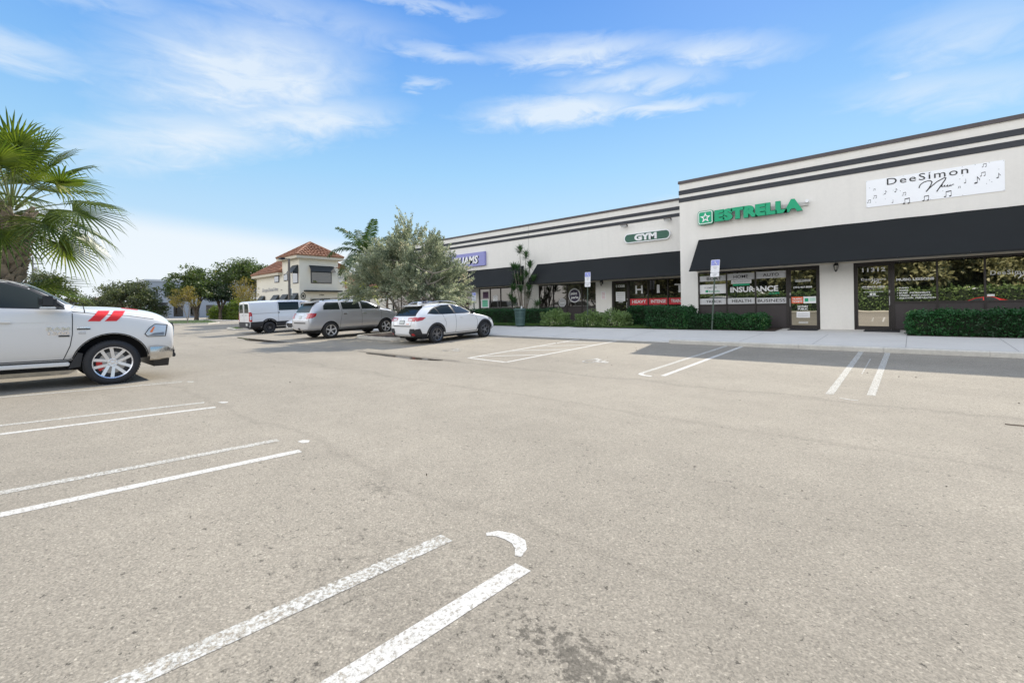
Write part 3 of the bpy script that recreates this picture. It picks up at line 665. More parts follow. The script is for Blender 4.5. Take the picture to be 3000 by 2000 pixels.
# --- low block on the left, set back
YL = 22.3
low = empty('shop_building', (0, 0, 0)); tag(low, 'low long cream shop building left of the taller one, partly behind the silver tree', 'building')
mb = MB(); wall_with_openings(mb, -34.2, -7.712, 0, 6.50, YL, .3, [(-33.6, -31.2, .28, 2.64), (-30.2, -23.93, .28, 2.64), (-22.93, -18.78, .28, 2.64), (-17.56, -13.44, .28, 2.64), (-12.44, -7.72, .28, 2.64)])
mb.box(-34.2, -7.712, YL+.3, 40, 0, 6.3); mb.box(-34.2, -33.9, YL+.3, 40, 6.3, 6.50); mb.box(-30.2, -7.72, YL+.03, YL+.3, -.1, .279)
mb.build('wall', M_wall, low)
mb = MB(); mb.box(-34.25, -7.712, YL-.05, YL+.33, 6.50, 6.57); mb.box(-34.252, -7.712, YL-.052, YL-.012, 6.46, 6.50); mb.build('roof_coping', M_cop, low)
for z0, z1 in ((5.99, 6.165), (5.665, 5.83)): MB().box(-34.22, -7.712, YL-.025, YL-.002, z0, z1).build('charcoal_band', M_band, low, bevel=.004)
MB().box(-18.305, -18.29, YL-.004, YL-.001, 2.8, 6.45).build('wall_joint', M_joint, low)
awning(low, -17.6, -7.73, YL, 3.96, 2.69, 1.16, 'black awning over the gym and the paint shop'); awning(low, -30.5, -18.72, YL, 3.96, 2.69, 1.16, 'black awning behind the silver tree')
MB().box(-30.2, -7.73, YL-.022, YL-.001, 2.64, 2.73).build('lintel_trim', M_soff, low)
sg = storefront(low, -11.45, -7.72, YL, .30, 2.63, [-10.35, -9.29, -8.25], .95, G_dark, label='gym window with white letters over red banners')
yl = YL+.05+.045-.003
for w, a, b in (('H', -11.06, -10.65), ('I', -9.87, -9.73), ('T', -8.94, -8.45)): text('lettering', w, a, b, 1.91, 2.34, yl-.003, M_white, sg, bold=.02)
for w, a, b in (('HEAVY', -11.38, -10.38), ('INTENSE', -10.32, -9.315), ('TRAINING', -9.26, -8.275)):
    band(sg, a, b, 1.31, 1.645, yl, M_red, 'banner'); text('lettering', w, a+.12, b-.08, 1.40, 1.57, yl-.004, M_white, sg, bold=.02)
d3 = glass_door(low, -12.44, -11.45, YL, .30, 2.63, G_dark, False, 'gym door with number and white notice')
text('lettering', '11308', -12.20, -11.68, 2.28, 2.43, yl-.012, M_white, d3, bold=.03)
band(d3, -12.22, -11.66, 1.53, 2.04, yl-.010, M_white, 'paper_notice')
for z in (1.60, 1.71, 1.82, 1.93): band(d3, -12.16, -11.73, z, z+.03, yl-.013, M_greyl)
band(d3, -12.05, -11.8, 1.46, 1.49, yl-.010, M_white)
sp = storefront(low, -17.56, -13.44, YL, .30, 2.63, [-16.47, -15.46, -14.42], 1.28, G_dark, label='paint shop window with round decals')
def disc(parent, cx_, cz, r, y, mt, name, n=32, ri=0):
    mb = MB()
    if ri:
        v = [(cx_+q*math.cos(2*PI*i/n), y, cz+q*math.sin(2*PI*i/n)) for q in (r, ri) for i in range(n)]
        mb.add(v, [(i, (i+1) % n, n+(i+1) % n, n+i) for i in range(n)])
    else: mb.add([(cx_+r*math.cos(2*PI*i/n), y, cz+r*math.sin(2*PI*i/n)) for i in range(n)], [tuple(range(n))])
    return mb.build(name, mt, parent)
disc(sp, -14.94, 1.93, .385, yl-.001, M_purpled, 'round_decal'); disc(sp, -14.94, 1.93, .42, yl-.002, M_frost, 'decal_ring', ri=.355)
text('lettering', 'paint', -15.2, -14.75, 1.93, 2.13, yl-.004, M_white, sp, bold=.03); text('lettering', 'perks', -15.16, -14.66, 1.70, 1.90, yl-.004, M_white, sp, bold=.03)
disc(sp, -15.82, 1.53, .25, yl-.001, M_greyl, 'round_decal'); disc(sp, -15.82, 1.53, .27, yl-.002, M_frost, 'decal_ring', ri=.235)
band(sp, -15.98, -15.66, 1.50, 1.53, yl-.002, M_white)
s2 = storefront(low, -22.93, -18.78, YL, .30, 2.63, [-21.87, -20.88, -19.87], 1.28, G_dark, label='window with posters behind the white crossover')
band(s2, -22.80, -22.0, 1.0+.29, 1.9, yl, M_white, 'poster'); band(s2, -22.66, -22.12, 1.35, 1.83, yl-.002, M_mint, 'poster'); band(s2, -22.6, -22.05, 1.95, 2.4, yl, mat('poster_plum', (.10, .04, .10), .6), 'poster')
band(s2, -21.62, -21.15, 1.75, 2.12, yl, M_white, 'paper_notice')
storefront(low, -30.2, -23.93, YL, .30, 2.63, [-29.1, -28.05, -27.0, -25.95, -24.92], .55, G_dark)
storefront(low, -33.6, -31.2, YL, .30, 2.63, [-32.4], .55, G_dark)

# --- signs hung on the walls
sgn = empty('wall_sign', (-6.55, YF, 4.98)); tag(sgn, 'green channel letter sign with a white star badge above the black awning', 'sign')
def rrect(x0, x1, z0, z1, r, n=6):
    P = []
    for cx_, cz, a0 in ((x1-r, z1-r, 0), (x0+r, z1-r, 90), (x0+r, z0+r, 180), (x1-r, z0+r, 270)):
        for i in range(n+1): a = R(a0+90*i/n); P.append((cx_+r*math.cos(a), cz+r*math.sin(a)))
    return P
def loc_build(mb, name, mt, parent, **k):
    o = mb.build(name, mt, parent, **k); me = o.data; t = parent.location
    me.transform(Matrix.Translation(-t)); return o
def loc_text(name, body, x0, x1, z0, z1, y, mt, parent, **k):
    v, f = text_mesh(body, x0, x1, z0, z1, y, **k); return loc_build(MB().add(v, f), name, mt, parent)
loc_build(MB().prism(rrect(-6.87, -6.24, 4.68, 5.26, .09), YF-.16, YF-.03), 'badge', M_greenside, sgn)
loc_build(MB().prism(rrect(-6.865, -6.245, 4.685, 5.255, .088), YF-.165, YF-.161), 'badge_face', M_green, sgn)
b_ = MB(); P = rrect(-6.845, -6.265, 4.705, 5.235, .08); Q = rrect(-6.815, -6.295, 4.735, 5.205, .06); n = len(P)
b_.add([(x, YF-.168, z) for x, z in P+Q], [(i, (i+1) % n, n+(i+1) % n, n+i) for i in range(n)]); loc_build(b_, 'badge_border', M_white, sgn)
def star(cx_, cz, r1, r2): return [(cx_+(r1 if i % 2 == 0 else r2)*math.sin(PI*i/5), cz+(r1 if i % 2 == 0 else r2)*math.cos(PI*i/5)) for i in range(10)]
P = star(-6.555, 4.96, .225, .095); Q = star(-6.555, 4.965, .115, .05); b_ = MB(); b_.add([(x, YF-.170, z) for x, z in P+Q], [(i, (i+1) % 10, 10+(i+1) % 10, 10+i) for i in range(10)]); loc_build(b_, 'star', M_white, sgn)
text_y = YF-.16
v, f = text_mesh('ESTRELLA', -6.17, -3.03, 4.715, 5.20, text_y+.03, bold=.075, depth=.10, space=1.02); loc_build(MB().add(v, f), 'letters', M_greenside, sgn)
v, f = text_mesh('ESTRELLA', -6.165, -3.025, 4.72, 5.205, text_y-.071, bold=.075, depth=.002, space=1.02); loc_build(MB().add(v, f), 'letter_faces', M_green, sgn)
loc_build(MB().box(-6.2, -2.88, YF-.055, YF-.003, 4.92, 5.06), 'raceway', mat('raceway', (.62, .60, .57), .6), sgn)
b_ = MB(); b_.lathe([(0, -.2), (.06, -.2), (.06, -.02), (0, -.02)], 14, 'y', (-2.9, YF, 5.06)); loc_build(b_, 'junction_box', M_white, sgn, smooth=True)

ban = empty('banner_sign', (0.46, YF, 5.0)); tag(ban, 'white banner with music notes and a dark shop name, on the wall above the awning', 'sign')
M_ban = mat('banner_vinyl', (0.93, 0.94, 0.96), 0.45, noise=(1.5, .02), bump=(1.6, .4, .03))
loc_build(MB().box(-1.18, 2.10, YF-.018, YF-.004, 4.555, 5.48), 'panel', M_ban, ban)
loc_text('lettering', 'DeeSimon', -.62, 1.33, 5.235, 5.455, YF-.022, M_black, ban, space=1.2)
o = script_music(.19, 4.80, 1.0, YF-.021, M_black, ban, .014); o.data.transform(Matrix.Translation(-ban.location))
notes = [(-0.95,5.15,.03,1),(-0.66,5.01,.06,0),(-0.39,5.03,.06,0),(-0.17,4.87,.05,1),(-0.93,4.9,.05,1),(-1.09,4.77,.05,1),(-0.47,4.67,.05,2),(-0.1,4.63,.09,1),(0.37,4.64,.08,1),(0.89,4.69,.09,1),(1.27,5.01,.06,2),(1.52,5.0,.1,3),(1.66,5.15,.06,1),(1.97,5.04,.07,0),(1.69,5.41,.05,1),(1.13,4.84,.03,1)]
dots = [(-1.08,5.22),(-0.67,4.77),(-0.92,4.7),(-0.72,4.93),(-0.46,5.03),(-0.28,4.98),(1.14,5.09),(1.21,5.18),(0.75,4.79),(1.78,4.93),(1.83,4.87),(1.72,4.84),(1.98,5.22),(1.78,5.47),(1.48,5.47)]
for (x, z, s, k) in notes:
    b_ = MB(); y = YF-.0205
    def pl(P): b_.add([(a, y, c_) for a, c_ in P], [tuple(range(len(P)))])
    def el_(cx_, cz, r): pl([(cx_+r*1.25*math.cos(a)-r*.2*math.sin(a), cz+r*.85*math.sin(a)+r*.35*math.cos(a)) for a in [2*PI*i/12 for i in range(12)]])
    w = .008 if s < .07 else .011
    if k == 1:
        for q in (-s*.8, s*.5): el_(x+q-s*.2, z-s, s*.26); pl([(x+q, z-s), (x+q+w, z-s), (x+q+w, z+s*.75), (x+q, z+s*.6)])
        pl([(x-s*.8, z+s*.45), (x+s*.5+w, z+s*.6), (x+s*.5+w, z+s*.95), (x-s*.8, z+s*.8)])
    else:
        el_(x-s*.3, z-s, s*.3); pl([(x-s*.03, z-s), (x-s*.03+w, z-s), (x-s*.03+w, z+s), (x-s*.03, z+s)])
        if k != 2: pl([(x, z+s), (x+s*.3, z+s*.5), (x+s*.6, z+s*.1), (x+s*.5, z-s*.35), (x+s*.42, z-s*.35), (x+s*.42, z), (x+s*.2, z+s*.35), (x, z+s*.55)])
    loc_build(b_, 'music_note', M_black, ban)
b_ = MB()
for (x, z) in dots: b_.add([(x+.009*math.cos(2*PI*i/8), YF-.0205, z+.009*math.sin(2*PI*i/8)) for i in range(8)], [tuple(range(8))])
loc_build(b_, 'dot_pattern', M_black, ban)
b_ = MB()
for x in (-1.16, -.2, .46, 1.2, 2.08):
    for z in (4.575, 5.46): b_.lathe([(0, -.026), (.012, -.024), (.012, -.018)], 8, 'y', (x, YF, z))
loc_build(b_, 'fixing', M_metal, ban)

gym = empty('wall_sign', (-10.32, YL, 4.85)); tag(gym, 'green capsule shaped sign reading GYM with a white rim', 'sign')
P = rrect(-11.58, -9.05, 4.60, 5.11, .25, 10)
loc_build(MB().prism(P, YL-.10, YL-.01), 'rim', M_white, gym)
loc_build(MB().prism(rrect(-11.53, -9.10, 4.65, 5.06, .20, 10), YL-.103, YL-.1005), 'panel', mat('sign_dark_green', (.04, .125, .085), .5), gym)
loc_text('lettering', 'GYM', -10.98, -9.76, 4.69, 5.03, YL-.108, M_white, gym, bold=.05)
loc_text('lettering_shadow', 'GYM', -10.96, -9.74, 4.675, 5.015, YL-.1045, M_greyl, gym, bold=.05)
pur = empty('wall_sign', (-25.6, YL, 4.7)); tag(pur, 'lilac box sign with white slanted letters behind the silver tree', 'sign')
loc_build(MB().box(-29.4, -22.1, YL-.16, YL-.01, 4.23, 5.19), 'panel', M_purple, pur, bevel=.01)
loc_text('lettering_shadow', 'WILLIAMS', -25.95, -22.66, 4.38, 4.94, YL-.164, M_black, pur, bold=.03, shear=.2)
loc_text('lettering', 'WILLIAMS', -26.02, -22.74, 4.41, 4.97, YL-.185, M_white, pur, bold=.03, shear=.2, depth=.015)
loc_text('lettering_shadow', 'SHERWIN', -29.2, -26.35, 4.38, 4.94, YL-.164, M_black, pur, bold=.03, shear=.2)
loc_text('lettering', 'SHERWIN', -29.27, -26.42, 4.41, 4.97, YL-.185, M_white, pur, bold=.03, shear=.2, depth=.015)

# floodlights over the gym sign
def floodlight(x, lab):
    t = empty('floodlight', (x, YL, 5.58)); tag(t, lab, 'light', 'floodlights above the gym sign')
    a = MB(); a.box(-.09, .09, -.022, -.003, -.05, .05); a.tube([(0, -.02, 0), (0, -.14, 0.0)], .018, 8); a.build('bracket', M_black, t)
    Mx = Matrix.Rotation(R(-28), 4, 'X') @ Matrix.Translation((0, 0, 0))
    h = MB(); h.cbox((0, -.22, -.01), (.36, .20, .07), Mx.to_3x3()); h.build('housing', mat('lamp_housing', (.10, .085, .07), .5), t, bevel=.01)
    g = MB(); g.cbox((0, -.235, -.05), (.30, .14, .012), Mx.to_3x3()); g.build('lens', M_white, t)
floodlight(-11.5, 'small bronze floodlight above the left end of the gym sign'); floodlight(-9.12, 'small bronze floodlight next to the tall building, above the gym sign')
# coach lanterns
def lantern(x, yw, z, lab):
    t = empty('wall_lantern', (x, yw, z)); tag(t, lab, 'lantern', 'black lanterns on the shop walls')
    a = MB(); a.box(-.055, .055, -.025, -.003, -.10, .10); a.tube([(0, -.02, .05), (0, -.10, .12), (0, -.15, .11), (0, -.15, .07)], .011, 8); a.build('bracket', M_black, t)
    f = MB()
    f.lathe([(0, .07), (.03, .06), (.085, .0), (.085, -.012), (0, -.012)], 6, 'z', (0, -.15, .02)); f.lathe([(0, -.17), (.05, -.17), (.05, -.15), (0, -.15)], 6, 'z', (0, -.15, 0)); f.lathe([(0, -.23), (.02, -.21), (.042, -.171), (0, -.171)], 6, 'z', (0, -.15, 0))
    for i in range(6):
        a_ = 2*PI*i/6; f.tube([(.075*math.cos(a_), -.15+.075*math.sin(a_), .005), (.046*math.cos(a_), -.15+.046*math.sin(a_), -.15)], .006, 5)
    f.build('frame', M_black, t)
    g = MB(); g.lathe([(.068, .0), (.042, -.148)], 6, 'z', (0, -.15, 0)); g.build('glass', mat('lantern_glass', (.5, .48, .42), .2, spec=.6), t)
    b2 = MB(); b2.lathe([(0, -.03), (.02, -.05), (.02, -.11), (0, -.14)], 8, 'z', (0, -.15, 0)); b2.build('bulb', M_white, t)
lantern(-2.06, YF, 2.60, 'black lantern on the pier between the two doors'); lantern(-13.0, YL, 2.62, 'black lantern above the small notice on the pier left of the gym door')
nt_ = empty('wall_notice', (-12.95, YL, 1.88)); tag(nt_, 'small white notice with red print on the pier left of the gym door', 'notice')
loc_build(MB().box(-13.09, -12.80, YL-.008, YL-.001, 1.66, 2.10), 'panel', M_white, nt_)
for z in (1.70, 1.77, 1.86, 1.93, 2.02): loc_build(MB().box(-13.05, -12.84, YL-.0105, YL-.0082, z, z+.022), 'print', mat('print_red', (.55, .12, .12), .6), nt_)
# doormats
M_mat = mat('rubber_mat', (.018, .018, .02), .9, bump=(120, .5, .004))
for x, lab in ((-3.02, 'black doormat at the insurance office door'), (-.80, 'black doormat at the music shop door')):
    b_ = MB(); b_.add([(x-.46, 19.15, walkz(19.15)+.003), (x+.46, 19.15, walkz(19.15)+.003), (x+.46, 19.80, walkz(19.8)+.003), (x-.46, 19.80, walkz(19.8)+.003),
        (x-.46, 19.15, walkz(19.15)+.017), (x+.46, 19.15, walkz(19.15)+.017), (x+.46, 19.80, walkz(19.8)+.017), (x-.46, 19.80, walkz(19.8)+.017)], [(0,3,2,1),(4,5,6,7),(0,1,5,4),(1,2,6,5),(2,3,7,6),(3,0,4,7)])
    tag(b_.build('doormat', M_mat), lab, 'doormat', 'doormats outside the shops')
# ------------------------------------------------------------------ vehicles: lofted bodies, panels projected onto them
def carpaint(name, col, metal=0.0, rough=0.25): return mat(name, col, rough, metal, coat=0.9 if metal < .5 else .8, noise=None)
M_pwhite = carpaint('paint_white', (0.80, 0.80, 0.80)); M_pvan = carpaint('paint_van_white', (0.74, 0.75, 0.76))
M_psilver = carpaint('paint_silver', (0.52, 0.525, 0.55), 0.35, 0.28); M_pred = carpaint('paint_red', (0.55, 0.015, 0.015))
M_well = mat('wheel_well', (0.012, 0.012, 0.013), 0.95); M_clad = mat('dark_cladding', (0.030, 0.030, 0.033), 0.65, noise=(8, .12))
M_tyre = mat('tyre_rubber', (0.022, 0.022, 0.024), 0.75, bump=(70, .3, .004)); M_alloy = mat('alloy', (0.80, 0.80, 0.82), 0.28, 0.5); M_alloyd = mat('alloy_dark', (0.22, 0.22, 0.235), 0.35, 0.8)
M_barrel = mat('wheel_barrel', (0.03, 0.03, 0.033), 0.6); M_disc = mat('brake_disc', (0.35, 0.33, 0.31), 0.4, 0.8); M_caliper = mat('caliper_red', (0.50, 0.02, 0.015), 0.4)
G_car = glassmat('car_glass', (.80, .84, .80), 0.035, dark=(0.016, 0.021, 0.020), rough=0.0); G_carL = glassmat('car_glass_light', (.93, .97, .96), 0.10, dark=(0.045, 0.05, 0.045), rough=0.0)
M_lred = mat('lamp_red', (0.45, 0.010, 0.012), 0.12, spec=.7, coat=1); M_lclear = mat('lamp_clear', (0.55, 0.56, 0.58), 0.10, 0.35, coat=1); M_lamber = mat('lamp_amber', (0.75, 0.16, 0.01), 0.15, coat=1)
M_seam = mat('shut_line', (0.02, 0.02, 0.022), 0.8); M_plate = mat('plate', (0.62, 0.64, 0.60), 0.5, noise=(40, .35)); M_plas = mat('black_plastic', (0.018, 0.018, 0.02), 0.45); M_badge = mat('badge_red', (.66, .012, .012), .45)

def ring(st):
    y, zb, w1, wm, zbelt, w2, z3, w3, z4 = st
    zm = zb+(zbelt-zb)*0.5
    half = [(0, zb), (w1*.8, zb), (w1, zb+.05), (wm, zm), (w2+.012, zbelt-.06), (w2-.015, zbelt+.015),
            ((w2+w3)/2+.012, (zbelt+z3)/2+.012*(z3-zbelt)/.5), (w3+.02, z3-.035), (w3-.05, z3+.3*(z4-z3)), (w3*.5, z4-.15*(z4-z3)), (0, z4)]
    full = half + [(-x, z) for x, z in half[-2:0:-1]]
    return [(x, y, z) for x, z in full]
def car_body(name, stations, mt, parent, wells, wellr, wellhw, smooth=2, mt_parts=()):
    rings = [ring(s) for s in stations]; n = len(rings[0]); V = [p for r_ in rings for p in r_]; F = []
    for i in range(len(rings)-1):
        for k in range(n): F.append((i*n+k, i*n+(k+1) % n, (i+1)*n+(k+1) % n, (i+1)*n+k))
    for base_ in (0, (len(rings)-1)*n):       # end caps as strips between the two sides
        h = n//2
        for k in range(h):
            a, b, c_, d = base_+k, base_+k+1, base_+(n-k-1) % n, base_+(n-k) % n
            q = []
            for v_ in (a, b, c_, d):
                if v_ not in q: q.append(v_)
            if len(q) > 2: F.append(tuple(q))
    o = MB().add(V, F).build(name, [mt, M_well], None)
    bm = bmesh.new(); bm.from_mesh(o.data); bmesh.ops.remove_doubles(bm, verts=bm.verts, dist=1e-6); bmesh.ops.recalc_face_normals(bm, faces=bm.faces); bm.to_mesh(o.data); bm.free()
    md = o.modifiers.new('s', 'SUBSURF'); md.levels = smooth; md.render_levels = smooth
    cuts = []
    for (wy, wz_) in wells:
        for s in (-1, 1):
            mb = MB(); x0, x1 = (wellhw-.30)*s, (wellhw+.25)*s
            mb.lathe([(0, x0), (wellr, x0), (wellr, x1), (0, x1)], 40, 'x', (0, wy, wz_)); mb.box(min(x0, x1), max(x0, x1), wy-wellr, wy+wellr, -1, wz_) if False else None
            # the arch opens downwards
            cu = mb.build('cut', [mt, M_well]); cu.data.polygons.foreach_set('material_index', [1]*len(cu.data.polygons)); cuts.append(cu)
            bb = MB().box(min(x0, x1)+.001, max(x0, x1)-.001, wy-wellr*.93, wy+wellr*.93, -1, wz_-wellr*.36).build('cut', [mt, M_well]); bb.data.polygons.foreach_set('material_index', [1]*6); cuts.append(bb)
    for cu in cuts:
        b = o.modifiers.new('b', 'BOOLEAN'); b.operation = 'DIFFERENCE'; b.object = cu; b.solver = 'EXACT'
    dg = bpy.context.evaluated_depsgraph_get(); dg.update(); me = bpy.data.meshes.new_from_object(o.evaluated_get(dg))
    for cu in cuts: bpy.data.objects.remove(cu)
    o.modifiers.clear(); o.data = me; me.name = name
    me.polygons.foreach_set('use_smooth', [True]*len(me.polygons)); me.set_sharp_from_angle(angle=R(32)); o.parent = parent
    bm = bmesh.new(); bm.from_mesh(me); bvh = BVHTree.FromBMesh(bm); bm.free()
    return o, bvh
def dense(poly, L=0.06):
    bm = bmesh.new(); vs_ = [bm.verts.new((a, 0, b)) for a, b in poly]; bm.faces.new(vs_); bmesh.ops.triangulate(bm, faces=bm.faces)
    for _ in range(6):
        ed = [e for e in bm.edges if e.calc_length() > L]
        if not ed: break
        bmesh.ops.subdivide_edges(bm, edges=ed, cuts=1); bmesh.ops.triangulate(bm, faces=bm.faces)
    P = [(v.co.x, v.co.z) for v in bm.verts]; bm.verts.index_update(); F = [tuple(v.index for v in f.verts) for f in bm.faces]; bm.free(); return P, F
def project(bvh, P, F, axis, name, mt, parent, thick=0.004, sink=0.004):
    """lay a flat outline on the body along an axis: '+x' '-x' side panels (y,z), '+y' '-y' front and back (x,z), '+z' (x,y)"""
    s = 1 if axis[0] == '+' else -1; a = axis[1]; out = []; nor = []
    for (u, v) in P:
        if a == 'x': o_, d = Vector((3*s, u, v)), Vector((-s, 0, 0))
        elif a == 'y': o_, d = Vector((u, 12*s, v)), Vector((0, -s, 0))
        else: o_, d = Vector((u, v, 6)), Vector((0, 0, -1))
        h = bvh.ray_cast(o_, d, 14)
        if a == 'y' and h[0] is not None and (abs(h[1].dot(d)) < .25): h = (None,)
        if h[0] is None: out.append(None); nor.append(None)
        else:
            nn = h[1] if h[1].dot(d) < 0 else -h[1]; out.append(h[0]); nor.append(nn)
    # smooth normals a bit by averaging over faces
    acc = [Vector() for _ in P]
    for f in F:
        if any(out[i] is None for i in f): continue
        q = sum((nor[i] for i in f), Vector())
        for i in f: acc[i] += q
    ok = [f for f in F if all(out[i] is not None for i in f)]
    use = sorted({i for f in ok for i in f}); ix = {i: k for k, i in enumerate(use)}
    if not use: return None
    top = [out[i]+acc[i].normalized()*thick for i in use]; bot = [out[i]-acc[i].normalized()*sink for i in use]; k = len(use)
    fs = [tuple(ix[i] for i in f) for f in ok]; ec = {}
    for f in fs:
        for i in range(len(f)):
            e = (f[i], f[(i+1) % len(f)]); ec[tuple(sorted(e))] = ec.get(tuple(sorted(e)), []) + [e]
    rim = [(e[0][1], e[0][0], k+e[0][0], k+e[0][1]) for e in ec.values() if len(e) == 1]
    o = MB().add(top+bot, fs+rim).build(name, mt, parent, smooth=True)
    return o
def patch(bvh, poly, axis, name, mt, parent, thick=0.004, L=0.06, sides=False):
    P, F = dense(poly, L)
    if sides: return [project(bvh, P, F, s+axis[-1], name, mt, parent, thick) for s in '+-']
    return project(bvh, P, F, axis, name, mt, parent, thick)
def ribbon(bvh, pts, w, axis, name, mt, parent, thick=0.003, closed=False, step=0.05):
    Q = []
    pts = [Vector(p) for p in pts] + ([Vector(pts[0])] if closed else [])
    for a, b in zip(pts, pts[1:]):
        n = max(1, int((b-a).length/step))
        for i in range(n): Q.append(a+(b-a)*i/n)
    Q.append(pts[-1]); V, F = [], []
    for i, p in enumerate(Q):
        d = (Q[min(i+1, len(Q)-1)]-Q[max(i-1, 0)]).normalized(); n = Vector((-d.y, d.x))*w/2; V += [tuple(p+n), tuple(p-n)]
        if i: F.append((2*i-2, 2*i-1, 2*i+1, 2*i))
    return project(bvh, V, F, axis, name, mt, parent, thick)
def ribbons(bvh, pts, w, name, mt, parent, **k):
    for s in '+-': ribbon(bvh, pts, w, s+'x', name, mt, parent, **k)
def arc(cy_, cz, r, a0, a1, n=16): return [(cy_+r*math.cos(R(a0+(a1-a0)*i/n)), cz+r*math.sin(R(a0+(a1-a0)*i/n))) for i in range(n+1)]

def make_wheel(Rr, w, rim, style, mt_rim, caliper=None):
    """a wheel about the x axis, outer face towards +x"""
    t = MB().lathe([(0, -w*.42), (rim*.55, -w*.42), (rim*.93, -w*.40), (rim*.93, w*.28), (rim*.90, w*.16), (0, w*.10)], 32, 'x').build('wheel', M_barrel, None, smooth=True)
    h = w/2; pr = [(rim-.012, h*.86), (rim+.02, h*.98), (rim+(Rr-rim)*.5, h*1.04), (Rr-.035, h*.95), (Rr-.008, h*.78), (Rr, h*.5), (Rr, -h*.5), (Rr-.008, -h*.78), (Rr-.035, -h*.95), (rim+.02, -h*.98), (rim-.012, -h*.86), (rim-.03, 0)]
    ty = MB().lathe(pr, 48, 'x', closed=True)
    for k in range(56):    # tread blocks
        a = 2*PI*k/56
        for q in (-.62, -.2, .22, .64):
            Mx = Matrix.Rotation(a+(.03 if q in (-.2, .64) else 0), 3, 'X'); ty.cbox(Mx @ Vector((q*h, 0, Rr-.002)), (h*.30, .026*Rr/.4, .010), Mx)
    ty.build('tyre', M_tyre, t, smooth=True)
    rm = MB(); rm.lathe([(rim-.018, h*.62), (rim-.012, h*.90), (rim+.004, h*.95), (rim+.012, h*.88), (rim-.002, h*.60)], 40, 'x', closed=True)
    xf = h*.74; xh = h*.62
    def spoke(a, w0, w1, r0, r1, off0=0, off1=0, th=.022):
        Mx = Matrix.Rotation(a, 3, 'X')
        P = [Mx @ Vector(p) for p in ((xh, -w0/2+off0, r0), (xh, w0/2+off0, r0), (xf, w1/2+off1, r1), (xf, -w1/2+off1, r1), (xh-th, -w0/2+off0, r0), (xh-th, w0/2+off0, r0), (xf-th, w1/2+off1, r1), (xf-th, -w1/2+off1, r1))]
        rm.add(P, [(0,1,2,3),(7,6,5,4),(0,4,5,1),(1,5,6,2),(2,6,7,3),(3,7,4,0)])
    hub = rim*.27
    rm.lathe([(0, xh-.03), (hub, xh-.03), (hub*1.02, xh-.004), (hub*.9, xh+.004), (rim*.12, xh+.002), (rim*.11, xh+.012), (0, xh+.014)], 24, 'x')
    if style == 'twin5':      # five pairs of flat spokes
        for i in range(5):
            a = 2*PI*i/5+PI/5*0
            for s in (-1, 1): spoke(a, rim*.17, rim*.19, hub*.75, rim*.985, s*rim*.13, s*rim*.26, .03)
    elif style == 'ten':
        for i in range(5):
            a = 2*PI*i/5
            for s in (-1, 1): spoke(a+s*.16, rim*.12, rim*.12, hub*.7, rim*.985, 0, s*rim*.07)
    elif style == 'five':
        for i in range(5):
            a = 2*PI*i/5; spoke(a, rim*.24, rim*.20, hub*.6, rim*.62)
            for s in (-1, 1): spoke(a, rim*.12, rim*.13, rim*.52, rim*.985, s*rim*.05, s*rim*.27)
    else:                      # pressed steel
        rm.lathe([(hub, xh-.02), (rim*.6, xh+.0), (rim*.85, xh-.05), (rim*.97, xh-.02)], 32, 'x')
    o = rm.build('rim', mt_rim, t, smooth=True, bevel=0)
    nb = MB()
    for i in range(5):
        a = 2*PI*i/5+PI/5; Mx = Matrix.Rotation(a, 3, 'X'); c_ = Mx @ Vector((xh, 0, hub*.72)); nb.lathe([(0, .022), (.012, .02), (.014, 0)], 8, 'x', c_)
    nb.build('wheel_nut', M_chrome, t, smooth=True)
    if caliper:
        MB().lathe([(rim*.2, .0), (rim*.70, .0), (rim*.70, .02), (rim*.2, .02)], 32, 'x', (h*.30, 0, 0)).build('brake_disc', M_disc, t, smooth=True)
        cb_ = MB(); A_ = [R(x) for x in range(152, 212, 10)]
        for a0, a1 in zip(A_, A_[1:]):
            P = []
            for xx in (h*.22, h*.50):
                for r_, a in ((rim*.5, a0), (rim*.80, a0), (rim*.80, a1), (rim*.5, a1)): P.append((xx, -r_*math.cos(a)*-1, r_*math.sin(a)))
            cb_.add(P, [(0,1,2,3),(7,6,5,4),(0,4,5,1),(1,5,6,2),(2,6,7,3),(3,7,4,0)])
        cb_.build('brake_caliper', caliper, t)
    return t
def put_wheels(root, proto, places, track):
    for i, (y, z) in enumerate(places):
        for s in (1, -1):
            w_ = proto if (i == 0 and s == 1) else copy_tree(proto)
            w_.parent = root; w_.location = (s*track, y, z); w_.rotation_euler = (0.35*i, 0, 0 if s == 1 else PI)
def box_part(name, c_, size, mt, parent, bevel=.008, rot=None):
    mb = MB().cbox((0, 0, 0), size); o = mb.build(name, mt, parent, bevel=bevel, smooth=True); o.location = c_
    if rot: o.rotation_euler = rot
    return o
def mirror(root, x, y, z, mt, sz=(.20, .13, .17)):
    for s in (1, -1):
        o = box_part('door_mirror', (s*(x+sz[0]*.55), y, z), sz, mt, root, .035)
        st = MB().tube([(s*x*.97-o.location.x, -.01, -.03), (0, 0, -.03)], .025, 8).build('mirror_arm', M_plas, o)
        MB().cbox((0, -sz[1]/2-.002, 0), (sz[0]*.8, .006, sz[2]*.75)).build('mirror_glass', G_car, o)

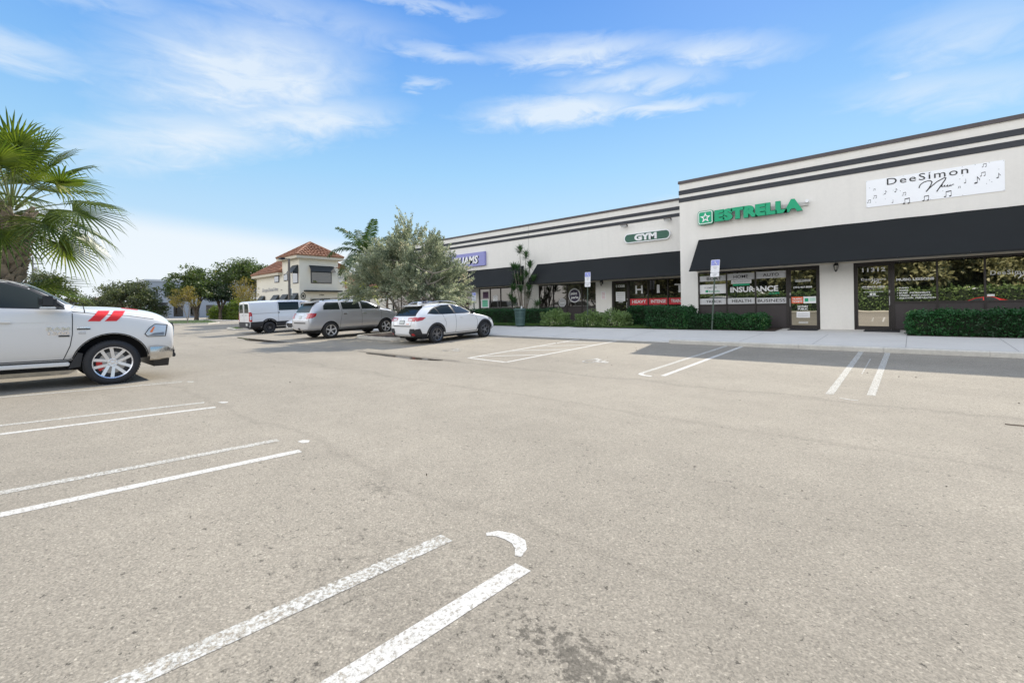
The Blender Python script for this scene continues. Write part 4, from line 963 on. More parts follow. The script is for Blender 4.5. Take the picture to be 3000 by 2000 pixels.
# ---------------- the white pickup
def pickup():
    root = empty('pickup_truck', (-12.31, -3.42, 0)); tag(root, 'white pickup truck with two slanted red stripes on its front wing at the left edge', 'pickup truck')
    # y runs from the tail (0) to the nose (5.83)
    S = [(0.00, .62, .80, .93, 1.12, .90, 1.20, .80, 1.20), (.10, .55, .90, .985, 1.22, .95, 1.32, .86, 1.32), (1.0, .52, .93, 1.0, 1.24, .96, 1.34, .88, 1.34), (1.86, .50, .93, 1.0, 1.25, .96, 1.35, .88, 1.36),
         (1.90, .50, .93, 1.0, 1.26, .96, 1.78, .74, 1.84), (2.05, .46, .93, 1.0, 1.29, .965, 1.86, .72, 1.93), (2.5, .44, .935, 1.005, 1.34, .975, 1.90, .71, 1.97), (3.2, .43, .935, 1.005, 1.36, .975, 1.90, .71, 1.97),
         (3.62, .43, .935, 1.005, 1.37, .975, 1.84, .70, 1.915), (3.95, .43, .935, 1.005, 1.38, .975, 1.66, .72, 1.74), (4.20, .43, .935, 1.005, 1.375, .975, 1.47, .76, 1.53), (4.34, .43, .94, 1.01, 1.33, .97, 1.40, .80, 1.475), (4.50, .43, .95, 1.015, 1.30, .97, 1.395, .78, 1.475),
         (4.9, .43, .96, 1.02, 1.285, .965, 1.37, .76, 1.47), (5.3, .43, .96, 1.015, 1.235, .95, 1.33, .72, 1.42), (5.52, .46, .94, 1.0, 1.18, .93, 1.28, .68, 1.365), (5.66, .50, .92, .98, 1.12, .91, 1.21, .64, 1.29), (5.72, .53, .90, .955, 1.08, .885, 1.15, .61, 1.22), (5.745, .56, .87, .92, 1.04, .85, 1.10, .58, 1.16)]
    M_body = carpaint('paint_pickup_white', (.70, .685, .66))
    body, bvh = car_body('body', S, M_body, root, [(1.12, .42), (4.78, .40)], .545, 1.0)
    wy = 4.78
    # glass
    win = [(2.32, 1.43), (4.13, 1.385), (4.12, 1.46), (3.92, 1.63), (3.70, 1.765), (3.45, 1.845), (3.15, 1.875), (2.42, 1.87), (2.30, 1.80)]
    patch(bvh, [(y, z+.015) for y, z in win], 'x', 'window_trim', M_plas, root, .003, sides=True)
    patch(bvh, [(2.37, 1.46), (3.20, 1.435), (3.20, 1.86), (2.46, 1.855), (2.36, 1.80)], 'x', 'side_window', G_car, root, .006, sides=True)
    patch(bvh, [(3.27, 1.435), (4.06, 1.42), (3.88, 1.62), (3.68, 1.745), (3.44, 1.825), (3.27, 1.85)], 'x', 'side_window', G_car, root, .006, sides=True)
    patch(bvh, [(-.74, 1.50), (.74, 1.50), (.66, 1.80), (.60, 1.895), (-.60, 1.895), (-.66, 1.80)], '+y', 'windscreen', glassmat('windscreen', (.95, .97, 1), .10, dark=(.03, .035, .035), rough=0), root, .005)
    patch(bvh, [(-.62, 1.48), (.62, 1.48), (.56, 1.80), (-.56, 1.80)], '-y', 'rear_window', G_car, root, .005)
    # shut lines
    ribbons(bvh, [(4.22, 1.385), (4.225, 1.20), (4.225, .95), (4.20, .75), (4.12, .50)], .012, 'door_seam', M_seam, root)
    ribbons(bvh, [(3.22, 1.40), (3.22, .50)], .010, 'door_seam', M_seam, root); ribbons(bvh, [(2.25, 1.42), (2.25, .85), (2.15, .55)], .010, 'door_seam', M_seam, root)
    ribbons(bvh, [(4.225, .50), (2.15, .50)], .012, 'door_seam', M_seam, root)
    ribbons(bvh, [(4.22, 1.36), (4.6, 1.315), (5.0, 1.285), (5.4, 1.215)], .009, 'hood_seam', M_seam, root)
    ribbons(bvh, [(4.13, 1.47), (3.93, 1.66), (3.68, 1.80), (3.40, 1.885), (2.9, 1.91), (2.4, 1.905)], .012, 'roof_seam', M_seam, root)
    ribbons(bvh, [(1.88, 1.30), (1.88, .55)], .02, 'bed_seam', M_seam, root)
    ribbons(bvh, [(2.3, 1.16), (4.2, 1.175)], .006, 'crease', M_body, root, thick=.006)
    # red stripes on the right-hand wing, hood vents
    for d in (0, .235): patch(bvh, [(4.425+d, 1.185), (4.595+d, 1.185), (4.755+d, 1.375), (4.585+d, 1.375)], '+x', 'stripe', M_badge, root, .009, .03)
    for s in (1, -1): patch(bvh, [(s*.30, 4.98), (s*.42, 5.0), (s*.44, 5.22), (s*.34, 5.24)], '+z', 'hood_vent', M_badge, root, .006)
    # badges
    def badge(body_, y0, y1, z0, z1, mt, th, bold=.03):
        v, f = text_mesh(body_, y0, y1, z0, z1, 0, bold=bold); 
        top = [(p.x, p.z) for p in v if True]; 
        # take only the faces of the front side
        n_ = [(i) for i in range(len(v))]; ff = [q for q in f if all(abs(v[i].y-min(w_.y for w_ in v)) < 1e-5 for i in q)]
        if ff: project(bvh, top, ff, '+x', 'badge', mt, root, th)
    badge('RAM', 3.90, 4.19, 1.03, 1.09, M_chrome, .014); badge('1500', 3.92, 4.19, .955, 1.01, M_chrome, .014, .03)
    patch(bvh, [(4.05, .915), (4.19, .915), (4.19, .94), (4.05, .94)], '+x', 'badge', M_plas, root, .01, .05)
    badge('HEMI', 4.285, 4.46, 1.06, 1.085, M_chrome, .01); patch(bvh, [(4.285, 1.035), (4.46, 1.035), (4.46, 1.055), (4.285, 1.055)], '+x', 'badge', M_plas, root, .01, .05)
    patch(bvh, [(4.31, .955), (4.40, .955), (4.40, 1.015), (4.35, 1.01), (4.30, .975)], '+x', 'badge', M_lclear, root, .008, .05)
    # front end: grille, lamps, chrome bumper
    patch(bvh, [(-.56, .74), (.56, .74), (.63, 1.04), (.56, 1.13), (-.56, 1.13), (-.63, 1.04)], '+y', 'grille', M_plas, root, .055)
    for z in (.82, .92, 1.02): patch(bvh, [(-.52, z), (.52, z), (.52, z+.03), (-.52, z+.03)], '+y', 'grille_bar', M_chrome, root, .07)
    patch(bvh, [(-.03, .74), (.03, .74), (.03, 1.08), (-.03, 1.08)], '+y', 'grille_bar', M_chrome, root, .072)
    for s in '+-':
        ribbon(bvh, [(5.25, .925), (5.29, .875), (5.58, .875), (5.62, 1.10), (5.41, 1.115), (5.32, 1.04)], .010, s+'x', 'lamp_trim', M_plas, root, .013, closed=True)
        patch(bvh, [(5.26, .93), (5.30, .885), (5.56, .885), (5.60, 1.09), (5.42, 1.105), (5.33, 1.03)], s+'x', 'headlight', M_lclear, root, .012)
        patch(bvh, [(5.30, .895), (5.55, .895), (5.56, .955), (5.40, .94)], s+'x', 'lamp_lens', M_alloyd, root, .017, .04); patch(bvh, [(5.325, .965), (5.365, .95), (5.41, 1.06), (5.385, 1.065)], s+'x', 'indicator', M_lamber, root, .016, .03)
        k = 1 if s == '+' else -1
        patch(bvh, [(k*.60, .83), (k*.86, .88), (k*.84, 1.06), (k*.62, 1.08)], '+y', 'headlight', M_lclear, root, .012)
    # bumper: swept chrome section wrapping round the corners
    prof = [(5.33, 1.012, 0), (5.46, 1.01, 0), (5.58, .965, 0), (5.67, .88, 0), (5.745, .70, 0), (5.80, .40, 0), (5.815, 0, 0)]
    pts = [(x, y) for y, x, _ in prof]; pts = pts+[(-x, y) for x, y in pts[-2::-1]]; sec = [(-.03, .405), (.01, .43), (.035, .50), (.035, .60), (.02, .665), (-.02, .69)]
    V, F = [], []; k = len(sec)
    for i, (x, y) in enumerate(pts):
        a = Vector(pts[max(i-1, 0)]); b = Vector(pts[min(i+1, len(pts)-1)]); d = (b-a).normalized(); nn = Vector((-d.y, d.x)); nn = nn if nn.dot(Vector((x*.4, y-5.0))) > 0 else -nn
        for o_, z in sec: V.append((x+nn.x*o_, y+nn.y*o_, z))
        if i: F += [((i-1)*k+j, (i-1)*k+j+1, i*k+j+1, i*k+j) for j in range(k-1)]
    bp = MB().add(V, F).build('front_bumper', mat('bumper_chrome', (.60, .58, .55), .2, 1.0), root, smooth=True)
    for s in (1, -1):
        box_part('fog_lamp', (s*.66, 5.76, .53), (.20, .05, .14), M_plas, root, .02); box_part('tow_hook', (s*.45, 5.83, .45), (.05, .06, .08), M_plas, root, .01)
        disc_ = MB().lathe([(0, .008), (.016, .006), (.018, 0)], 10, 'x' if False else 'y', (s*.62, 5.805, .60)).build('parking_sensor', M_body, root, smooth=True)
    MB().prism([(-.86, .27), (.86, .27), (.93, .42), (-.93, .42)], 5.42, 5.66).build('air_dam', M_plas, root)
    # arch lip, sill, underside, bed
    for wy_, wz_ in ((1.12, .42), (4.78, .40)):
        for s in '+-':
            a0 = arc(wy_, wz_, .505, 8, 172, 24); ribbon(bvh, [(y, z) for y, z in arc(wy_, wz_, .556, 2, 178, 30)], .016, s+'x', 'arch_lip', M_plas, root, .004)
    for s in (1, -1):
        MB().box(s*.90-.06, s*.90+.06, 1.75, 4.20, .385, .455).build('sill', M_body, root, bevel=.015)
        MB().add([(s*.96, 4.18, .34), (s*.96, 4.34, .36), (s*.97, 4.37, .60), (s*.97, 4.30, .62), (s*.80, 4.18, .34), (s*.80, 4.34, .36), (s*.80, 4.37, .60), (s*.80, 4.30, .62)], [(0,1,2,3),(7,6,5,4),(0,4,5,1),(1,5,6,2),(2,6,7,3),(3,7,4,0)]).build('mud_flap', M_plas, root)
        box_part('tail_light', (s*.90, .02, 1.0), (.14, .06, .36), M_lred, root, .02)
        box_part('door_handle', (s*1.015, 2.50, 1.17), (.035, .17, .035), M_body, root, .012); box_part('door_handle', (s*1.015, 3.40, 1.18), (.035, .17, .035), M_body, root, .012)
    MB().box(-.80, .80, .9, 5.2, .30, .52).build('underbody', M_well, root); MB().box(-.80, .80, .12, 1.80, 1.345, 1.375).build('bed_cover', M_plas, root); MB().box(-.88, .88, -.12, .02, .50, .68).build('rear_bumper', M_chrome, root, bevel=.02)
    # towing-size mirrors with clear lens below, aerial, wipers
    for s in (1, -1):
        mo = box_part('door_mirror', (s*1.19, 3.90, 1.525), (.25, .22, .21), M_plas, root, .05); MB().add([(-s*.05, .08, -.06), (-s*.05, .22, -.10), (-s*.16, .22, -.10), (-s*.16, .06, -.08), (-s*.05, .06, .02), (-s*.05, .14, -.02), (-s*.16, .16, -.02), (-s*.16, .04, .02)], [(0,1,2,3),(7,6,5,4),(0,4,5,1),(1,5,6,2),(2,6,7,3),(3,7,4,0)]).build('mirror_arm', M_plas, mo)
        MB().cbox((s*.03, .0, -.100), (.20, .20, .035)).build('mirror_lamp', M_lclear, mo, bevel=.01); MB().cbox((0, -.113, .0), (.20, .006, .17)).build('mirror_glass', G_car, mo)
    MB().tube([(.93, 4.40, 1.22), (.93, 4.385, 1.38), (.93, 4.36, 1.50)], [.012, .008, .006], 6).build('aerial', M_plas, root); MB().lathe([(0, -.05), (.02, -.045), (.022, 0), (.012, .05), (0, .05)], 10, 'z', (.945, 4.40, 1.235)).build('aerial_base', M_plas, root, smooth=True)
    MB().tube([(.80, 4.30, 1.50), (.45, 4.34, 1.53), (.10, 4.28, 1.545)], .010, 6).build('wiper', M_plas, root); MB().tube([(.05, 4.30, 1.50), (-.3, 4.34, 1.53), (-.62, 4.27, 1.545)], .010, 6).build('wiper', M_plas, root)
    w_ = make_wheel(.415, .285, .290, 'twin5', mat('polished_alloy', (.78, .78, .80), .22, .7), M_caliper); put_wheels(root, w_, [(1.12, .405), (4.78, .405)], .885)
    root.location.z = gz(-1)-.0; a = (gz(1.36)-gz(-2.3))/3.66
    root.rotation_euler = (math.atan(a), 0, 0); root.location.z = gz(1.36)-a*4.78
    return root
pickup()

def pose(root, x, y0, ya, yb, la, lb):
    """rest the car with wheels at local ya, yb on the lot"""
    a = (gz(y0+yb)-gz(y0+ya))/(yb-ya); root.location = (x, y0, gz(y0+ya)-a*ya); root.rotation_euler = (math.atan(a), 0, 0)

# ---------------- the white crossover
def crossover():
    root = empty('crossover_car'); tag(root, 'white compact crossover with black wheel arches and roof rails parked beside the silver tree', 'car')
    S = [(0.0, .42, .62, .74, .72, .70, .76, .60, .78), (.05, .34, .72, .80, .86, .78, .92, .68, .95), (.14, .30, .78, .86, .98, .82, 1.08, .72, 1.10), (.30, .27, .80, .885, 1.06, .84, 1.24, .70, 1.27), (.50, .26, .81, .895, 1.10, .86, 1.39, .64, 1.43), (.66, .25, .82, .90, 1.12, .865, 1.48, .61, 1.535),
         (.95, .24, .82, .90, 1.13, .87, 1.51, .60, 1.575), (1.5, .24, .82, .90, 1.12, .87, 1.53, .60, 1.60), (2.1, .24, .82, .90, 1.10, .87, 1.51, .60, 1.585), (2.55, .24, .82, .90, 1.08, .87, 1.41, .60, 1.485), (2.95, .24, .82, .90, 1.055, .87, 1.24, .64, 1.30),
         (3.25, .24, .82, .90, 1.035, .865, 1.08, .70, 1.13), (3.45, .24, .82, .90, 1.00, .86, 1.035, .70, 1.085), (3.85, .25, .82, .90, .93, .85, .965, .68, 1.01), (4.15, .28, .80, .88, .83, .81, .88, .62, .925), (4.35, .32, .74, .82, .74, .73, .77, .55, .81), (4.46, .38, .66, .72, .64, .62, .66, .48, .70)]
    body, bvh = car_body('body', S, M_pwhite, root, [(1.04, .34), (3.72, .34)], .385, .90)
    patch(bvh, [(.62, 1.17), (1.0, 1.135), (1.4, 1.12), (2.2, 1.115), (3.15, 1.09), (2.92, 1.23), (2.6, 1.385), (2.3, 1.465), (1.95, 1.50), (1.5, 1.49), (1.1, 1.43), (.85, 1.33)], 'x', 'window_trim', M_plas, root, .002, sides=True)
    patch(bvh, [(.72, 1.20), (.98, 1.16), (1.20, 1.15), (1.08, 1.39), (.90, 1.32)], 'x', 'side_window', G_car, root, .005, sides=True)
    patch(bvh, [(1.24, 1.15), (1.98, 1.14), (1.86, 1.475), (1.50, 1.465), (1.13, 1.405)], 'x', 'side_window', G_car, root, .005, sides=True)
    patch(bvh, [(2.08, 1.14), (2.98, 1.125), (2.80, 1.25), (2.52, 1.385), (2.25, 1.45), (1.97, 1.475)], 'x', 'side_window', G_carL, root, .005, sides=True)
    patch(bvh, [(-.68, 1.10), (.68, 1.10), (.60, 1.42), (.52, 1.47), (-.52, 1.47), (-.60, 1.42)], '-y', 'rear_window', G_car, root, .004); patch(bvh, [(-.66, 1.14), (.66, 1.14), (.55, 1.50), (-.55, 1.50)], '+y', 'windscreen', G_car, root, .004)
    MB().add([(-.60, .50, 1.505), (.60, .50, 1.505), (.58, .78, 1.555), (-.58, .78, 1.555), (-.58, .40, 1.475), (.58, .40, 1.475), (.58, .78, 1.53), (-.58, .78, 1.53)], [(0,1,2,3),(7,6,5,4),(0,4,5,1),(1,5,6,2),(2,6,7,3),(3,7,4,0)]).build('roof_spoiler', M_pwhite, root, bevel=.01)
    for wy_ in (1.04, 3.72):
        for s in '+-':
            P = arc(wy_, .34, .385, 12, 168, 22); Q = arc(wy_, .34, .475, 6, 174, 22)[::-1]; patch(bvh, P+Q, s+'x', 'arch_cladding', M_clad, root, .014, .05)
    ribbons(bvh, [(1.48, .30), (3.28, .30)], .11, 'sill_cladding', M_clad, root, thick=.014)
    for s in '+-':
        patch(bvh, [(.02, .60), (.24, .62), (.36, .42), (.62, .40), (.64, .27), (.05, .30)], s+'x', 'bumper_cladding', M_clad, root, .014); k = 1 if s == '+' else -1
        patch(bvh, [(k*.52, .62), (k*.76, .62), (k*.74, .32), (k*.60, .32), (k*.46, .46)], '-y', 'bumper_cladding', M_clad, root, .014)
        patch(bvh, [(k*.60, .36), (k*.72, .37), (k*.72, .44), (k*.60, .44)], '-y', 'reflector', M_lred, root, .02, .04)
        patch(bvh, [(k*.36, .93), (k*.76, .90), (k*.80, 1.03), (k*.74, 1.06), (k*.34, 1.03)], '-y', 'tail_light', M_lred, root, .012); patch(bvh, [(k*.38, .95), (k*.60, .93), (k*.60, .985), (k*.37, 1.0)], '-y', 'lamp_lens', M_lclear, root, .016, .04)
        patch(bvh, [(.10, .90), (.36, .94), (.52, 1.04), (.30, 1.055), (.12, 1.03)], s+'x', 'tail_light', M_lred, root, .012, .05)
        patch(bvh, [(k*.42, .66), (k*.70, .70), (k*.72, .79), (k*.46, .78)], '+y', 'headlight', M_lclear, root, .01); patch(bvh, [(4.0, .80), (4.32, .72), (4.28, .79), (3.98, .87)], s+'x', 'headlight', M_lclear, root, .01)
        patch(bvh, [(4.18, .30), (4.44, .34), (4.42, .52), (4.34, .36), (4.16, .38)], s+'x', 'bumper_cladding', M_clad, root, .014)
    patch(bvh, [(-.48, .44), (.48, .44), (.54, .66), (-.54, .66)], '+y', 'grille', M_plas, root, .014)
    ribbon(bvh, [(-.56, .72), (.56, .72)], .03, '-y', 'tailgate_seam', M_seam, root, .006); ribbon(bvh, [(-.56, .72), (-.60, .9), (-.64, 1.08)], .008, '-y', 'tailgate_seam', M_seam, root); ribbon(bvh, [(.56, .72), (.60, .9), (.64, 1.08)], .008, '-y', 'tailgate_seam', M_seam, root)
    patch(bvh, [(-.16, .80), (.16, .80), (.16, .94), (-.16, .94)], '-y', 'plate_frame', M_plas, root, .008, .05); patch(bvh, [(-.135, .815), (.135, .815), (.135, .925), (-.135, .925)], '-y', 'number_plate', M_plate, root, .012, .05)
    disc_p = [(.035*1.4*math.cos(2*PI*i/14), 1.0+.035*math.sin(2*PI*i/14)) for i in range(14)]; patch(bvh, disc_p, '-y', 'badge', M_chrome, root, .008, .05)
    for z in (.79, .82): ribbon(bvh, [(.28, z), (.46, z)], .012, '-y', 'badge', M_lamber, root, .005)
    ribbon(bvh, [(-.46, .82), (-.34, .82)], .02, '-y', 'badge', M_chrome, root, .005)
    for a in ([(2.03, 1.12), (2.06, .80), (2.05, .36)], [(1.36, 1.12), (1.52, .80), (1.50, .60)], [(3.12, 1.06), (3.26, .80), (3.26, .36)]): ribbons(bvh, a, .008, 'door_seam', M_seam, root)
    ribbons(bvh, [(3.2, 1.05), (3.7, .99), (4.05, .90)], .008, 'hood_seam', M_seam, root)
    for s in (1, -1):
        for y in (1.60, 2.62-.15): box_part('door_handle', (s*.90, y-.12, .97), (.035, .16, .03), M_pwhite, root, .01)
        MB().tube([(s*.56, .75, 1.555), (s*.58, .95, 1.62), (s*.58, 1.4, 1.65), (s*.57, 1.9, 1.645), (s*.56, 2.25, 1.60), (s*.54, 2.36, 1.54)], [.016, .018, .018, .018, .018, .016], 8).build('roof_rail', M_metal, root, smooth=True); box_part('rail_foot', (s*.57, 1.5, 1.605), (.04, .12, .07), M_plas, root, .01)
    MB().add([(-.03, .80, 1.56), (.03, .80, 1.56), (.02, 1.05, 1.60), (-.02, 1.05, 1.60), (0, .82, 1.66), (0, .92, 1.645)], [(0,1,4),(1,2,5,4),(2,3,5),(3,0,4,5),(0,3,2,1)]).build('shark_fin', M_pwhite, root)
    mirror(root, .86, 2.92, 1.14, M_plas, (.17, .12, .13)); MB().box(-.74, .74, .4, 4.1, .20, .40).build('underbody', M_well, root)
    w_ = make_wheel(.345, .225, .232, 'five', M_alloyd); put_wheels(root, w_, [(1.04, .345), (3.72, .345)], .785)
    pose(root, -14.98, 10.37, 1.04, 3.72, 0, 0); return root
crossover()

# ---------------- the silver sport utility
def suv():
    root = empty('sport_utility_car'); tag(root, 'large silver sport utility car parked left of the silver tree', 'car')
    S = [(0.0, .50, .80, .90, .86, .86, .90, .74, .92), (.06, .44, .90, .98, 1.02, .93, 1.08, .82, 1.10), (.16, .42, .93, 1.0, 1.18, .95, 1.28, .80, 1.31), (.30, .40, .94, 1.01, 1.30, .96, 1.52, .76, 1.56), (.50, .40, .94, 1.01, 1.34, .965, 1.74, .72, 1.80), (.72, .40, .94, 1.01, 1.35, .965, 1.82, .71, 1.88),
         (1.4, .38, .94, 1.01, 1.35, .97, 1.85, .71, 1.92), (2.3, .38, .94, 1.01, 1.34, .97, 1.84, .71, 1.92), (3.1, .38, .94, 1.01, 1.32, .97, 1.80, .70, 1.88), (3.6, .38, .94, 1.01, 1.30, .97, 1.66, .72, 1.74), (4.05, .38, .94, 1.01, 1.29, .965, 1.42, .78, 1.48), (4.25, .38, .94, 1.01, 1.27, .96, 1.34, .80, 1.39),
         (4.6, .38, .94, 1.01, 1.22, .955, 1.29, .78, 1.35), (4.95, .40, .93, 1.0, 1.14, .93, 1.22, .72, 1.28), (5.15, .44, .88, .96, 1.04, .88, 1.10, .66, 1.14), (5.22, .50, .82, .90, .94, .80, .96, .60, 1.0)]
    body, bvh = car_body('body', S, M_psilver, root, [(1.10, .40), (4.20, .40)], .455, 1.0)
    for P in ([(.78, 1.42), (1.62, 1.40), (1.62, 1.76), (.98, 1.76), (.82, 1.62)], [(1.76, 1.40), (2.74, 1.39), (2.74, 1.77), (1.76, 1.77)], [(2.84, 1.39), (3.86, 1.37), (3.62, 1.54), (3.30, 1.70), (3.0, 1.765), (2.84, 1.77)]): patch(bvh, P, 'x', 'side_window', G_car, root, .005, sides=True)
    patch(bvh, [(-.74, 1.30), (.74, 1.30), (.66, 1.72), (.58, 1.76), (-.58, 1.76), (-.66, 1.72)], '-y', 'rear_window', G_car, root, .005); patch(bvh, [(-.74, 1.44), (.74, 1.44), (.62, 1.82), (-.62, 1.82)], '+y', 'windscreen', G_car, root, .005)
    MB().add([(-.68, .30, 1.79), (.68, .30, 1.79), (.66, .72, 1.86), (-.66, .72, 1.86), (-.68, .32, 1.745), (.68, .32, 1.745), (.66, .72, 1.80), (-.66, .72, 1.80)], [(0,1,2,3),(7,6,5,4),(0,4,5,1),(1,5,6,2),(2,6,7,3),(3,7,4,0)]).build('roof_spoiler', M_psilver, root, bevel=.015)
    for s in '+-':
        k = 1 if s == '+' else -1
        patch(bvh, [(k*.70, 1.00), (k*.93, 1.02), (k*.93, 1.26), (k*.80, 1.27), (k*.68, 1.14)], '-y', 'tail_light', M_lred, root, .014); patch(bvh, [(.04, 1.03), (.22, 1.04), (.36, 1.12), (.42, 1.25), (.20, 1.27), (.06, 1.2)], s+'x', 'tail_light', M_lred, root, .014, .05)
        patch(bvh, [(k*.55, .86), (k*.86, .90), (k*.84, 1.06), (k*.58, 1.04)], '+y', 'headlight', M_lclear, root, .012); patch(bvh, [(4.86, .94), (5.18, .90), (5.12, 1.06), (4.84, 1.10)], s+'x', 'headlight', M_lclear, root, .012)
        for wy_ in (1.10, 4.20): ribbon(bvh, arc(wy_, .40, .475, 4, 176, 24), .035, s+'x', 'arch_lip', M_psilver, root, .014)
    patch(bvh, [(-.50, .62), (.50, .62), (.56, .98), (-.56, .98)], '+y', 'grille', M_plas, root, .014)
    ribbon(bvh, [(-.62, .80), (.62, .80)], .05, '-y', 'bumper_step', M_clad, root, .012); patch(bvh, [(-.13, 1.0), (.13, 1.0), (.13, 1.14), (-.13, 1.14)], '-y', 'number_plate', M_plate, root, .012, .05); ribbon(bvh, [(-.30, 1.2), (.30, 1.2)], .03, '-y', 'badge', M_chrome, root, .015)
    patch(bvh, [(-.16, .46), (.02, .46), (.02, .56), (-.16, .56)], '-y', 'tow_hitch', M_plas, root, .02, .05)
    for a in ([(1.69, 1.78), (1.72, 1.2), (1.62, .80), (1.60, .50)], [(2.79, 1.77), (2.80, 1.2), (2.80, .50)], [(3.94, 1.34), (3.96, .9), (3.86, .50)]): ribbons(bvh, a, .010, 'door_seam', M_seam, root)
    ribbons(bvh, [(.2, 1.12), (4.9, 1.05)], .008, 'crease', M_psilver, root, thick=.008); ribbons(bvh, [(1.62, .47), (3.70, .47)], .10, 'sill_cladding', M_psilver, root, thick=.02)
    for s in (1, -1):
        for y in (1.86, 2.95): box_part('door_handle', (s*1.01, y, 1.18), (.045, .20, .045), M_chrome, root, .014)
        MB().tube([(s*.62, .9, 1.86), (s*.63, 1.1, 1.955), (s*.63, 2.0, 1.97), (s*.62, 2.9, 1.945), (s*.61, 3.1, 1.87)], .018, 8).build('roof_rail', M_plas, root, smooth=True)
        MB().box(s*.98-.06, s*.98+.06, 1.7, 3.6, .34, .39).build('running_board', M_plas, root, bevel=.01)
    MB().tube([(-.55, 1.15, 1.955), (-.55, 1.15, 1.97), (.55, 1.15, 1.97), (.55, 1.15, 1.955)], .016, 6).build('roof_bar', M_plas, root); MB().tube([(-.55, 2.35, 1.955), (-.55, 2.35, 1.97), (.55, 2.35, 1.97), (.55, 2.35, 1.955)], .016, 6).build('roof_bar', M_plas, root)
    mirror(root, .95, 3.72, 1.42, M_psilver, (.22, .14, .18)); MB().box(-.82, .82, .5, 4.8, .28, .50).build('underbody', M_well, root)
    w_ = make_wheel(.40, .27, .262, 'ten', M_alloy); put_wheels(root, w_, [(1.10, .40), (4.20, .40)], .885)
    pose(root, -22.42, 9.62, 1.10, 4.20, 0, 0); return root
suv()

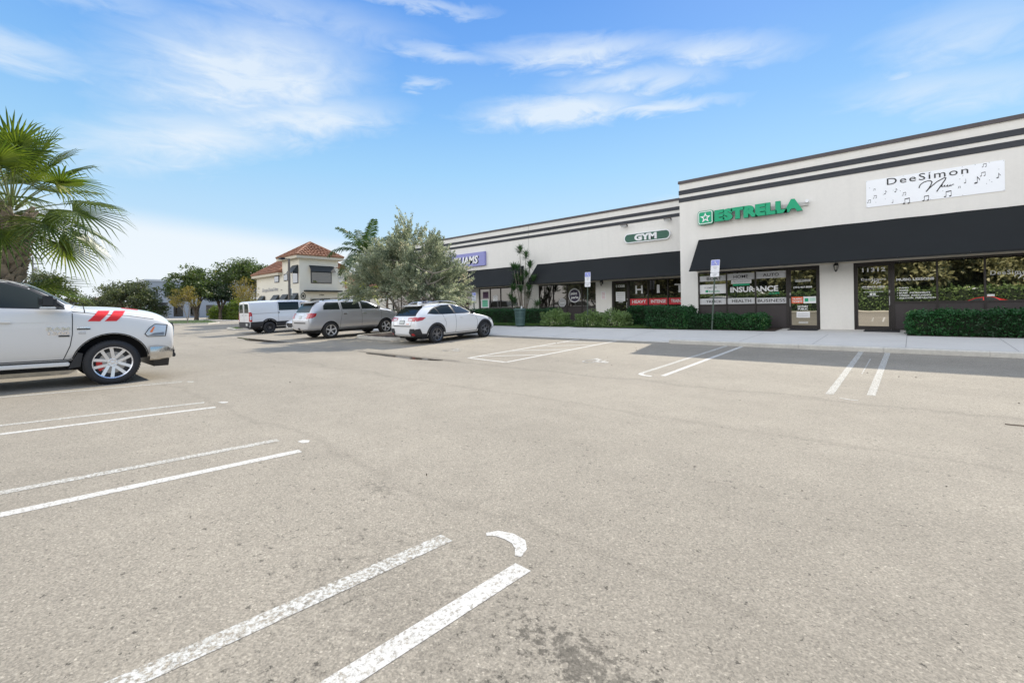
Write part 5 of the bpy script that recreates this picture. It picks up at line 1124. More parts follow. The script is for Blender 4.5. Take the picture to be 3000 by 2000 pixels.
# ---------------- the white van
def van():
    root = empty('delivery_van'); tag(root, 'white van with dark grey lower body and a long dark side window', 'van')
    S = [(0.0, .38, .90, .95, 1.03, .92, 1.93, .78, 1.98), (.02, .36, .93, .975, 1.05, .95, 1.95, .80, 2.0), (.10, .35, .945, .995, 1.07, .965, 1.97, .81, 2.02), (.5, .34, .95, 1.0, 1.08, .97, 1.98, .81, 2.04), (1.5, .34, .95, 1.0, 1.10, .97, 2.0, .81, 2.07), (2.8, .34, .95, 1.0, 1.10, .97, 2.0, .81, 2.07), (3.7, .34, .95, 1.0, 1.10, .97, 1.96, .80, 2.03),
         (4.2, .34, .95, 1.0, 1.10, .96, 1.74, .78, 1.80), (4.75, .34, .95, 1.0, 1.08, .95, 1.36, .78, 1.42), (5.0, .34, .94, .99, 1.05, .93, 1.20, .76, 1.26), (5.3, .36, .90, .95, .95, .88, 1.06, .70, 1.11), (5.5, .42, .82, .88, .82, .78, .88, .60, .94), (5.56, .5, .76, .82, .74, .72, .78, .55, .84)]
    body, bvh = car_body('body', S, M_pvan, root, [(1.12, .40), (4.55, .40)], .43, 1.0)
    patch(bvh, [(1.72, 1.40), (2.98, 1.40), (2.98, 1.92), (1.72, 1.92)], 'x', 'side_window', G_car, root, .006, sides=True); patch(bvh, [(3.12, 1.36), (4.34, 1.32), (3.95, 1.66), (3.70, 1.88), (3.12, 1.90)], 'x', 'side_window', G_car, root, .006, sides=True)
    for s in '+-':
        k = 1 if s == '+' else -1
        patch(bvh, [(k*.10, 1.30), (k*.78, 1.30), (k*.74, 1.84), (k*.14, 1.84)], '-y', 'rear_window', G_car, root, .006)
        patch(bvh, [(k*.84, .78), (k*.94, .78), (k*.93, 1.34), (k*.84, 1.34)], '-y', 'tail_light', M_lred, root, .014); patch(bvh, [(.02, .76), (.13, .76), (.15, 1.26), (.11, 1.35), (.02, 1.36)], s+'x', 'tail_light', M_lred, root, .014, .05)
        patch(bvh, [(.03, .88), (.115, .88), (.125, 1.10), (.03, 1.10)], s+'x', 'lamp_lens', M_lclear, root, .018, .05)
        P = arc(1.12, .40, .43, 6, 174, 22); Q = arc(1.12, .40, .53, 4, 176, 22)[::-1]; patch(bvh, P+Q, s+'x', 'arch_cladding', M_clad, root, .014, .05)
        patch(bvh, [(.01, .36), (.62, .36), (.60, .55), (.66, .66), (.75, .76), (.01, .74)], s+'x', 'bumper_cladding', M_clad, root, .012); patch(bvh, [(1.64, .44), (4.05, .44), (4.05, .72), (1.54, .72)], s+'x', 'sill_cladding', M_clad, root, .012, .1)
        patch(bvh, [(k*.52, .72), (k*.82, .82), (k*.80, .94), (k*.55, .92)], '+y', 'headlight', M_lclear, root, .012)
    patch(bvh, [(-.92, .38), (.92, .38), (.92, .74), (-.92, .74)], '-y', 'bumper_cladding', M_clad, root, .02, .1); box_part('rear_step', (0, -.05, .42), (1.7, .14, .06), M_plas, root, .015)
    patch(bvh, [(-.78, 1.34), (.78, 1.34), (.68, 1.92), (-.68, 1.92)], '+y', 'windscreen', G_car, root, .006); patch(bvh, [(-.45, .5), (.45, .5), (.5, .76), (-.5, .76)], '+y', 'grille', M_plas, root, .012)
    patch(bvh, [(.34, .52), (.62, .52), (.62, .66), (.34, .66)], '-y', 'number_plate', M_plate, root, .028, .05); ribbon(bvh, [(0, .74), (0, 1.95)], .012, '-y', 'door_seam', M_seam, root); ribbon(bvh, [(-.28, 1.16), (-.16, 1.16)], .04, '-y', 'badge', M_plas, root, .01); ribbon(bvh, [(.30, 1.16), (.42, 1.16)], .04, '-y', 'badge', M_plas, root, .01)
    ribbons(bvh, [(.16, 1.24), (1.70, 1.27)], .035, 'slide_rail', M_greyl, root, thick=.004); ribbons(bvh, [(1.67, 1.94), (1.67, .74)], .010, 'door_seam', M_seam, root); ribbons(bvh, [(3.05, 1.94), (3.05, .74)], .010, 'door_seam', M_seam, root)
    box_part('door_catch', (1.0, 1.69, 1.27), (.03, .10, .05), M_plas, root, .01); mirror(root, .95, 4.15, 1.45, M_plas, (.22, .14, .26)); MB().box(-.82, .82, .5, 5.0, .26, .46).build('underbody', M_well, root)
    w_ = make_wheel(.355, .235, .215, 'steel', M_barrel); put_wheels(root, w_, [(1.12, .355), (4.55, .355)], .87)
    pose(root, -31.0, 9.93, 1.12, 4.55, 0, 0); return root
van()

# ---------------- saloon cars
def saloon(paint, lab, nose_only=False):
    root = empty('saloon_car'); tag(root, lab, 'car')
    S = [(0.0, .42, .66, .76, .78, .70, .82, .62, .84), (.08, .34, .76, .84, .90, .80, .98, .68, 1.0), (.4, .28, .80, .88, .96, .84, 1.03, .66, 1.06), (.8, .26, .81, .89, .98, .85, 1.08, .62, 1.13), (1.2, .25, .82, .90, .98, .86, 1.26, .58, 1.33), (1.8, .24, .82, .90, .97, .86, 1.36, .56, 1.43), (2.4, .24, .82, .90, .96, .86, 1.34, .56, 1.42),
         (2.9, .24, .82, .90, .95, .86, 1.18, .60, 1.25), (3.35, .24, .82, .90, .94, .85, .99, .70, 1.03), (3.7, .24, .82, .90, .90, .85, .94, .68, .97), (4.2, .26, .80, .88, .80, .80, .84, .62, .88), (4.5, .30, .74, .82, .70, .72, .74, .55, .78), (4.6, .36, .66, .72, .60, .62, .63, .48, .66)]
    body, bvh = car_body('body', S, paint, root, [(1.0, .33), (3.75, .33)], .37, .90)
    patch(bvh, [(1.0, 1.03), (2.0, 1.01), (2.0, 1.34), (1.62, 1.33), (1.28, 1.22)], 'x', 'side_window', G_car, root, .005, sides=True); patch(bvh, [(2.07, 1.01), (3.15, 1.0), (2.8, 1.17), (2.5, 1.29), (2.07, 1.34)], 'x', 'side_window', G_car, root, .005, sides=True)
    patch(bvh, [(-.68, 1.03), (.68, 1.03), (.54, 1.35), (-.54, 1.35)], '+y', 'windscreen', G_car, root, .005); patch(bvh, [(-.6, 1.08), (.6, 1.08), (.52, 1.33), (-.52, 1.33)], '-y', 'rear_window', G_car, root, .005)
    patch(bvh, [(-.46, .52), (-.20, .40), (.20, .40), (.46, .52), (.50, .66), (-.50, .66)], '+y', 'grille', M_plas, root, .014); disc_p = [(.05*math.cos(2*PI*i/14), .60+.05*math.sin(2*PI*i/14)) for i in range(14)]; patch(bvh, disc_p, '+y', 'badge', M_chrome, root, .02, .05)
    for s in '+-':
        k = 1 if s == '+' else -1
        patch(bvh, [(k*.52, .64), (k*.72, .68), (k*.74, .74), (k*.54, .70)], '+y', 'headlight', M_lclear, root, .01); patch(bvh, [(4.15, .72), (4.46, .66), (4.40, .74), (4.12, .80)], s+'x', 'headlight', M_lclear, root, .01); patch(bvh, [(k*.42, .84), (k*.74, .84), (k*.74, .94), (k*.42, .94)], '-y', 'tail_light', M_lred, root, .01)
    ribbons(bvh, [(2.03, 1.0), (2.05, .35)], .008, 'door_seam', M_seam, root); ribbons(bvh, [(3.2, .96), (3.25, .36)], .008, 'door_seam', M_seam, root)
    mirror(root, .86, 2.95, 1.0, paint, (.17, .12, .12)); MB().box(-.74, .74, .4, 4.1, .20, .40).build('underbody', M_well, root)
    w_ = make_wheel(.33, .215, .22, 'ten', M_alloy); put_wheels(root, w_, [(1.0, .33), (3.75, .33)], .785)
    return root
c_ = saloon(M_pwhite, 'white saloon car nose out between the van and the silver sport utility car')
c_.location = (-27.3, 15.75, 0.0); c_.rotation_euler = (R(-1.5), 0, PI)
c_.location.z = gz(14.75)+.02
from mathutils import noise as mnoise
# ------------------------------------------------------------------ plants
def nrm(a): return a/(np.linalg.norm(a, axis=-1, keepdims=True)+1e-9)
M_bark = mat('bark', (0.16, 0.12, 0.085), 0.95, noise=(6, .35), bump=(25, .7, .02)); M_barkg = mat('bark_grey', (0.26, 0.23, 0.19), 0.95, noise=(6, .3), bump=(25, .6, .02))
def grow(rnd, base, height, spread, levels=4, r0=0.2, lean=(0, 0), forks=3, first=0.3):
    segs, tips = [], []
    def rec(p, d, L, r, lv):
        n = 3; pts = [p]; q = p
        for i in range(n):
            d = (d+Vector((rnd.gauss(0, .13), rnd.gauss(0, .13), rnd.gauss(0.03, .08)))).normalized(); q = q+d*L/n; pts.append(q)
        segs.append((pts, [r*(1-.35*i/n) for i in range(n+1)], lv)); 
        if lv == 0: tips.append((q, d)); tips.append((pts[1], d)); return
        for k in range(forks if lv < levels else forks+1):
            a = 2*PI*(k+rnd.random()*.6)/(forks if lv < levels else forks+1); tilt = spread*(.7+.5*rnd.random())
            u = d.orthogonal().normalized(); w = d.cross(u); nd = (d*math.cos(tilt)+(u*math.cos(a)+w*math.sin(a))*math.sin(tilt)).normalized()
            rec(q if rnd.random() < .6 else pts[2], nd, L*(.70+.15*rnd.random()), r*.58, lv-1)
    tot_ = sum(.76**i for i in range(levels+1)); L = height*(1-first)/(tot_-1)*1.0
    d = Vector((lean[0], lean[1], 1)).normalized(); p = Vector(base); q = p+d*height*first
    segs.append(([p, p+d*height*first*.5, q], [r0*1.25, r0, r0*.9], levels+1))
    for k in range(forks+1):
        a = 2*PI*(k+rnd.random()*.5)/(forks+1); t = spread*(.6+.5*rnd.random()); rec(q, Vector((math.cos(a)*math.sin(t), math.sin(a)*math.sin(t), math.cos(t))), L, r0*.6, levels-1)
    return segs, tips
def tree(name, label, cat, x, y, z, height, spread, leaves, lm, seed, group=None, size=.14, clump=.55, levels=3, r0=.2, first=.28, squash=1.0, bark=None, lean=(0, 0), width=None, forks=3, fill=0, fz=.3):
    rnd = random.Random(seed); rng = np.random.default_rng(seed)
    root = empty(name, (x, y, z)); tag(root, label, cat, group)
    segs, tips = grow(rnd, (0, 0, 0), height, spread, levels, r0, lean, forks, first)
    T = np.array([list(t[0]) for t in tips]); 
    zmax = T[:, 2].max()+clump*.6; sc = height/zmax; 
    rad = np.sqrt((T[:, :2]**2).sum(1)).max()+clump*.5; sx = (width/2/rad) if width else sc
    f = lambda p: Vector((p[0]*sx, p[1]*sx, p[2]*sc))
    mb = MB()
    for pts, rr, lv in segs:
        if lv >= 0: mb.tube([f(p) for p in pts], [max(r_, .012) for r_ in rr], 7 if lv > 1 else 5)
    mb.build('trunk', bark or M_bark, root, smooth=True)
    T = T*np.array([sx, sx, sc])
    if fill:
        g = nrm(rng.normal(size=(fill, 3)))*(rng.random((fill, 1))**.4); z0_ = height*fz; g = g*np.array([(width or spread*height*1.2)/2*.88, (width or spread*height*1.2)/2*.88, (height-z0_)/2*.85])+np.array([0, 0, (height+z0_)/2]); T = np.concatenate([T, g])
    k = rng.integers(0, len(T), leaves)
    off = nrm(rng.normal(size=(leaves, 3)))*(rng.random((leaves, 1))**.5)*clump*np.array([1, 1, .62*squash])*(0.6+0.8*rng.random((len(T), 1))[k])
    P = T[k]+off; D = nrm(nrm(off)*.6+rng.normal(size=(leaves, 3))*.6+np.array([0, 0, -.15]))
    s = size*(.6+.8*rng.random(leaves)); leaf_mesh('crown', quads(P, D, s, s*.5), lm, root)
    return root
L_oak = leafmat('leaf_oak', (.028, .05, .012), (.11, .15, .038), (.28, .27, .08), .36)
L_dark = leafmat('leaf_dark', (.010, .022, .007), (.036, .06, .018), None, .25)
L_olive = leafmat('leaf_olive', (.035, .05, .018), (.13, .15, .06), (.24, .24, .11), .34)
L_bright = leafmat('leaf_sunlit_olive', (.10, .11, .045), (.34, .33, .17), (.5, .48, .28), .2)  # olive with sunlight put into the colour, for the mirrored trees
L_yel = leafmat('leaf_yellowing', (.09, .09, .02), (.26, .20, .04), (.38, .20, .05), .4)
L_silver = leafmat('leaf_silver', (.05, .075, .045), (.38, .41, .27), (.68, .58, .42), .42, .5, scale=1.3)
MATS['leaf_silver'].node_tree.nodes['Color Ramp'].color_ramp.elements[1].position = .82
L_hedge = leafmat('leaf_hedge', (.010, .042, .012), (.032, .13, .034), (.12, .24, .07), .30, .45)
L_bush = leafmat('leaf_bush', (.07, .13, .035), (.24, .33, .12), (.68, .68, .42), .3, .45)
L_sun = leafmat('leaf_sunny', (.05, .09, .012), (.14, .19, .025), (.3, .3, .06), .4)
L_palm = leafmat('palm_leaf', (.040, .075, .012), (.155, .20, .032), (.52, .50, .22), .40, .38)
L_palmdead = leafmat('palm_leaf_pale', (.18, .16, .09), (.34, .32, .20), None, .3)
L_drac = leafmat('dracaena_leaf', (.025, .07, .022), (.075, .15, .05), (.18, .25, .11), .3)
L_cord = leafmat('cordyline_leaf', (.03, .008, .012), (.09, .012, .018), (.50, .03, .03), .3)

# ---- silver buttonwood between the parked cars
def buttonwood():
    rnd = random.Random(4); rng = np.random.default_rng(4)
    root = empty('silver_tree', (-18.2, 13.4, .10)); tag(root, 'wide bushy silver leaved tree between the silver and the white cars', 'tree')
    rx = 2.85; n = 1250; cs = []
    while len(cs) < n:
        u = rnd.uniform(-1, 1); v = rnd.uniform(-1, 1); w = rnd.uniform(0, 1); 
        topz = 1.0-.55*(u*u+v*v)**.8; botz = .10+.05*math.sin(5*u)+.22*max(-u, 0)
        topz -= .34*max(u, 0)**1.3; topz += .20*mnoise.noise(Vector((u*3.1, v*3.1, 2.0))); ang = math.atan2(v, u); lim = 1+.16*math.sin(3*ang+1)+.12*math.sin(7*ang+w*4)
        if (u*u+v*v)**.5 > lim or w > topz or w < botz: continue
        if mnoise.noise(Vector((u*3.3+7, v*3.3, w*3.0))) < -.03: continue
        e = max((u*u+v*v)**.5, w/topz); 
        if rnd.random() > .20+.8*e**2: continue
        cs.append((u*rx, v*rx*.9, 1.42+w*3.25+(-.35*max(u, 0)**2)))
    for (u, h) in ((-.6, 4.55), (-.58, 4.85), (-.57, 5.15), (-.55, 5.4), (-.65, 4.9), (.45, 4.4), (.48, 4.65), (-1.05, 4.25), (-1.1, 4.5), (1.1, 3.95), (1.15, 4.2), (1.7, 3.6), (.0, 4.3), (-1.6, 3.9), (-.1, 4.4)):
        for k in range(4): cs.append((u+rnd.gauss(0, .10), rnd.gauss(0, .2), h+rnd.gauss(0, .10)))
    Cc = np.array(cs); ctr = np.array([0, 0, 1.6]); outd = nrm((Cc-ctr)*np.array([1, 1, .75])); outd = nrm(outd+rng.normal(size=outd.shape)*.34+np.array([0, 0, .30]))
    low_ = Cc[:, 2] < 2.3; outd[low_] = nrm(outd[low_]+np.array([0, 0, -.55]))
    per = 62; L = rng.uniform(.40, .95, len(Cc)); P, D = [], []
    t = rng.random((len(Cc), per)); base_ = Cc[:, None, :]+outd[:, None, :]*(t*L[:, None])[..., None]
    rad = (.085*(1-.6*t))[..., None]; sd = nrm(rng.normal(size=(len(Cc), per, 3))); sd = nrm(sd-(sd*outd[:, None, :]).sum(-1, keepdims=True)*outd[:, None, :])
    P = (base_+sd*rad).reshape(-1, 3); D = nrm(sd*.8+outd[:, None, :]*.9).reshape(-1, 3); s = rng.uniform(.07, .13, len(P))
    leaf_mesh('crown', quads(P, D, s, s*.42), L_silver, root)
    mb = MB()
    for a, tilt, r_ in ((0, .15, .09), (1.2, .35, .075), (2.6, .42, .07), (4.0, .38, .08), (5.2, .45, .065), (3.2, .2, .07)):
        p = Vector((.10*math.cos(a), .10*math.sin(a), -.12)); pts = [p]; d = Vector((math.cos(a)*math.sin(tilt), math.sin(a)*math.sin(tilt), math.cos(tilt)))
        for i in range(6): d = (d+Vector((rnd.gauss(0, .12), rnd.gauss(0, .12), 0))).normalized(); pts.append(pts[-1]+d*.62)
        mb.tube(pts, [r_*(1-.11*i) for i in range(7)], 7)
        for i in range(2, 7):
            for _ in range(3):
                b = Vector((rnd.gauss(0, 1), rnd.gauss(0, 1), rnd.uniform(-.1, .8))).normalized(); mb.tube([pts[i], pts[i]+b*.6, pts[i]+b*1.15+Vector((0, 0, .1))], [.03, .02, .008], 5)
    mb.build('trunk', M_barkg, root, smooth=True)
buttonwood()
# its planting island
struct(MB().prism([(-1, 0), (1, 0)], 0, 0).build('x', M_kerb)) if False else None
def island(poly, z_top, name='kerb_island', h=.15, fill=None, dens=500, seed=3):
    n = len(poly); c_ = Vector((sum(p[0] for p in poly)/n, sum(p[1] for p in poly)/n)); Z = lambda p: gz(p[1])+z_top
    inn = [tuple(Vector(p)+(c_-Vector(p)).normalized()*.15) for p in poly]
    V = [(p[0], p[1], gz(p[1])-.05) for p in poly]+[(p[0], p[1], Z(p)) for p in poly]+[(p[0], p[1], Z(p)) for p in inn]+[(p[0], p[1], Z(p)-.06) for p in inn]
    F = []
    for i in range(n):
        j = (i+1) % n
        for k in range(3): F.append((k*n+i, k*n+j, (k+1)*n+j, (k+1)*n+i))
    struct(MB().add(V, F).build(name, M_kerb))
    if fill == 'grass': grass(inn, lambda x, y: gz(y)+z_top-.04, dens, .07, seed=seed)
    else: struct(MB().add([(p[0], p[1], Z(p)-.03) for p in inn], [tuple(range(n))]).build('planting_bed', M_mulch))
def rounded(x0, x1, y0, y1, r, n=5):
    P = []
    for cx_, cy_, a0 in ((x1-r, y1-r, 0), (x0+r, y1-r, 90), (x0+r, y0+r, 180), (x1-r, y0+r, 270)):
        for i in range(n+1): a = R(a0+90*i/n); P.append((cx_+r*math.cos(a), cy_+r*math.sin(a)))
    return P
island(rounded(-20.4, -16.6, 11.2, 14.9, .7), .13)
island(rounded(-16.9, -13.95, -5.0, 1.3, .5), .13)
# rough stones round the palm bed
rnd = random.Random(8); k = 0
for (x, y) in [(-16.6+.32*i, 1.22-.02*i) for i in range(8)]+[(-14.1, 1.0-.36*i) for i in range(9)]:
    st_ = MB(); st_.lathe([(0, -.05), (.14, -.03), (.16, .05), (.11, .12), (0, .14)], 7, 'z'); 
    st_.v = [(a*(1+rnd.uniform(-.2, .2)), b*(.7+rnd.uniform(-.1, .2)), c_*(1+rnd.uniform(-.2, .3))) for a, b, c_ in st_.v]
    o = st_.build('edging_stone', M_kerb); o.location = (x, y, gz(y)+.12); o.rotation_euler = (0, 0, rnd.random()*3)
    tag(o, 'pale rough stone in the row edging the palm bed beyond the pickup', 'stone', 'edging stones round the palm bed')

# ---- cabbage palm behind the pickup
def fan_frond(rng, base_, direction, petiole, blade, droop, V, S, seg=34, pale=0.0):
    """costapalmate leaf: stalk, then narrow segments spreading like a hand, tips hanging"""
    d = nrm(direction); upv = np.array([0, 0, 1.]); side = nrm(np.cross(d, upv)); nv = np.cross(side, d)
    pts = [base_]; q = base_.copy(); dd = d.copy(); 
    for i in range(5): dd = nrm(dd+np.array([0, 0, -droop*.10])); q = q+dd*petiole/5; pts.append(q.copy())
    S.append([Vector(p) for p in pts])
    c_ = q; ax = nrm(dd+np.array([0, 0, -droop*.25])); sd = nrm(np.cross(ax, upv)); nn = np.cross(sd, ax)
    roll = rng.normal()*.35; sd, nn = sd*math.cos(roll)+nn*math.sin(roll), nn*math.cos(roll)-sd*math.sin(roll)
    for k in range(seg):
        a = (k/(seg-1)-.5)*2*R(128); ln = blade*(.62+.38*math.cos(a*.62))*rng.uniform(.9, 1.06)
        r_ = ax*math.cos(a)+sd*math.sin(a); hub = c_+ax*blade*.18*(math.cos(a)*.5+.5)
        fold = nn*(.16*abs(math.sin(a)))*ln; p0 = hub; p1 = hub+r_*ln*.38+fold*.5; p2 = hub+r_*ln*.72+fold*.6+np.array([0, 0, -.06*ln]); dz = (.07+.20*rng.random())*ln*(1+droop*.4)
        p3 = hub+r_*ln*.93+fold*.5+np.array([0, 0, -dz])
        w = nrm(np.cross(r_, nn))*.5; w0, w1, w2 = .022, .046, .028
        lift = nn*.012
        V += [p0-w*w0, p1-w*w1, p1+lift, p0+lift*.5,  p0+lift*.5, p1+lift, p1+w*w1, p0+w*w0,
              p1-w*w1, p2-w*w2, p2+lift*.6, p1+lift,  p1+lift, p2+lift*.6, p2+w*w2, p1+w*w1,
              p2-w*w2, p3, p3+w*.002, p2+w*w2]
def cabbage_palm(x, y, z, h, lean, nf, seed, label, blade=.95, top=None):
    rng = np.random.default_rng(seed); rnd = random.Random(seed)
    root = empty('cabbage_palm', (x, y, z)); tag(root, label, 'palm')
    tr = MB(); n = 16; pts = [Vector((lean[0]*(i/n)**1.4, lean[1]*(i/n)**1.4, h*i/n)) for i in range(n+1)]
    tr.tube(pts, [.17+.05*(i/n)+(.05 if i > 10 else 0) for i in range(n+1)], 14); tr.build('trunk', mat('palm_trunk', (.20, .155, .115), .95, noise=(5, .4), bump=(20, .9, .03)), root, smooth=True)
    bt = MB()        # criss-cross stubs of cut leaf bases
    i = 0; zz = h*.28
    while zz < h*1.0:
        a = i*2.399; t = zz/h; c_ = Vector((lean[0]*t**1.4, lean[1]*t**1.4, zz)); rr = .20+.06*t
        o_ = Vector((math.cos(a), math.sin(a), 0)); s_ = Vector((-math.sin(a), math.cos(a), 0))
        ln = rnd.uniform(.22, .34); wd = rnd.uniform(.05, .085); tw = s_*rnd.uniform(-.10, .10)
        b0 = c_+o_*(rr-.05); P = [b0-s_*wd*1.5, b0+s_*wd*1.5, b0+o_*.20+Vector((0, 0, ln))+s_*wd*.6+tw, b0+o_*.20+Vector((0, 0, ln))-s_*wd*.6+tw]
        th = o_*.035-Vector((0, 0, .02)); bt.add(P+[p+th for p in P], [(0,1,2,3),(7,6,5,4),(0,4,5,1),(1,5,6,2),(2,6,7,3),(3,7,4,0)]); i += 1; zz += .0135*h/3.2
    bt.build('leaf_bases', mat('palm_boots', (.33, .27, .21), .9, noise=(7, .45), bump=(30, .6, .01)), root)
    crown_c = np.array([lean[0], lean[1], h]); per = 0
    for k in range(nf):
        a = k*2.399+rng.normal()*.15; t = (k+.5)/nf; el_ = R(80-88*t); d = np.array([math.cos(a)*math.cos(el_), math.sin(a)*math.cos(el_), math.sin(el_)])
        V, S = [], []
        fan_frond(rng, crown_c+np.array([0, 0, .25-.35*t])+d*.1, d, rng.uniform(.75, 1.2)*(1-.2*(t > .8)), blade*rng.uniform(.9, 1.08), .45+.75*t, V, S)
        fr = leaf_mesh('frond', np.array(V), L_palm, root)
        mb = MB()
        for s_ in S: mb.tube(s_, [.022, .018, .015, .013, .011, .008], 5)
        mb.build('stalk', mat('palm_stalk', (.17, .20, .06), .5), fr, smooth=True)
    return root
cabbage_palm(-15.45, -.15, gz(0)+.1, 3.38, (.40, .30), 37, 11, 'cabbage palm with rough crossed leaf bases at the left edge, behind the pickup', 1.04)
# low young palm beside its foot
def palm_sprout():
    rng = np.random.default_rng(21); root = empty('young_palm', (-15.05, .25, gz(0)+.1)); MB().tube([(0, 0, 0), (.02, 0, 1.0), (.05, 0, 1.75)], [.06, .05, .04], 8).build('trunk', M_bark, root, smooth=True); tag(root, 'young fan palm leaves low beside the big palm trunk, over the pickup roof', 'palm')
    for k, (a, e_) in enumerate(((1.45, 12), (.9, 25))):
        d = np.array([math.cos(a)*math.cos(R(e_)), math.sin(a)*math.cos(R(e_)), math.sin(R(e_))]); V, S = [], []
        fan_frond(rng, np.array([.05, 0, 1.72]), d, .25, 1.05, .5, V, S, 26); fr = leaf_mesh('frond', np.array(V), L_palm, root)
        mb = MB()
        for s_ in S: mb.tube(s_, .013, 5)
        mb.build('stalk', MATS['palm_stalk'], fr, smooth=True)
palm_sprout()

# ---- feather palms
def feather_palm(name, x, y, z, h, nf, fl, seed, label, lm, lean=(0, 0), leaf=.55, droopk=1.0):
    rng = np.random.default_rng(seed); root = empty(name, (x, y, z)); tag(root, label, 'palm')
    n = 14; pts = [Vector((lean[0]*(i/n)**2, lean[1]*(i/n)**2, h*i/n)) for i in range(n+1)]
    MB().tube(pts, [.17-.05*i/n for i in range(n+1)], 12).build('trunk', M_barkg, root, smooth=True); top = pts[-1]
    MB().tube([top, top+Vector((0, 0, .8))], [.13, .07], 10).build('crownshaft', mat('crownshaft', (.12, .17, .05), .5), root, smooth=True)
    c_ = np.array(top)+np.array([0, 0, .7])
    for k in range(nf):
        a = k*2.399+rng.normal()*.2; t = (k+.5)/nf; e_ = R(68-74*t); d = np.array([math.cos(a)*math.cos(e_), math.sin(a)*math.cos(e_), math.sin(e_)])
        q = c_.copy(); P = [q.copy()]; m_ = 16; dd = d
        for i in range(m_): dd = nrm(dd+np.array([0, 0, -(.035+.12*t)*droopk*(i/m_+.4)])); q = q+dd*fl/m_; P.append(q.copy())
        P = np.array(P); V = []; nl = 46
        for i in range(nl):
            u = .12+.88*i/nl; j = min(int(u*m_), m_-1); f = u*m_-j; p = P[j]*(1-f)+P[j+1]*f; ax = nrm(P[j+1]-P[j]); sd = nrm(np.cross(ax, [0, 0, 1.])); upn = np.cross(sd, ax)
            ll = leaf*(.35+.65*math.sin(PI*min(u*.93+.06, 1)))
            for s in (-1, 1):
                dv = nrm(sd*s*.9+ax*.55+upn*rng.uniform(-.15, .35)); e1 = p+dv*ll*.55+np.array([0, 0, -.04*ll]); e2 = p+dv*ll+np.array([0, 0, -(.28+.25*rng.random())*ll]); w = ax*.040
                V += [p-w*.6, e1-w, e1+w, p+w*.6, e1-w, e2-w*.15, e2+w*.15, e1+w]
        fr = leaf_mesh('frond', np.array(V), lm, root); MB().tube([Vector(p) for p in P], [.028*(1-.8*i/m_) for i in range(m_+1)], 5).build('stalk', mat('palm_stalk', (.17, .20, .06), .5), fr, smooth=True)
feather_palm('feather_palm', -32.9, 19.6, .2, 4.8, 17, 3.2, 5, 'tall feather palm rising between the tile roofed building and the silver tree', leafmat('palm_leaf_dark', (.02, .05, .012), (.075, .12, .03), None, .3), (-.2, 0), .75, 1.35)
L_palmy = leafmat('palm_leaf_yellow', (.16, .19, .03), (.38, .40, .08), None, .45)
feather_palm('feather_palm', -38.6, 22.2, 0, 2.0, 11, 2.1, 9, 'bright yellow green feather palm beside the tile roofed building', L_palmy, (0, 0), .5)

# ---- dracaenas in front of the shops
def dracaena(x, y, z, stems, seed, label, lm, leaf=.42, name='dracaena', n=44, spread=1.0):
    rng = np.random.default_rng(seed); root = empty(name, (x, y, z)); tag(root, label, 'plant'); mb = MB(); V = []
    for (tx, ty, h) in stems:
        tx *= spread
        P = [Vector((tx*.18, ty*.18, 0)), Vector((tx*.4+rng.normal()*.05, ty*.4, h*.4)), Vector((tx*.75, ty*.75, h*.75)), Vector((tx, ty, h))]
        mb.tube(P, [.03, .024, .019, .014], 6); d = np.array((P[3]-P[2]).normalized())
        for i in range(n):
            t = rng.random(); e_ = -.35+1.7*t; a = rng.random()*6.283; dv = nrm(np.array([math.cos(a), math.sin(a), e_])+d*.3); b = np.array(P[3])-d*.22*(1-t); w = nrm(np.cross(dv, [0, 0, 1.]))*.021; ll = leaf*rng.uniform(.7, 1.1)
            m_ = b+dv*ll*.55; e = b+dv*ll+np.array([0, 0, -.16*ll*(1-t*.7)]); V += [b-w*.6, m_-w, m_+w, b+w*.6, m_-w, e-w*.1, e+w*.1, m_+w]
    mb.build('stem', M_barkg, root, smooth=True); leaf_mesh('leaves', np.array(V), lm, root)
dracaena(-17.95, 21.25, .26, [(-.15, 0, 4.55), (.15, .1, 4.2), (-.55, 0, 3.55), (-.2, -.2, 3.45), (.45, 0, 3.55), (.35, -.2, 3.0), (.6, .1, 2.7), (-.05, -.1, 2.75), (-.45, -.2, 2.2), (.05, -.3, 2.1), (.5, -.2, 2.15), (-.7, -.1, 1.6), (-.35, -.35, 1.4), (.9, -.1, 1.15), (-.55, .2, 2.9), (.2, .2, 1.7)], 31, 'tall spiky dracaena with many pale stems in front of the gap between the awnings', L_drac, .50, n=90, spread=1.35)
for (x, y, s, lab) in ((-21.0, 17.0, 1, 'red leaved cordyline just behind the roof of the white crossover'), (-22.6, 16.4, 2, 'dark red cordyline left of the white crossover, under the silver tree'), (-19.0, 17.3, 3, 'red cordyline behind the crossover roof rails, right of the others')):
    dracaena(x, y, .2, [(-.3, 0, 1.45), (.25, 0, 1.7), (0, .2, 1.2), (.5, -.1, 1.3), (-.6, -.1, 1.1)], 40+s, lab, L_cord, .46, 'cordyline', 34)

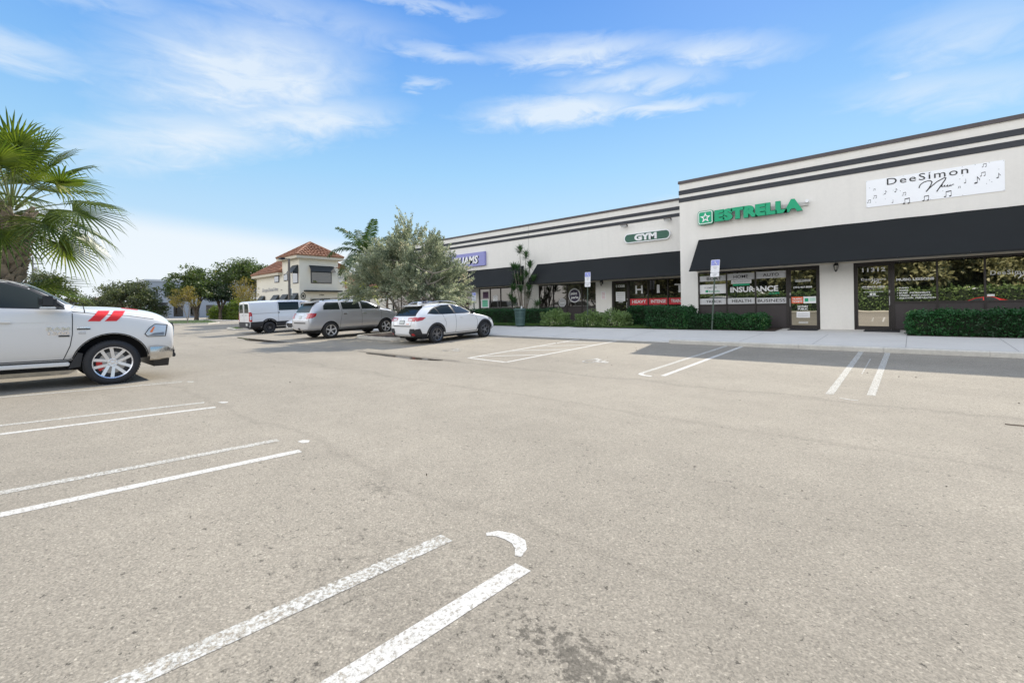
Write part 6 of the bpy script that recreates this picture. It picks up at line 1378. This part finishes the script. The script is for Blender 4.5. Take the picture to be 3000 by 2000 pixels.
# ---- clipped hedges and shrubs
def hedge(x0, x1, y0, y1, z0, z1, seed, label, lm, dens=1500, size=.062, round_=0.06, name='hedge', group=None, rough=.085):
    rng = np.random.default_rng(seed); root = empty(name, ((x0+x1)/2, (y0+y1)/2, z0)); tag(root, label, 'hedge', group)
    hx, hy, h = (x1-x0)/2, (y1-y0)/2, z1-z0
    core = MB().prism(rrect(-hx+.10, hx-.10, .06, h-.09, min(.10, h*.2)), -hy+.10, hy-.10).build('branches', mat('hedge_core', (.012, .022, .008), .95, noise=(10, .5)), root)
    faces = [((2*hx)*h, 0), ((2*hx)*h, 1), ((2*hy)*h, 2), ((2*hy)*h, 3), ((2*hx)*(2*hy), 4)]; Ps, Ns = [], []
    for A_, k in faces:
        n = int(A_*dens); u, v = rng.random(n), rng.random(n)
        if k < 2: P = np.c_[(u*2-1)*hx, np.full(n, -hy if k == 0 else hy), v*h]; Nn = np.tile([0, -1 if k == 0 else 1, 0], (n, 1))
        elif k < 4: P = np.c_[np.full(n, -hx if k == 2 else hx), (u*2-1)*hy, v*h]; Nn = np.tile([-1 if k == 2 else 1, 0, 0], (n, 1))
        else: P = np.c_[(u*2-1)*hx, (v*2-1)*hy, np.full(n, h)]; Nn = np.tile([0, 0, 1], (n, 1))
        Ps.append(P); Ns.append(Nn)
    P = np.concatenate(Ps); Nn = np.concatenate(Ns).astype(float); n = len(P)
    # round the corners, lumpy surface, leaves in a shallow shell
    ex_ = np.maximum(np.abs(P[:, 0])-(hx-.12), 0)/.12; ez_ = np.maximum(P[:, 2]-(h-.12), 0)/.12; ey_ = np.maximum(np.abs(P[:, 1])-(hy-.12), 0)/.12
    c3 = (ex_**2+ey_**2+ez_**2 > 1.55)[:, None]*.05*(-np.sign(P*np.array([1, 1, 1]))); P = P+c3
    lump = (np.sin(P[:, 0]*5.1+seed)+np.sin(P[:, 0]*11.7+P[:, 2]*7)+np.sin(P[:, 2]*9+P[:, 1]*8+seed))*rough*.33
    P = P+Nn*(lump+rng.normal(size=n)*rough*.5-.02-.07*rng.random(n)**2)[:, None]; P[:, 2] = np.maximum(P[:, 2], .03)
    D = nrm(Nn*.5+rng.normal(size=(n, 3))*.8+np.array([0, 0, .25])); s = size*(.6+.8*rng.random(n)); leaf_mesh('leaves', quads(P, D, s, s*.6), lm, root)
    return root
hedge(-.12, 6.4, 18.05, 19.35, walkz(18), .97, 1, 'long dark clipped hedge under the music shop window at the right edge', L_hedge)
hedge(-7.2, -4.15, 18.66, 19.7, walkz(18.6), .86, 2, 'dark clipped hedge under the insurance office window, with a sign post behind', L_hedge)
hedge(-8.75, -6.95, 18.55, 19.8, walkz(18.6), 1.16, 3, 'taller square hedge at the corner of the tall building', L_hedge)
hedge(-10.3, -8.9, 19.9, 20.9, walkz(19), 1.20, 4, 'dark hedge right below the red gym banners', L_hedge)
hedge(-34, -14.9, 20.0, 20.9, walkz(19), 1.16, 5, 'long dark hedge behind the trash can and the white crossover', L_hedge, dens=900, size=.06)
def shrub(x, y, z, rx, ry, h, seed, label, lm, n=9000, size=.06, name='shrub'):
    rng = np.random.default_rng(seed); root = empty(name, (x, y, z)); tag(root, label, 'shrub')
    d = nrm(rng.normal(size=(n, 3))); d[:, 2] = np.abs(d[:, 2])*1.0; r_ = .55+.45*rng.random(n)**.45; lum = 1+.10*np.sin(d[:, 0]*9+seed)+.08*np.sin(d[:, 1]*11)+.06*np.sin(d[:, 2]*14)
    sq = np.power(np.abs(d), .72)*np.sign(d); P = sq*np.array([rx, ry, h])*(r_*lum)[:, None]*.98; P[:, 2] = np.maximum(P[:, 2], 0)+.06
    D = nrm(d+rng.normal(size=(n, 3))*.7); s = size*(.6+.8*rng.random(n)); leaf_mesh('leaves', quads(P, D, s, s*.45), lm, root); mb = MB()
    for k in range(26):
        a = rng.random()*6.28; t = rng.random()*.9; mb.tube([Vector((0.3*rx*math.cos(a)*t, .3*ry*math.sin(a)*t, 0)), Vector((rx*.8*math.cos(a)*t, ry*.8*math.sin(a)*t, h*.8*(1-.4*t)))], [.012, .004], 4)
    mb.build('stem', M_barkg, root)
shrub(-13.98, 19.15, walkz(18.7)-.03, .80, .62, .80, 51, 'rounded yellow green shrub right of the green trash can', L_bush, 5200, .085)
shrub(-11.85, 19.2, walkz(18.7)-.03, .76, .6, .74, 52, 'variegated pale shrub with a sign post in it, right of the path', L_bush, 4600, .085); shrub(-10.58, 19.2, walkz(18.7)-.03, .85, .6, .76, 53, 'variegated pale shrub next to the clipped hedges below the gym window', L_bush, 4600, .085)
# lawn and mulch beds on the walkway
grass([(-33, 18.45), (-14.9, 18.45), (-14.9, 22.2), (-33, 22.2)], lambda x, y: walkz(y)+.014, 700, .06, seed=6)
grass([(-14.9, 18.62), (-13.05, 18.62), (-13.05, 21.5), (-14.9, 21.5)], lambda x, y: walkz(y)+.016, 1500, .06, seed=7)
grass([(-12.75, 18.55), (-6.95, 18.55), (-7.75, 21.4), (-12.2, 21.4)], lambda x, y: walkz(y)+.015, 1500, .06, seed=8)
struct(MB().add([(-.16, 17.95, walkz(17.95)+.012), (7, 17.95, walkz(17.95)+.012), (7, 19.99, walkz(19.99)+.012), (-.16, 19.99, walkz(19.99)+.012)], [(0,1,2,3)]).build('planting_bed', M_mulch))
struct(MB().add([(-7.3, 18.5, walkz(18.5)+.012), (-3.75, 18.5, walkz(18.5)+.012), (-3.75, 19.99, walkz(19.99)+.012), (-7.3, 19.99, walkz(19.99)+.012)], [(0,1,2,3)]).build('planting_bed', M_mulch))

# ---- far trees on the left
grp = 'trees beyond the far drive'
tree('oak_tree', 'big dark evergreen oak left of the tile roofed building, with yellow tips', 'tree', -86, 20.6, 0, 8.8, .62, 12000, L_oak, 61, grp, .34, 1.2, 3, .30, .16, width=9, fill=26, fz=.3)
tree('oak_tree', 'tall spreading oak directly left of the tile roofed building', 'tree', -88, 28.2, 0, 10.7, .62, 14000, L_oak, 62, grp, .34, 1.3, 3, .34, .18, width=11.5, fill=26, fz=.4)
tree('oak_tree', 'rounded olive oak above the hood of the pickup', 'tree', -86, 12.4, 0, 6.2, .72, 12000, L_olive, 63, grp, .28, 1.1, 3, .3, .15, width=10, fill=40, fz=.1)
tree('oak_tree', 'low olive tree left of the rounded oak', 'tree', -92, 7.4, 0, 3.7, .75, 5000, L_olive, 64, grp, .28, 1.0, 3, .2, .15, width=6, fill=20, fz=.1)
tree('oak_tree', 'olive tree seen just over the pickup roof beside the palm', 'tree', -72, 3.2, 0, 6.2, .72, 9000, L_olive, 65, grp, .24, 1.0, 3, .25, .22, width=6.6, fill=24, fz=.3)
tree('oak_tree', 'flat topped tree far behind, beyond the pickup windscreen', 'tree', -112, 9.5, 0, 4.4, .8, 7000, L_dark, 66, grp, .35, 1.5, 3, .3, .2, width=11)
tree('oak_tree', 'dark tree behind the feather palm and the tile roofed building', 'tree', -58, 38, 0, 8.4, .7, 9000, L_dark, 67, grp, .3, 1.3, 3, .3, .2, width=9)
tree('oak_tree', 'dark leafy tree under the big oak, low in its shade', 'tree', -84, 23.4, 0, 6.2, .7, 10000, L_dark, 68, grp, .26, 1.1, 3, .25, .25, width=6)
cg = 'thin small trees on the grass islands'
tree('crape_myrtle', 'thin many stemmed small tree with yellow leaves on the far grass strip', 'tree', -60.3, 13.6, 0, 4.3, .42, 2600, L_yel, 71, cg, .13, .55, 3, .05, .12, bark=M_barkg, width=3.6, forks=3)
tree('crape_myrtle', 'thin many stemmed small tree with rusty leaves left of the white van', 'tree', -38.3, 12.5, 0, 3.9, .42, 2600, L_yel, 72, cg, .10, .5, 3, .045, .12, bark=M_barkg, width=3.4, forks=3)
hedge(-96, -72, 25.0, 28.0, 0, 1.9, 6, 'tall uneven sunlit hedge along the far side of the drive', L_sun, dens=140, size=.20, rough=.45)
hedge(-78, -73, 23.0, 25.5, 0, 2.7, 7, 'higher yellow green clump of hedge under the oaks', L_sun, dens=180, size=.20, rough=.4)
hedge(-104, -92, 14, 17, 0, 1.6, 8, 'dark low hedge at the far left behind the pickup hood', L_hedge, dens=140, size=.22, rough=.4)
island([(-80, 12.6), (-62, 12.2), (-56.5, 14.6), (-60, 16.6), (-80, 20.5)], .12, fill='grass', dens=22, seed=9)
island([(-40.2, 11.6), (-37.0, 11.2), (-34.2, 14.4), (-34.6, 16.5), (-39, 17.0), (-41.5, 15)], .12, fill='grass', dens=220, seed=10)
struct(MB().box(-120, -40, 21.4, 22.6, -.02, .06).build('pavement', M_conc))
# ------------------------------------------------------------------ the tile roofed building
def tile_mat():
    m_ = mat('roof_tile', (0.31, 0.155, 0.095), .85, noise=(1.3, .35, 9, .35)); return m_
M_tile = tile_mat(); M_cream = mat('cream_wall', (.72, .68, .58), .9, noise=(.6, .05), bump=(30, .2, .004)); M_trimc = mat('cream_trim', (.55, .50, .40), .85)
def tile_face(mb, a, b, c_, d, n_):
    """barrel tiles on the slope a-b (eave) to d-c (ridge)"""
    a, b, c_, d = [Vector(v) for v in (a, b, c_, d)]; up_ = n_
    rows = max(2, int(((d-a).length+(c_-b).length)/2/.42)); W = (b-a).length
    for r_ in range(rows):
        t0, t1 = r_/rows, (r_+1)/rows; p0, p1, q0, q1 = a.lerp(d, t0), b.lerp(c_, t0), a.lerp(d, t1), b.lerp(c_, t1)
        w0 = (p1-p0).length; k = max(1, int(w0/.34))*4; V = []
        for lev, (P, Q, lift) in enumerate(((p0, p1, .10), (q0, q1, .0))):
            for i in range(k+1):
                u = i/k; V.append(P.lerp(Q, u)+up_*(lift+.08*abs(math.sin(PI*u*k/4))))
        for i in range(k+1): V.append(p0.lerp(p1, i/k)+up_*-.01)
        mb.add(V, [(i, i+1, k+2+i, k+1+i) for i in range(k)]+[(2*(k+1)+i, 2*(k+1)+i+1, i+1, i) for i in range(k)])
def hip(parent, x0, x1, y0, y1, ze, zr, ov=.42, fascia=True):
    x0, x1, y0, y1 = x0-ov, x1+ov, y0-ov, y1+ov; w, l = x1-x0, y1-y0
    if w >= l: r0, r1 = Vector((x0+l/2, (y0+y1)/2, zr)), Vector((x1-l/2, (y0+y1)/2, zr))
    else: r0, r1 = Vector(((x0+x1)/2, y0+w/2, zr)), Vector(((x0+x1)/2, y1-w/2, zr))
    A, B, D, E = Vector((x0, y0, ze)), Vector((x1, y0, ze)), Vector((x1, y1, ze)), Vector((x0, y1, ze)); mb = MB()
    up_ = Vector((0, 0, 1))
    if w >= l: F = [(A, B, r1, r0), (B, D, r1, r1), (D, E, r0, r1), (E, A, r0, r0)]
    else: F = [(A, B, r0, r0), (B, D, r1, r0), (D, E, r1, r1), (E, A, r0, r1)]
    for a, b, c_, d in F: n_ = (b-a).cross(d-a if (d-a).length > .01 else c_-a).normalized(); n_ = n_ if n_.z > 0 else -n_; tile_face(mb, a, b, c_, d, n_)
    o = mb.build('roof', M_tile, parent)
    cp = MB()
    for a, b in ((A, r0), (B, r1 if w >= l else r0), (D, r1), (E, r0 if w >= l else r1), (r0, r1)):
        if (a-b).length > .05: cp.tube([a+up_*.05, b+up_*.07], .10, 8)
    cp.build('ridge_tiles', M_tile, o, smooth=True)
    MB().box(x0+.03, x1-.03, y0+.03, y1-.03, ze-.26, ze+.02).build('eaves', M_trimc, parent)
    return o
hs = empty('tile_roofed_building', (0, 0, 0)); tag(hs, 'two storey cream building with orange tiled hip roofs and a square corner tower', 'building')
X0, Y0 = -42.6, 18.3
mb = MB(); mb.box(-46.4, X0, Y0, 22.1, 0, 6.25); mb.box(-53.3, -46.4, Y0+.02, 21.7, 0, 4.95); mb.box(-50, -43.0, 22.1, 23.0, 0, 5.25); mb.box(-47, -43.4, 23.0, 28, 0, 3.42); mb.build('wall', M_cream, hs)
hip(hs, -46.4, X0, Y0, 22.1, 6.42, 7.95); hip(hs, -53.3, -46.83, Y0, 21.7, 5.08, 6.62, .40); hip(hs, -50, -43.0, 21.0, 23.0, 5.36, 6.3, .35); hip(hs, -50, -43.4, 23.05, 28, 3.52, 5.0, .35)
M_wfr = mat('window_frame_dark', (.02, .02, .022), .5); G_house = glassmat('house_glass', (.95, .97, 1), .22, dark=(.02, .024, .025)); M_awns = mat('awning_dark_metal', (.022, .026, .026), .5, noise=(5, .2))
def hwin_y(a, b, c_, d, pane=True):    # window on the wall that faces the drive
    f = MB(); f.box(a, b, Y0-.05, Y0-.002, c_, d); o = f.build('window', M_wfr, hs, bevel=.005)
    MB().box(a+.07, b-.07, Y0-.062, Y0-.052, c_+.07, d-.07).build('pane', G_house, o); return o
def hwin_x(a, b, c_, d):
    f = MB(); f.box(X0+.002, X0+.05, a, b, c_, d); o = f.build('window', M_wfr, hs, bevel=.005); MB().box(X0+.052, X0+.062, a+.07, b-.07, c_+.07, d-.07).build('pane', G_house, o)
    mb = MB()
    for i in range(7): mb.box(X0+.0622, X0+.0642, a+.08, b-.08, c_+.16+i*.16, c_+.175+i*.16)
    mb.build('blind_lines', mat('blind', (.10, .11, .11), .6), o); return o
hwin_y(-48.31, -47.2, 4.15, 4.87) if False else hwin_y(-48.3, -47.2, 4.15, 4.82); hwin_y(-46.0, -45.05, 4.2, 4.88); hwin_y(-43.95, -42.8, 3.85, 5.5); hwin_x(19.36, 21.4, 3.88, 5.5)
def hawn_y(a, b, zt, zb, out=.55):
    mb = MB(); mb.add([(a, Y0-.06, zt), (b, Y0-.06, zt), (b, Y0-.06-out, zb), (a, Y0-.06-out, zb), (a, Y0-.06, zt-.04), (b, Y0-.06, zt-.04), (b, Y0-.06-out, zb-.04), (a, Y0-.06-out, zb-.04)], [(0,1,2,3),(7,6,5,4),(0,4,5,1),(1,5,6,2),(2,6,7,3),(3,7,4,0)])
    mb.add([(a, Y0-.06, zt), (a, Y0-.06-out, zb), (a, Y0-.06, zb)], [(0, 1, 2)]); mb.add([(b, Y0-.06, zt), (b, Y0-.06-out, zb), (b, Y0-.06, zb)], [(0, 1, 2)]); mb.build('awning', M_awns, hs)
hawn_y(-44.0, -42.72, 5.57, 4.85); hawn_y(-52.2, -50.9, 2.9, 2.1); hawn_y(-48.6, -47.2, 2.9, 2.1); hawn_y(-46.4, -45.0, 2.9, 2.1); hawn_y(-44.3, -42.8, 2.95, 2.1)
for a, b in ((-52.1, -51), (-48.5, -47.3), (-46.3, -45.1), (-44.2, -42.9)): hwin_y(a, b, 1.0, 2.8)
mb = MB(); mb.add([(X0+.06, 19.2, 5.56), (X0+.06, 21.6, 5.56), (X0+.5, 21.6, 5.0), (X0+.5, 19.2, 5.0), (X0+.06, 19.2, 5.52), (X0+.06, 21.6, 5.52), (X0+.5, 21.6, 4.96), (X0+.5, 19.2, 4.96)], [(0,1,2,3),(7,6,5,4),(0,4,5,1),(1,5,6,2),(2,6,7,3),(3,7,4,0)]); mb.add([(X0+.06, 21.59, 5.56), (X0+.5, 21.59, 5.0), (X0+.06, 21.59, 5.0)], [(0, 1, 2)]); mb.build('awning', M_awns, hs)
MB().box(X0+.002, X0+.5, 18.7, 22.3, 3.06, 3.20).build('canopy', M_awns, hs, bevel=.01); MB().box(X0+.004, X0+.06, 19.3, 21.2, .1, 2.4).build('entrance_door', G_house, hs)
v, f = text_mesh('11064', 0, .48, 0, .13, 0, bold=.02); MB().add([(X0+.008-p.y, 20.15+p.x, 2.70+p.z) for p in v], f).build('house_number', M_black, hs)
text('lettering', 'Europa Dental Arts', -51.6, -47.5, 3.20, 3.68, Y0-.03, mat('letter_grey', (.30, .30, .33), .5), hs, shear=.35, bold=.01); text('lettering', '11064', -46.9, -46.45, 3.30, 3.42, Y0-.02, M_black, hs)
mb = MB(); mb.lathe([(.30, 0), (.30, .05), (.24, .05), (.24, 0)], 20, 'x', (0, 0, 0), closed=True); mb.lathe([(0, .03), (.13, .03)], 14, 'x'); mb.v = [(x, y*.75, z) for x, y, z in mb.v]; o = mb.build('oval_emblem', M_awns, hs); o.location = (X0+.004, 18.62, 2.66)
for (x, y, z) in ((-42.96, 22.5, 4.15),): box_part('wall_light', (x, y, z), (.14, .26, .14), M_white, hs, .02)
MB().tube([(-53.36, 18.2, 4.9), (-53.36, 18.2, .1)], .05, 6).build('downpipe', M_wfr, hs)
box_part('louvre', (-42.95, 22.5, 4.5), (.06, .5, .04), M_greyl, hs, .004)

# far buildings
M_far = mat('far_wall_grey', (.33, .36, .40), .9, noise=(.2, .1)); M_farw = mat('far_wall_white', (.58, .60, .62), .9, noise=(.2, .06))
wh = empty('warehouse', (-139, 33, 0)); tag(wh, 'big plain grey warehouse far away behind the oaks', 'building')
mb = MB(); mb.box(-12, 12, -12, 14, 3.6, 8.4); mb.box(-12, 12, -8, 14, 0, 3.6); mb.build('wall', M_far, wh); mb = MB(); mb.box(-12.2, 12.2, -12.2, 14.2, 8.4, 8.8); mb.build('roof_edge', M_farw, wh)
for i in range(9): MB().box(-11.8+i*2.9, -11.4+i*2.9, -11.9, -11.5, 0, 3.6).build('column', M_farw, wh)
for i in range(6): MB().box(12.0, 12.04, -7+i*3.2, -5.2+i*3.2, .4, 3.0).build('window', G_dark, wh)
wb = empty('low_white_building', (-90, 42, 0)); tag(wb, 'low white flat roofed building behind the hedge and the oaks', 'building')
mb = MB(); mb.box(-20, 22, -7, 8, 0, 4.5); mb.box(-2, 12, -8, -7, 0, 3.9); mb.build('wall', M_farw, wb); MB().box(-20.2, 22.2, -7.2, 8.2, 4.5, 4.8).build('roof_edge', M_far, wb)
for i in range(10): mb = MB(); mb.box(-18+i*4, -16.4+i*4, -7.06 if not 3 < i < 7.6 else -8.06, -7.0 if not 3 < i < 7.6 else -8.0, .8, 2.9); mb.build('window', G_dark, wb)
for i in range(4): MB().box(22, 22.05, -6+i*3.6, -4.2+i*3.6, .5, 3.0).build('window', G_dark, wb)
bh = empty('brown_roofed_house', (-133, 14.5, 0)); tag(bh, 'distant house with a brown hip roof between two trees, over the pickup hood', 'building')
MB().box(-4, 4, -4, 4, 0, 3.0).build('wall', M_cream, bh); mb = MB(); mb.add([(-5, -5, 3), (5, -5, 3), (5, 5, 3), (-5, 5, 3), (-1, 0, 5.2), (1, 0, 5.2)], [(0,1,5,4),(1,2,5),(2,3,4,5),(3,0,4),(3,2,1,0)]); mb.build('roof', mat('brown_roof', (.13, .075, .05), .9), bh); MB().box(4, 4.04, -2, -.5, 1, 2.3).build('window', G_dark, bh)

# ------------------------------------------------------------------ street furniture
M_gpost = mat('post_green_steel', (.09, .12, .10), .45, .6); M_blue = mat('sign_blue', (.30, .33, .72), .45); M_signw = mat('sign_white', (.80, .80, .82), .45)
def access_sign(x, y, z0, ztop, lean, label, turn=0, h1=.50, h2=.165, w=.325, group='disabled parking signs on posts'):
    r_ = empty('parking_sign', (x, y, z0), turn); tag(r_, label, 'sign', group); H = ztop-z0
    mb = MB(); mb.add([(-.03, -.004, -.2), (-.012, .022, -.2), (.012, .022, -.2), (.03, -.004, -.2), (-.03+lean, -.004, H-.02), (-.012+lean, .022, H-.02), (.012+lean, .022, H-.02), (.03+lean, -.004, H-.02)], [(0,1,5,4),(1,2,6,5),(2,3,7,6),(3,0,4,7),(4,5,6,7)]); mb.build('post', M_gpost, r_)
    K = lambda z: lean*z/H
    def plate(za, zb, nm, mt, dy=0.0, inset=0, rad=.03):
        P = rrect(-w/2+inset, w/2-inset, za, zb, rad); mb = MB(); mb.prism(P, -.012-dy, -.008-dy if not dy else -.0108-dy+.0005); mb.v = [(a+K(c_), b, c_) for a, b, c_ in mb.v]; return mb.build(nm, mt, r_)
    p = plate(H-h1, H, 'sign_panel', M_signw)
    def sub(mb, nm, mt): mb.v = [(a+K(c_), b, c_) for a, b, c_ in mb.v]; return mb.build(nm, mt, p)
    mb = MB(); mb.prism(rrect(-w/2+.012, w/2-.012, H-h1*.44, H-.012, .02), -.0142, -.0125); sub(mb, 'blue_field', M_blue)
    mb = MB(); s = h1*.34; wheelchair(mb, lambda q: (-.085+(q.x-.12)*s+.02, -.0156, H-h1*.41+q.y*s)); sub(mb, 'wheelchair_symbol', M_signw)
    mb = MB()
    for k, ww in ((.54, .18), (.62, .13), (.70, .11), (.84, .03)): mb.box(-ww/2*w/.325, ww/2*w/.325, -.0142, -.0125, H-h1*k-.016, H-h1*k)
    sub(mb, 'print', M_greyl)
    q = plate(H-h1-.01-h2, H-h1-.01, 'lower_panel', M_signw); mb = MB(); mb.box(-.09, .09, -.0142, -.0125, H-h1-.01-h2*.45, H-h1-.01-h2*.30); mb.box(-.05, .05, -.0142, -.0125, H-h1-.01-h2*.72, H-h1-.01-h2*.58); mb.v = [(a+K(c_), b, c_) for a, b, c_ in mb.v]; mb.build('print', M_greyl, q)
    return r_
access_sign(-11.83, 18.80, .28, 2.93, .08, 'disabled parking sign on a post in the pale shrub, before the gym awning', 0, .51, .185, .315)
access_sign(-5.98, 18.60, .28, 3.03, .20, 'disabled parking sign on a leaning post before the insurance window', 0, .50, .155, .33)
access_sign(-17.75, 16.9, .18, 2.12, .0, 'small disabled parking sign on a dark post beside the window behind the white crossover', R(66), .34, .10, .22)
access_sign(-36.4, 15.0, .1, 3.05, .0, 'small disabled parking sign in front of the tile roofed building', R(-50), .42, .12, .30)
# slatted litter bin
tb = empty('trash_can', (-15.62, 18.22, walkz(18.2)+.004)); tag(tb, 'tapered green slatted metal trash can by the walkway', 'trash can')
M_bin = mat('bin_green', (.085, .15, .14), .45, .1)
mb = MB()
for i in range(26):
    a = 2*PI*i/26; Mx = Matrix.Rotation(a, 3, 'Z'); P = [Mx @ Vector(p) for p in ((.235, -.019, .05), (.235, .019, .05), (.29, .022, .80), (.29, -.022, .80), (.33, -.024, .90), (.33, .024, .90))]; Q = [p-Mx @ Vector((.006, 0, 0)) for p in P]
    mb.add(P+Q, [(0,1,2,3),(3,2,5,4),(9,8,7,6),(10,11,8,9),(0,3,9,6),(1,7,8,2),(3,4,10,9),(2,8,11,5)])
mb.build('slats', M_bin, tb)
mb = MB(); 
for z, r_ in ((.10, .232), (.42, .258), (.74, .278)): mb.lathe([(r_, z), (r_, z+.05), (r_-.012, z+.05), (r_-.012, z)], 32, 'z', closed=True)
mb.build('hoop', M_bin, tb, smooth=True); mb = MB(); mb.lathe([(.34, .895), (.345, .915), (.335, .94), (.25, .95), (.235, .93), (.24, .90)], 32, 'z', closed=True); mb.build('rim', M_bin, tb, smooth=True); mb = MB(); mb.lathe([(0, .03), (.215, .03), (.25, .86), (.235, .88)], 24, 'z'); mb.build('liner', M_well, tb)
MB().lathe([(0, 0), (.20, 0), (.20, .03), (0, .03)], 20, 'z').build('base', M_bin, tb)
cup = MB().lathe([(0, 0), (.032, 0), (.045, .12), (.047, .12), (.03, .125), (0, .125)], 14, 'z').build('paper_cup', M_white, None, smooth=True); cup.location = (-15.42, 18.12, walkz(18.2)+.955); tag(cup, 'small white cup standing on the rim of the green trash can', 'cup')
# lamp post before the tile roofed building
lp = empty('lamp_post', (-34.05, 13.9, 0)); tag(lp, 'square grey lamp post in front of the tile roofed building', 'lamp post')
mb = MB(); mb.add([(-.08, -.08, -.2), (.08, -.08, -.2), (.08, .08, -.2), (-.08, .08, -.2), (-.06, -.06, 5.1), (.06, -.06, 5.1), (.06, .06, 5.1), (-.06, .06, 5.1)], [(0,1,5,4),(1,2,6,5),(2,3,7,6),(3,0,4,7),(4,5,6,7)]); mb.build('pole', mat('pole_concrete', (.17, .15, .13), .8, noise=(3, .2)), lp)
MB().tube([(0, 0, 5.05), (-.3, -.2, 5.12)], .03, 6).build('bracket', M_wfr, lp); box_part('lamp_head', (-.5, -.3, 5.12), (.5, .34, .14), M_wfr, lp, .03)
# power poles
for (x, y, h, lab) in ((-98.5, 2.3, 11.5, 'wooden power pole far behind the palm trunk, with crossarm'), (-104, 3.2, 10.6, 'second power pole with transformer, just right of the palm trunk')):
    p = empty('power_pole', (x, y, 0)); tag(p, lab, 'power pole', 'power poles behind the palm'); MB().tube([(0, 0, -.3), (0, 0, h)], [.16, .10], 8).build('pole', mat('pole_wood', (.19, .18, .17), .9), p, smooth=True)
    for k in (.3, 1.2): MB().cbox((0, 0, h-k), (.12, 2.4, .12)).build('crossarm', MATS['pole_wood'], p)
    for yy in (-1.1, -.5, .5, 1.1): MB().lathe([(0, 0), (.06, 0), (.04, .16), (0, .16)], 8, 'z', (0, yy, h-.24)).build('insulator', M_greyl, p)
    MB().lathe([(0, -.5), (.26, -.48), (.26, .3), (0, .36)], 12, 'z', (.3, .3, h-2.1)).build('transformer', M_greyl, p, smooth=True)
# guy stub at the tree island
# ------------------------------------------------------------------ what the shop windows mirror: the far side of the lot behind the viewer
struct(MB().box(-70, 40, -60, -24.9, -.4, .28).build('kerb_bank', M_kerb)); struct(MB().box(-70, 40, -60, -25.4, -.4, .30).build('verge', M_soil))
struct(MB().box(-70, 40, -60, -27.6, .30, .95).build('road_bank', M_soil))
hedge(-42, 14, -27.2, -25.8, .30, 2.5, 9, 'long loose hedge across the lot behind the viewer, seen mirrored in the shop windows', L_bush, dens=60, size=.24, rough=.35)
first = tree('oak_tree', 'big tree across the lot behind the viewer, mirrored in the music shop window', 'tree', -1.5, -31, .9, 11.5, .7, 42000, L_bright, 81, 'trees behind the viewer', .55, 1.6, 3, .35, .16, width=15, bark=M_bark, fill=210, fz=.02)
for i, (x, y, s, rz_) in enumerate(((9.5, -33, .9, 1.0), (-11.5, -33, 1.0, 2.2), (3.5, -38, 1.1, 1.7), (-6.5, -39, 1.1, 4.7), (-21.5, -31, .95, 3.9), (-32, -33, 1.0, 5.0), (-43, -32, 1.1, .7))):
    o = copy_tree(first); o.location = (x, y, .9); o.rotation_euler = (0, 0, rz_); o.scale = (s, s, s); o['label'] = ['big tree behind the viewer at the right end of the row', 'big tree behind the viewer opposite the insurance office', 'back row tree behind the viewer, right of the pair', 'back row tree behind the viewer, left of the pair', 'big tree behind the viewer opposite the gym door', 'big tree behind the viewer opposite the paint shop', 'big tree behind the viewer at the left end of the row'][i]
rc = saloon(M_pred, 'bright red car before the hedge across the lot, mirrored in the music shop window'); rc.location = (7.2, -23.6, .17); rc.rotation_euler = (0, 0, R(92))
# fallen leaves and twigs
rng = np.random.default_rng(77); n = 45; px = rng.uniform(-12, 3, n); py = rng.uniform(.3, 14, n); pz = np.array([gz(v)+.012 for v in py]); D = np.c_[rng.normal(size=n), rng.normal(size=n), rng.normal(size=n)*.15]; s = rng.uniform(.02, .055, n)
ll = leaf_mesh('leaf_litter', quads(np.c_[px, py, pz], nrm(D), s, s*.35, np.c_[rng.normal(size=n)*.3, rng.normal(size=n)*.3, np.ones(n)]), leafmat('litter', (.03, .022, .015), (.12, .09, .05), (.6, .55, .45), 0), None); ll['kind'] = 'stuff'
tw = MB().tube([(.78, 7.72, -.149), (.90, 7.70, -.143), (1.05, 7.74, -.147), (1.3, 7.66, -.149)], [.006, .007, .005, .003], 6).build('fallen_twig', M_bark); tag(tw, 'dark twig lying on the asphalt at the right edge', 'twig')
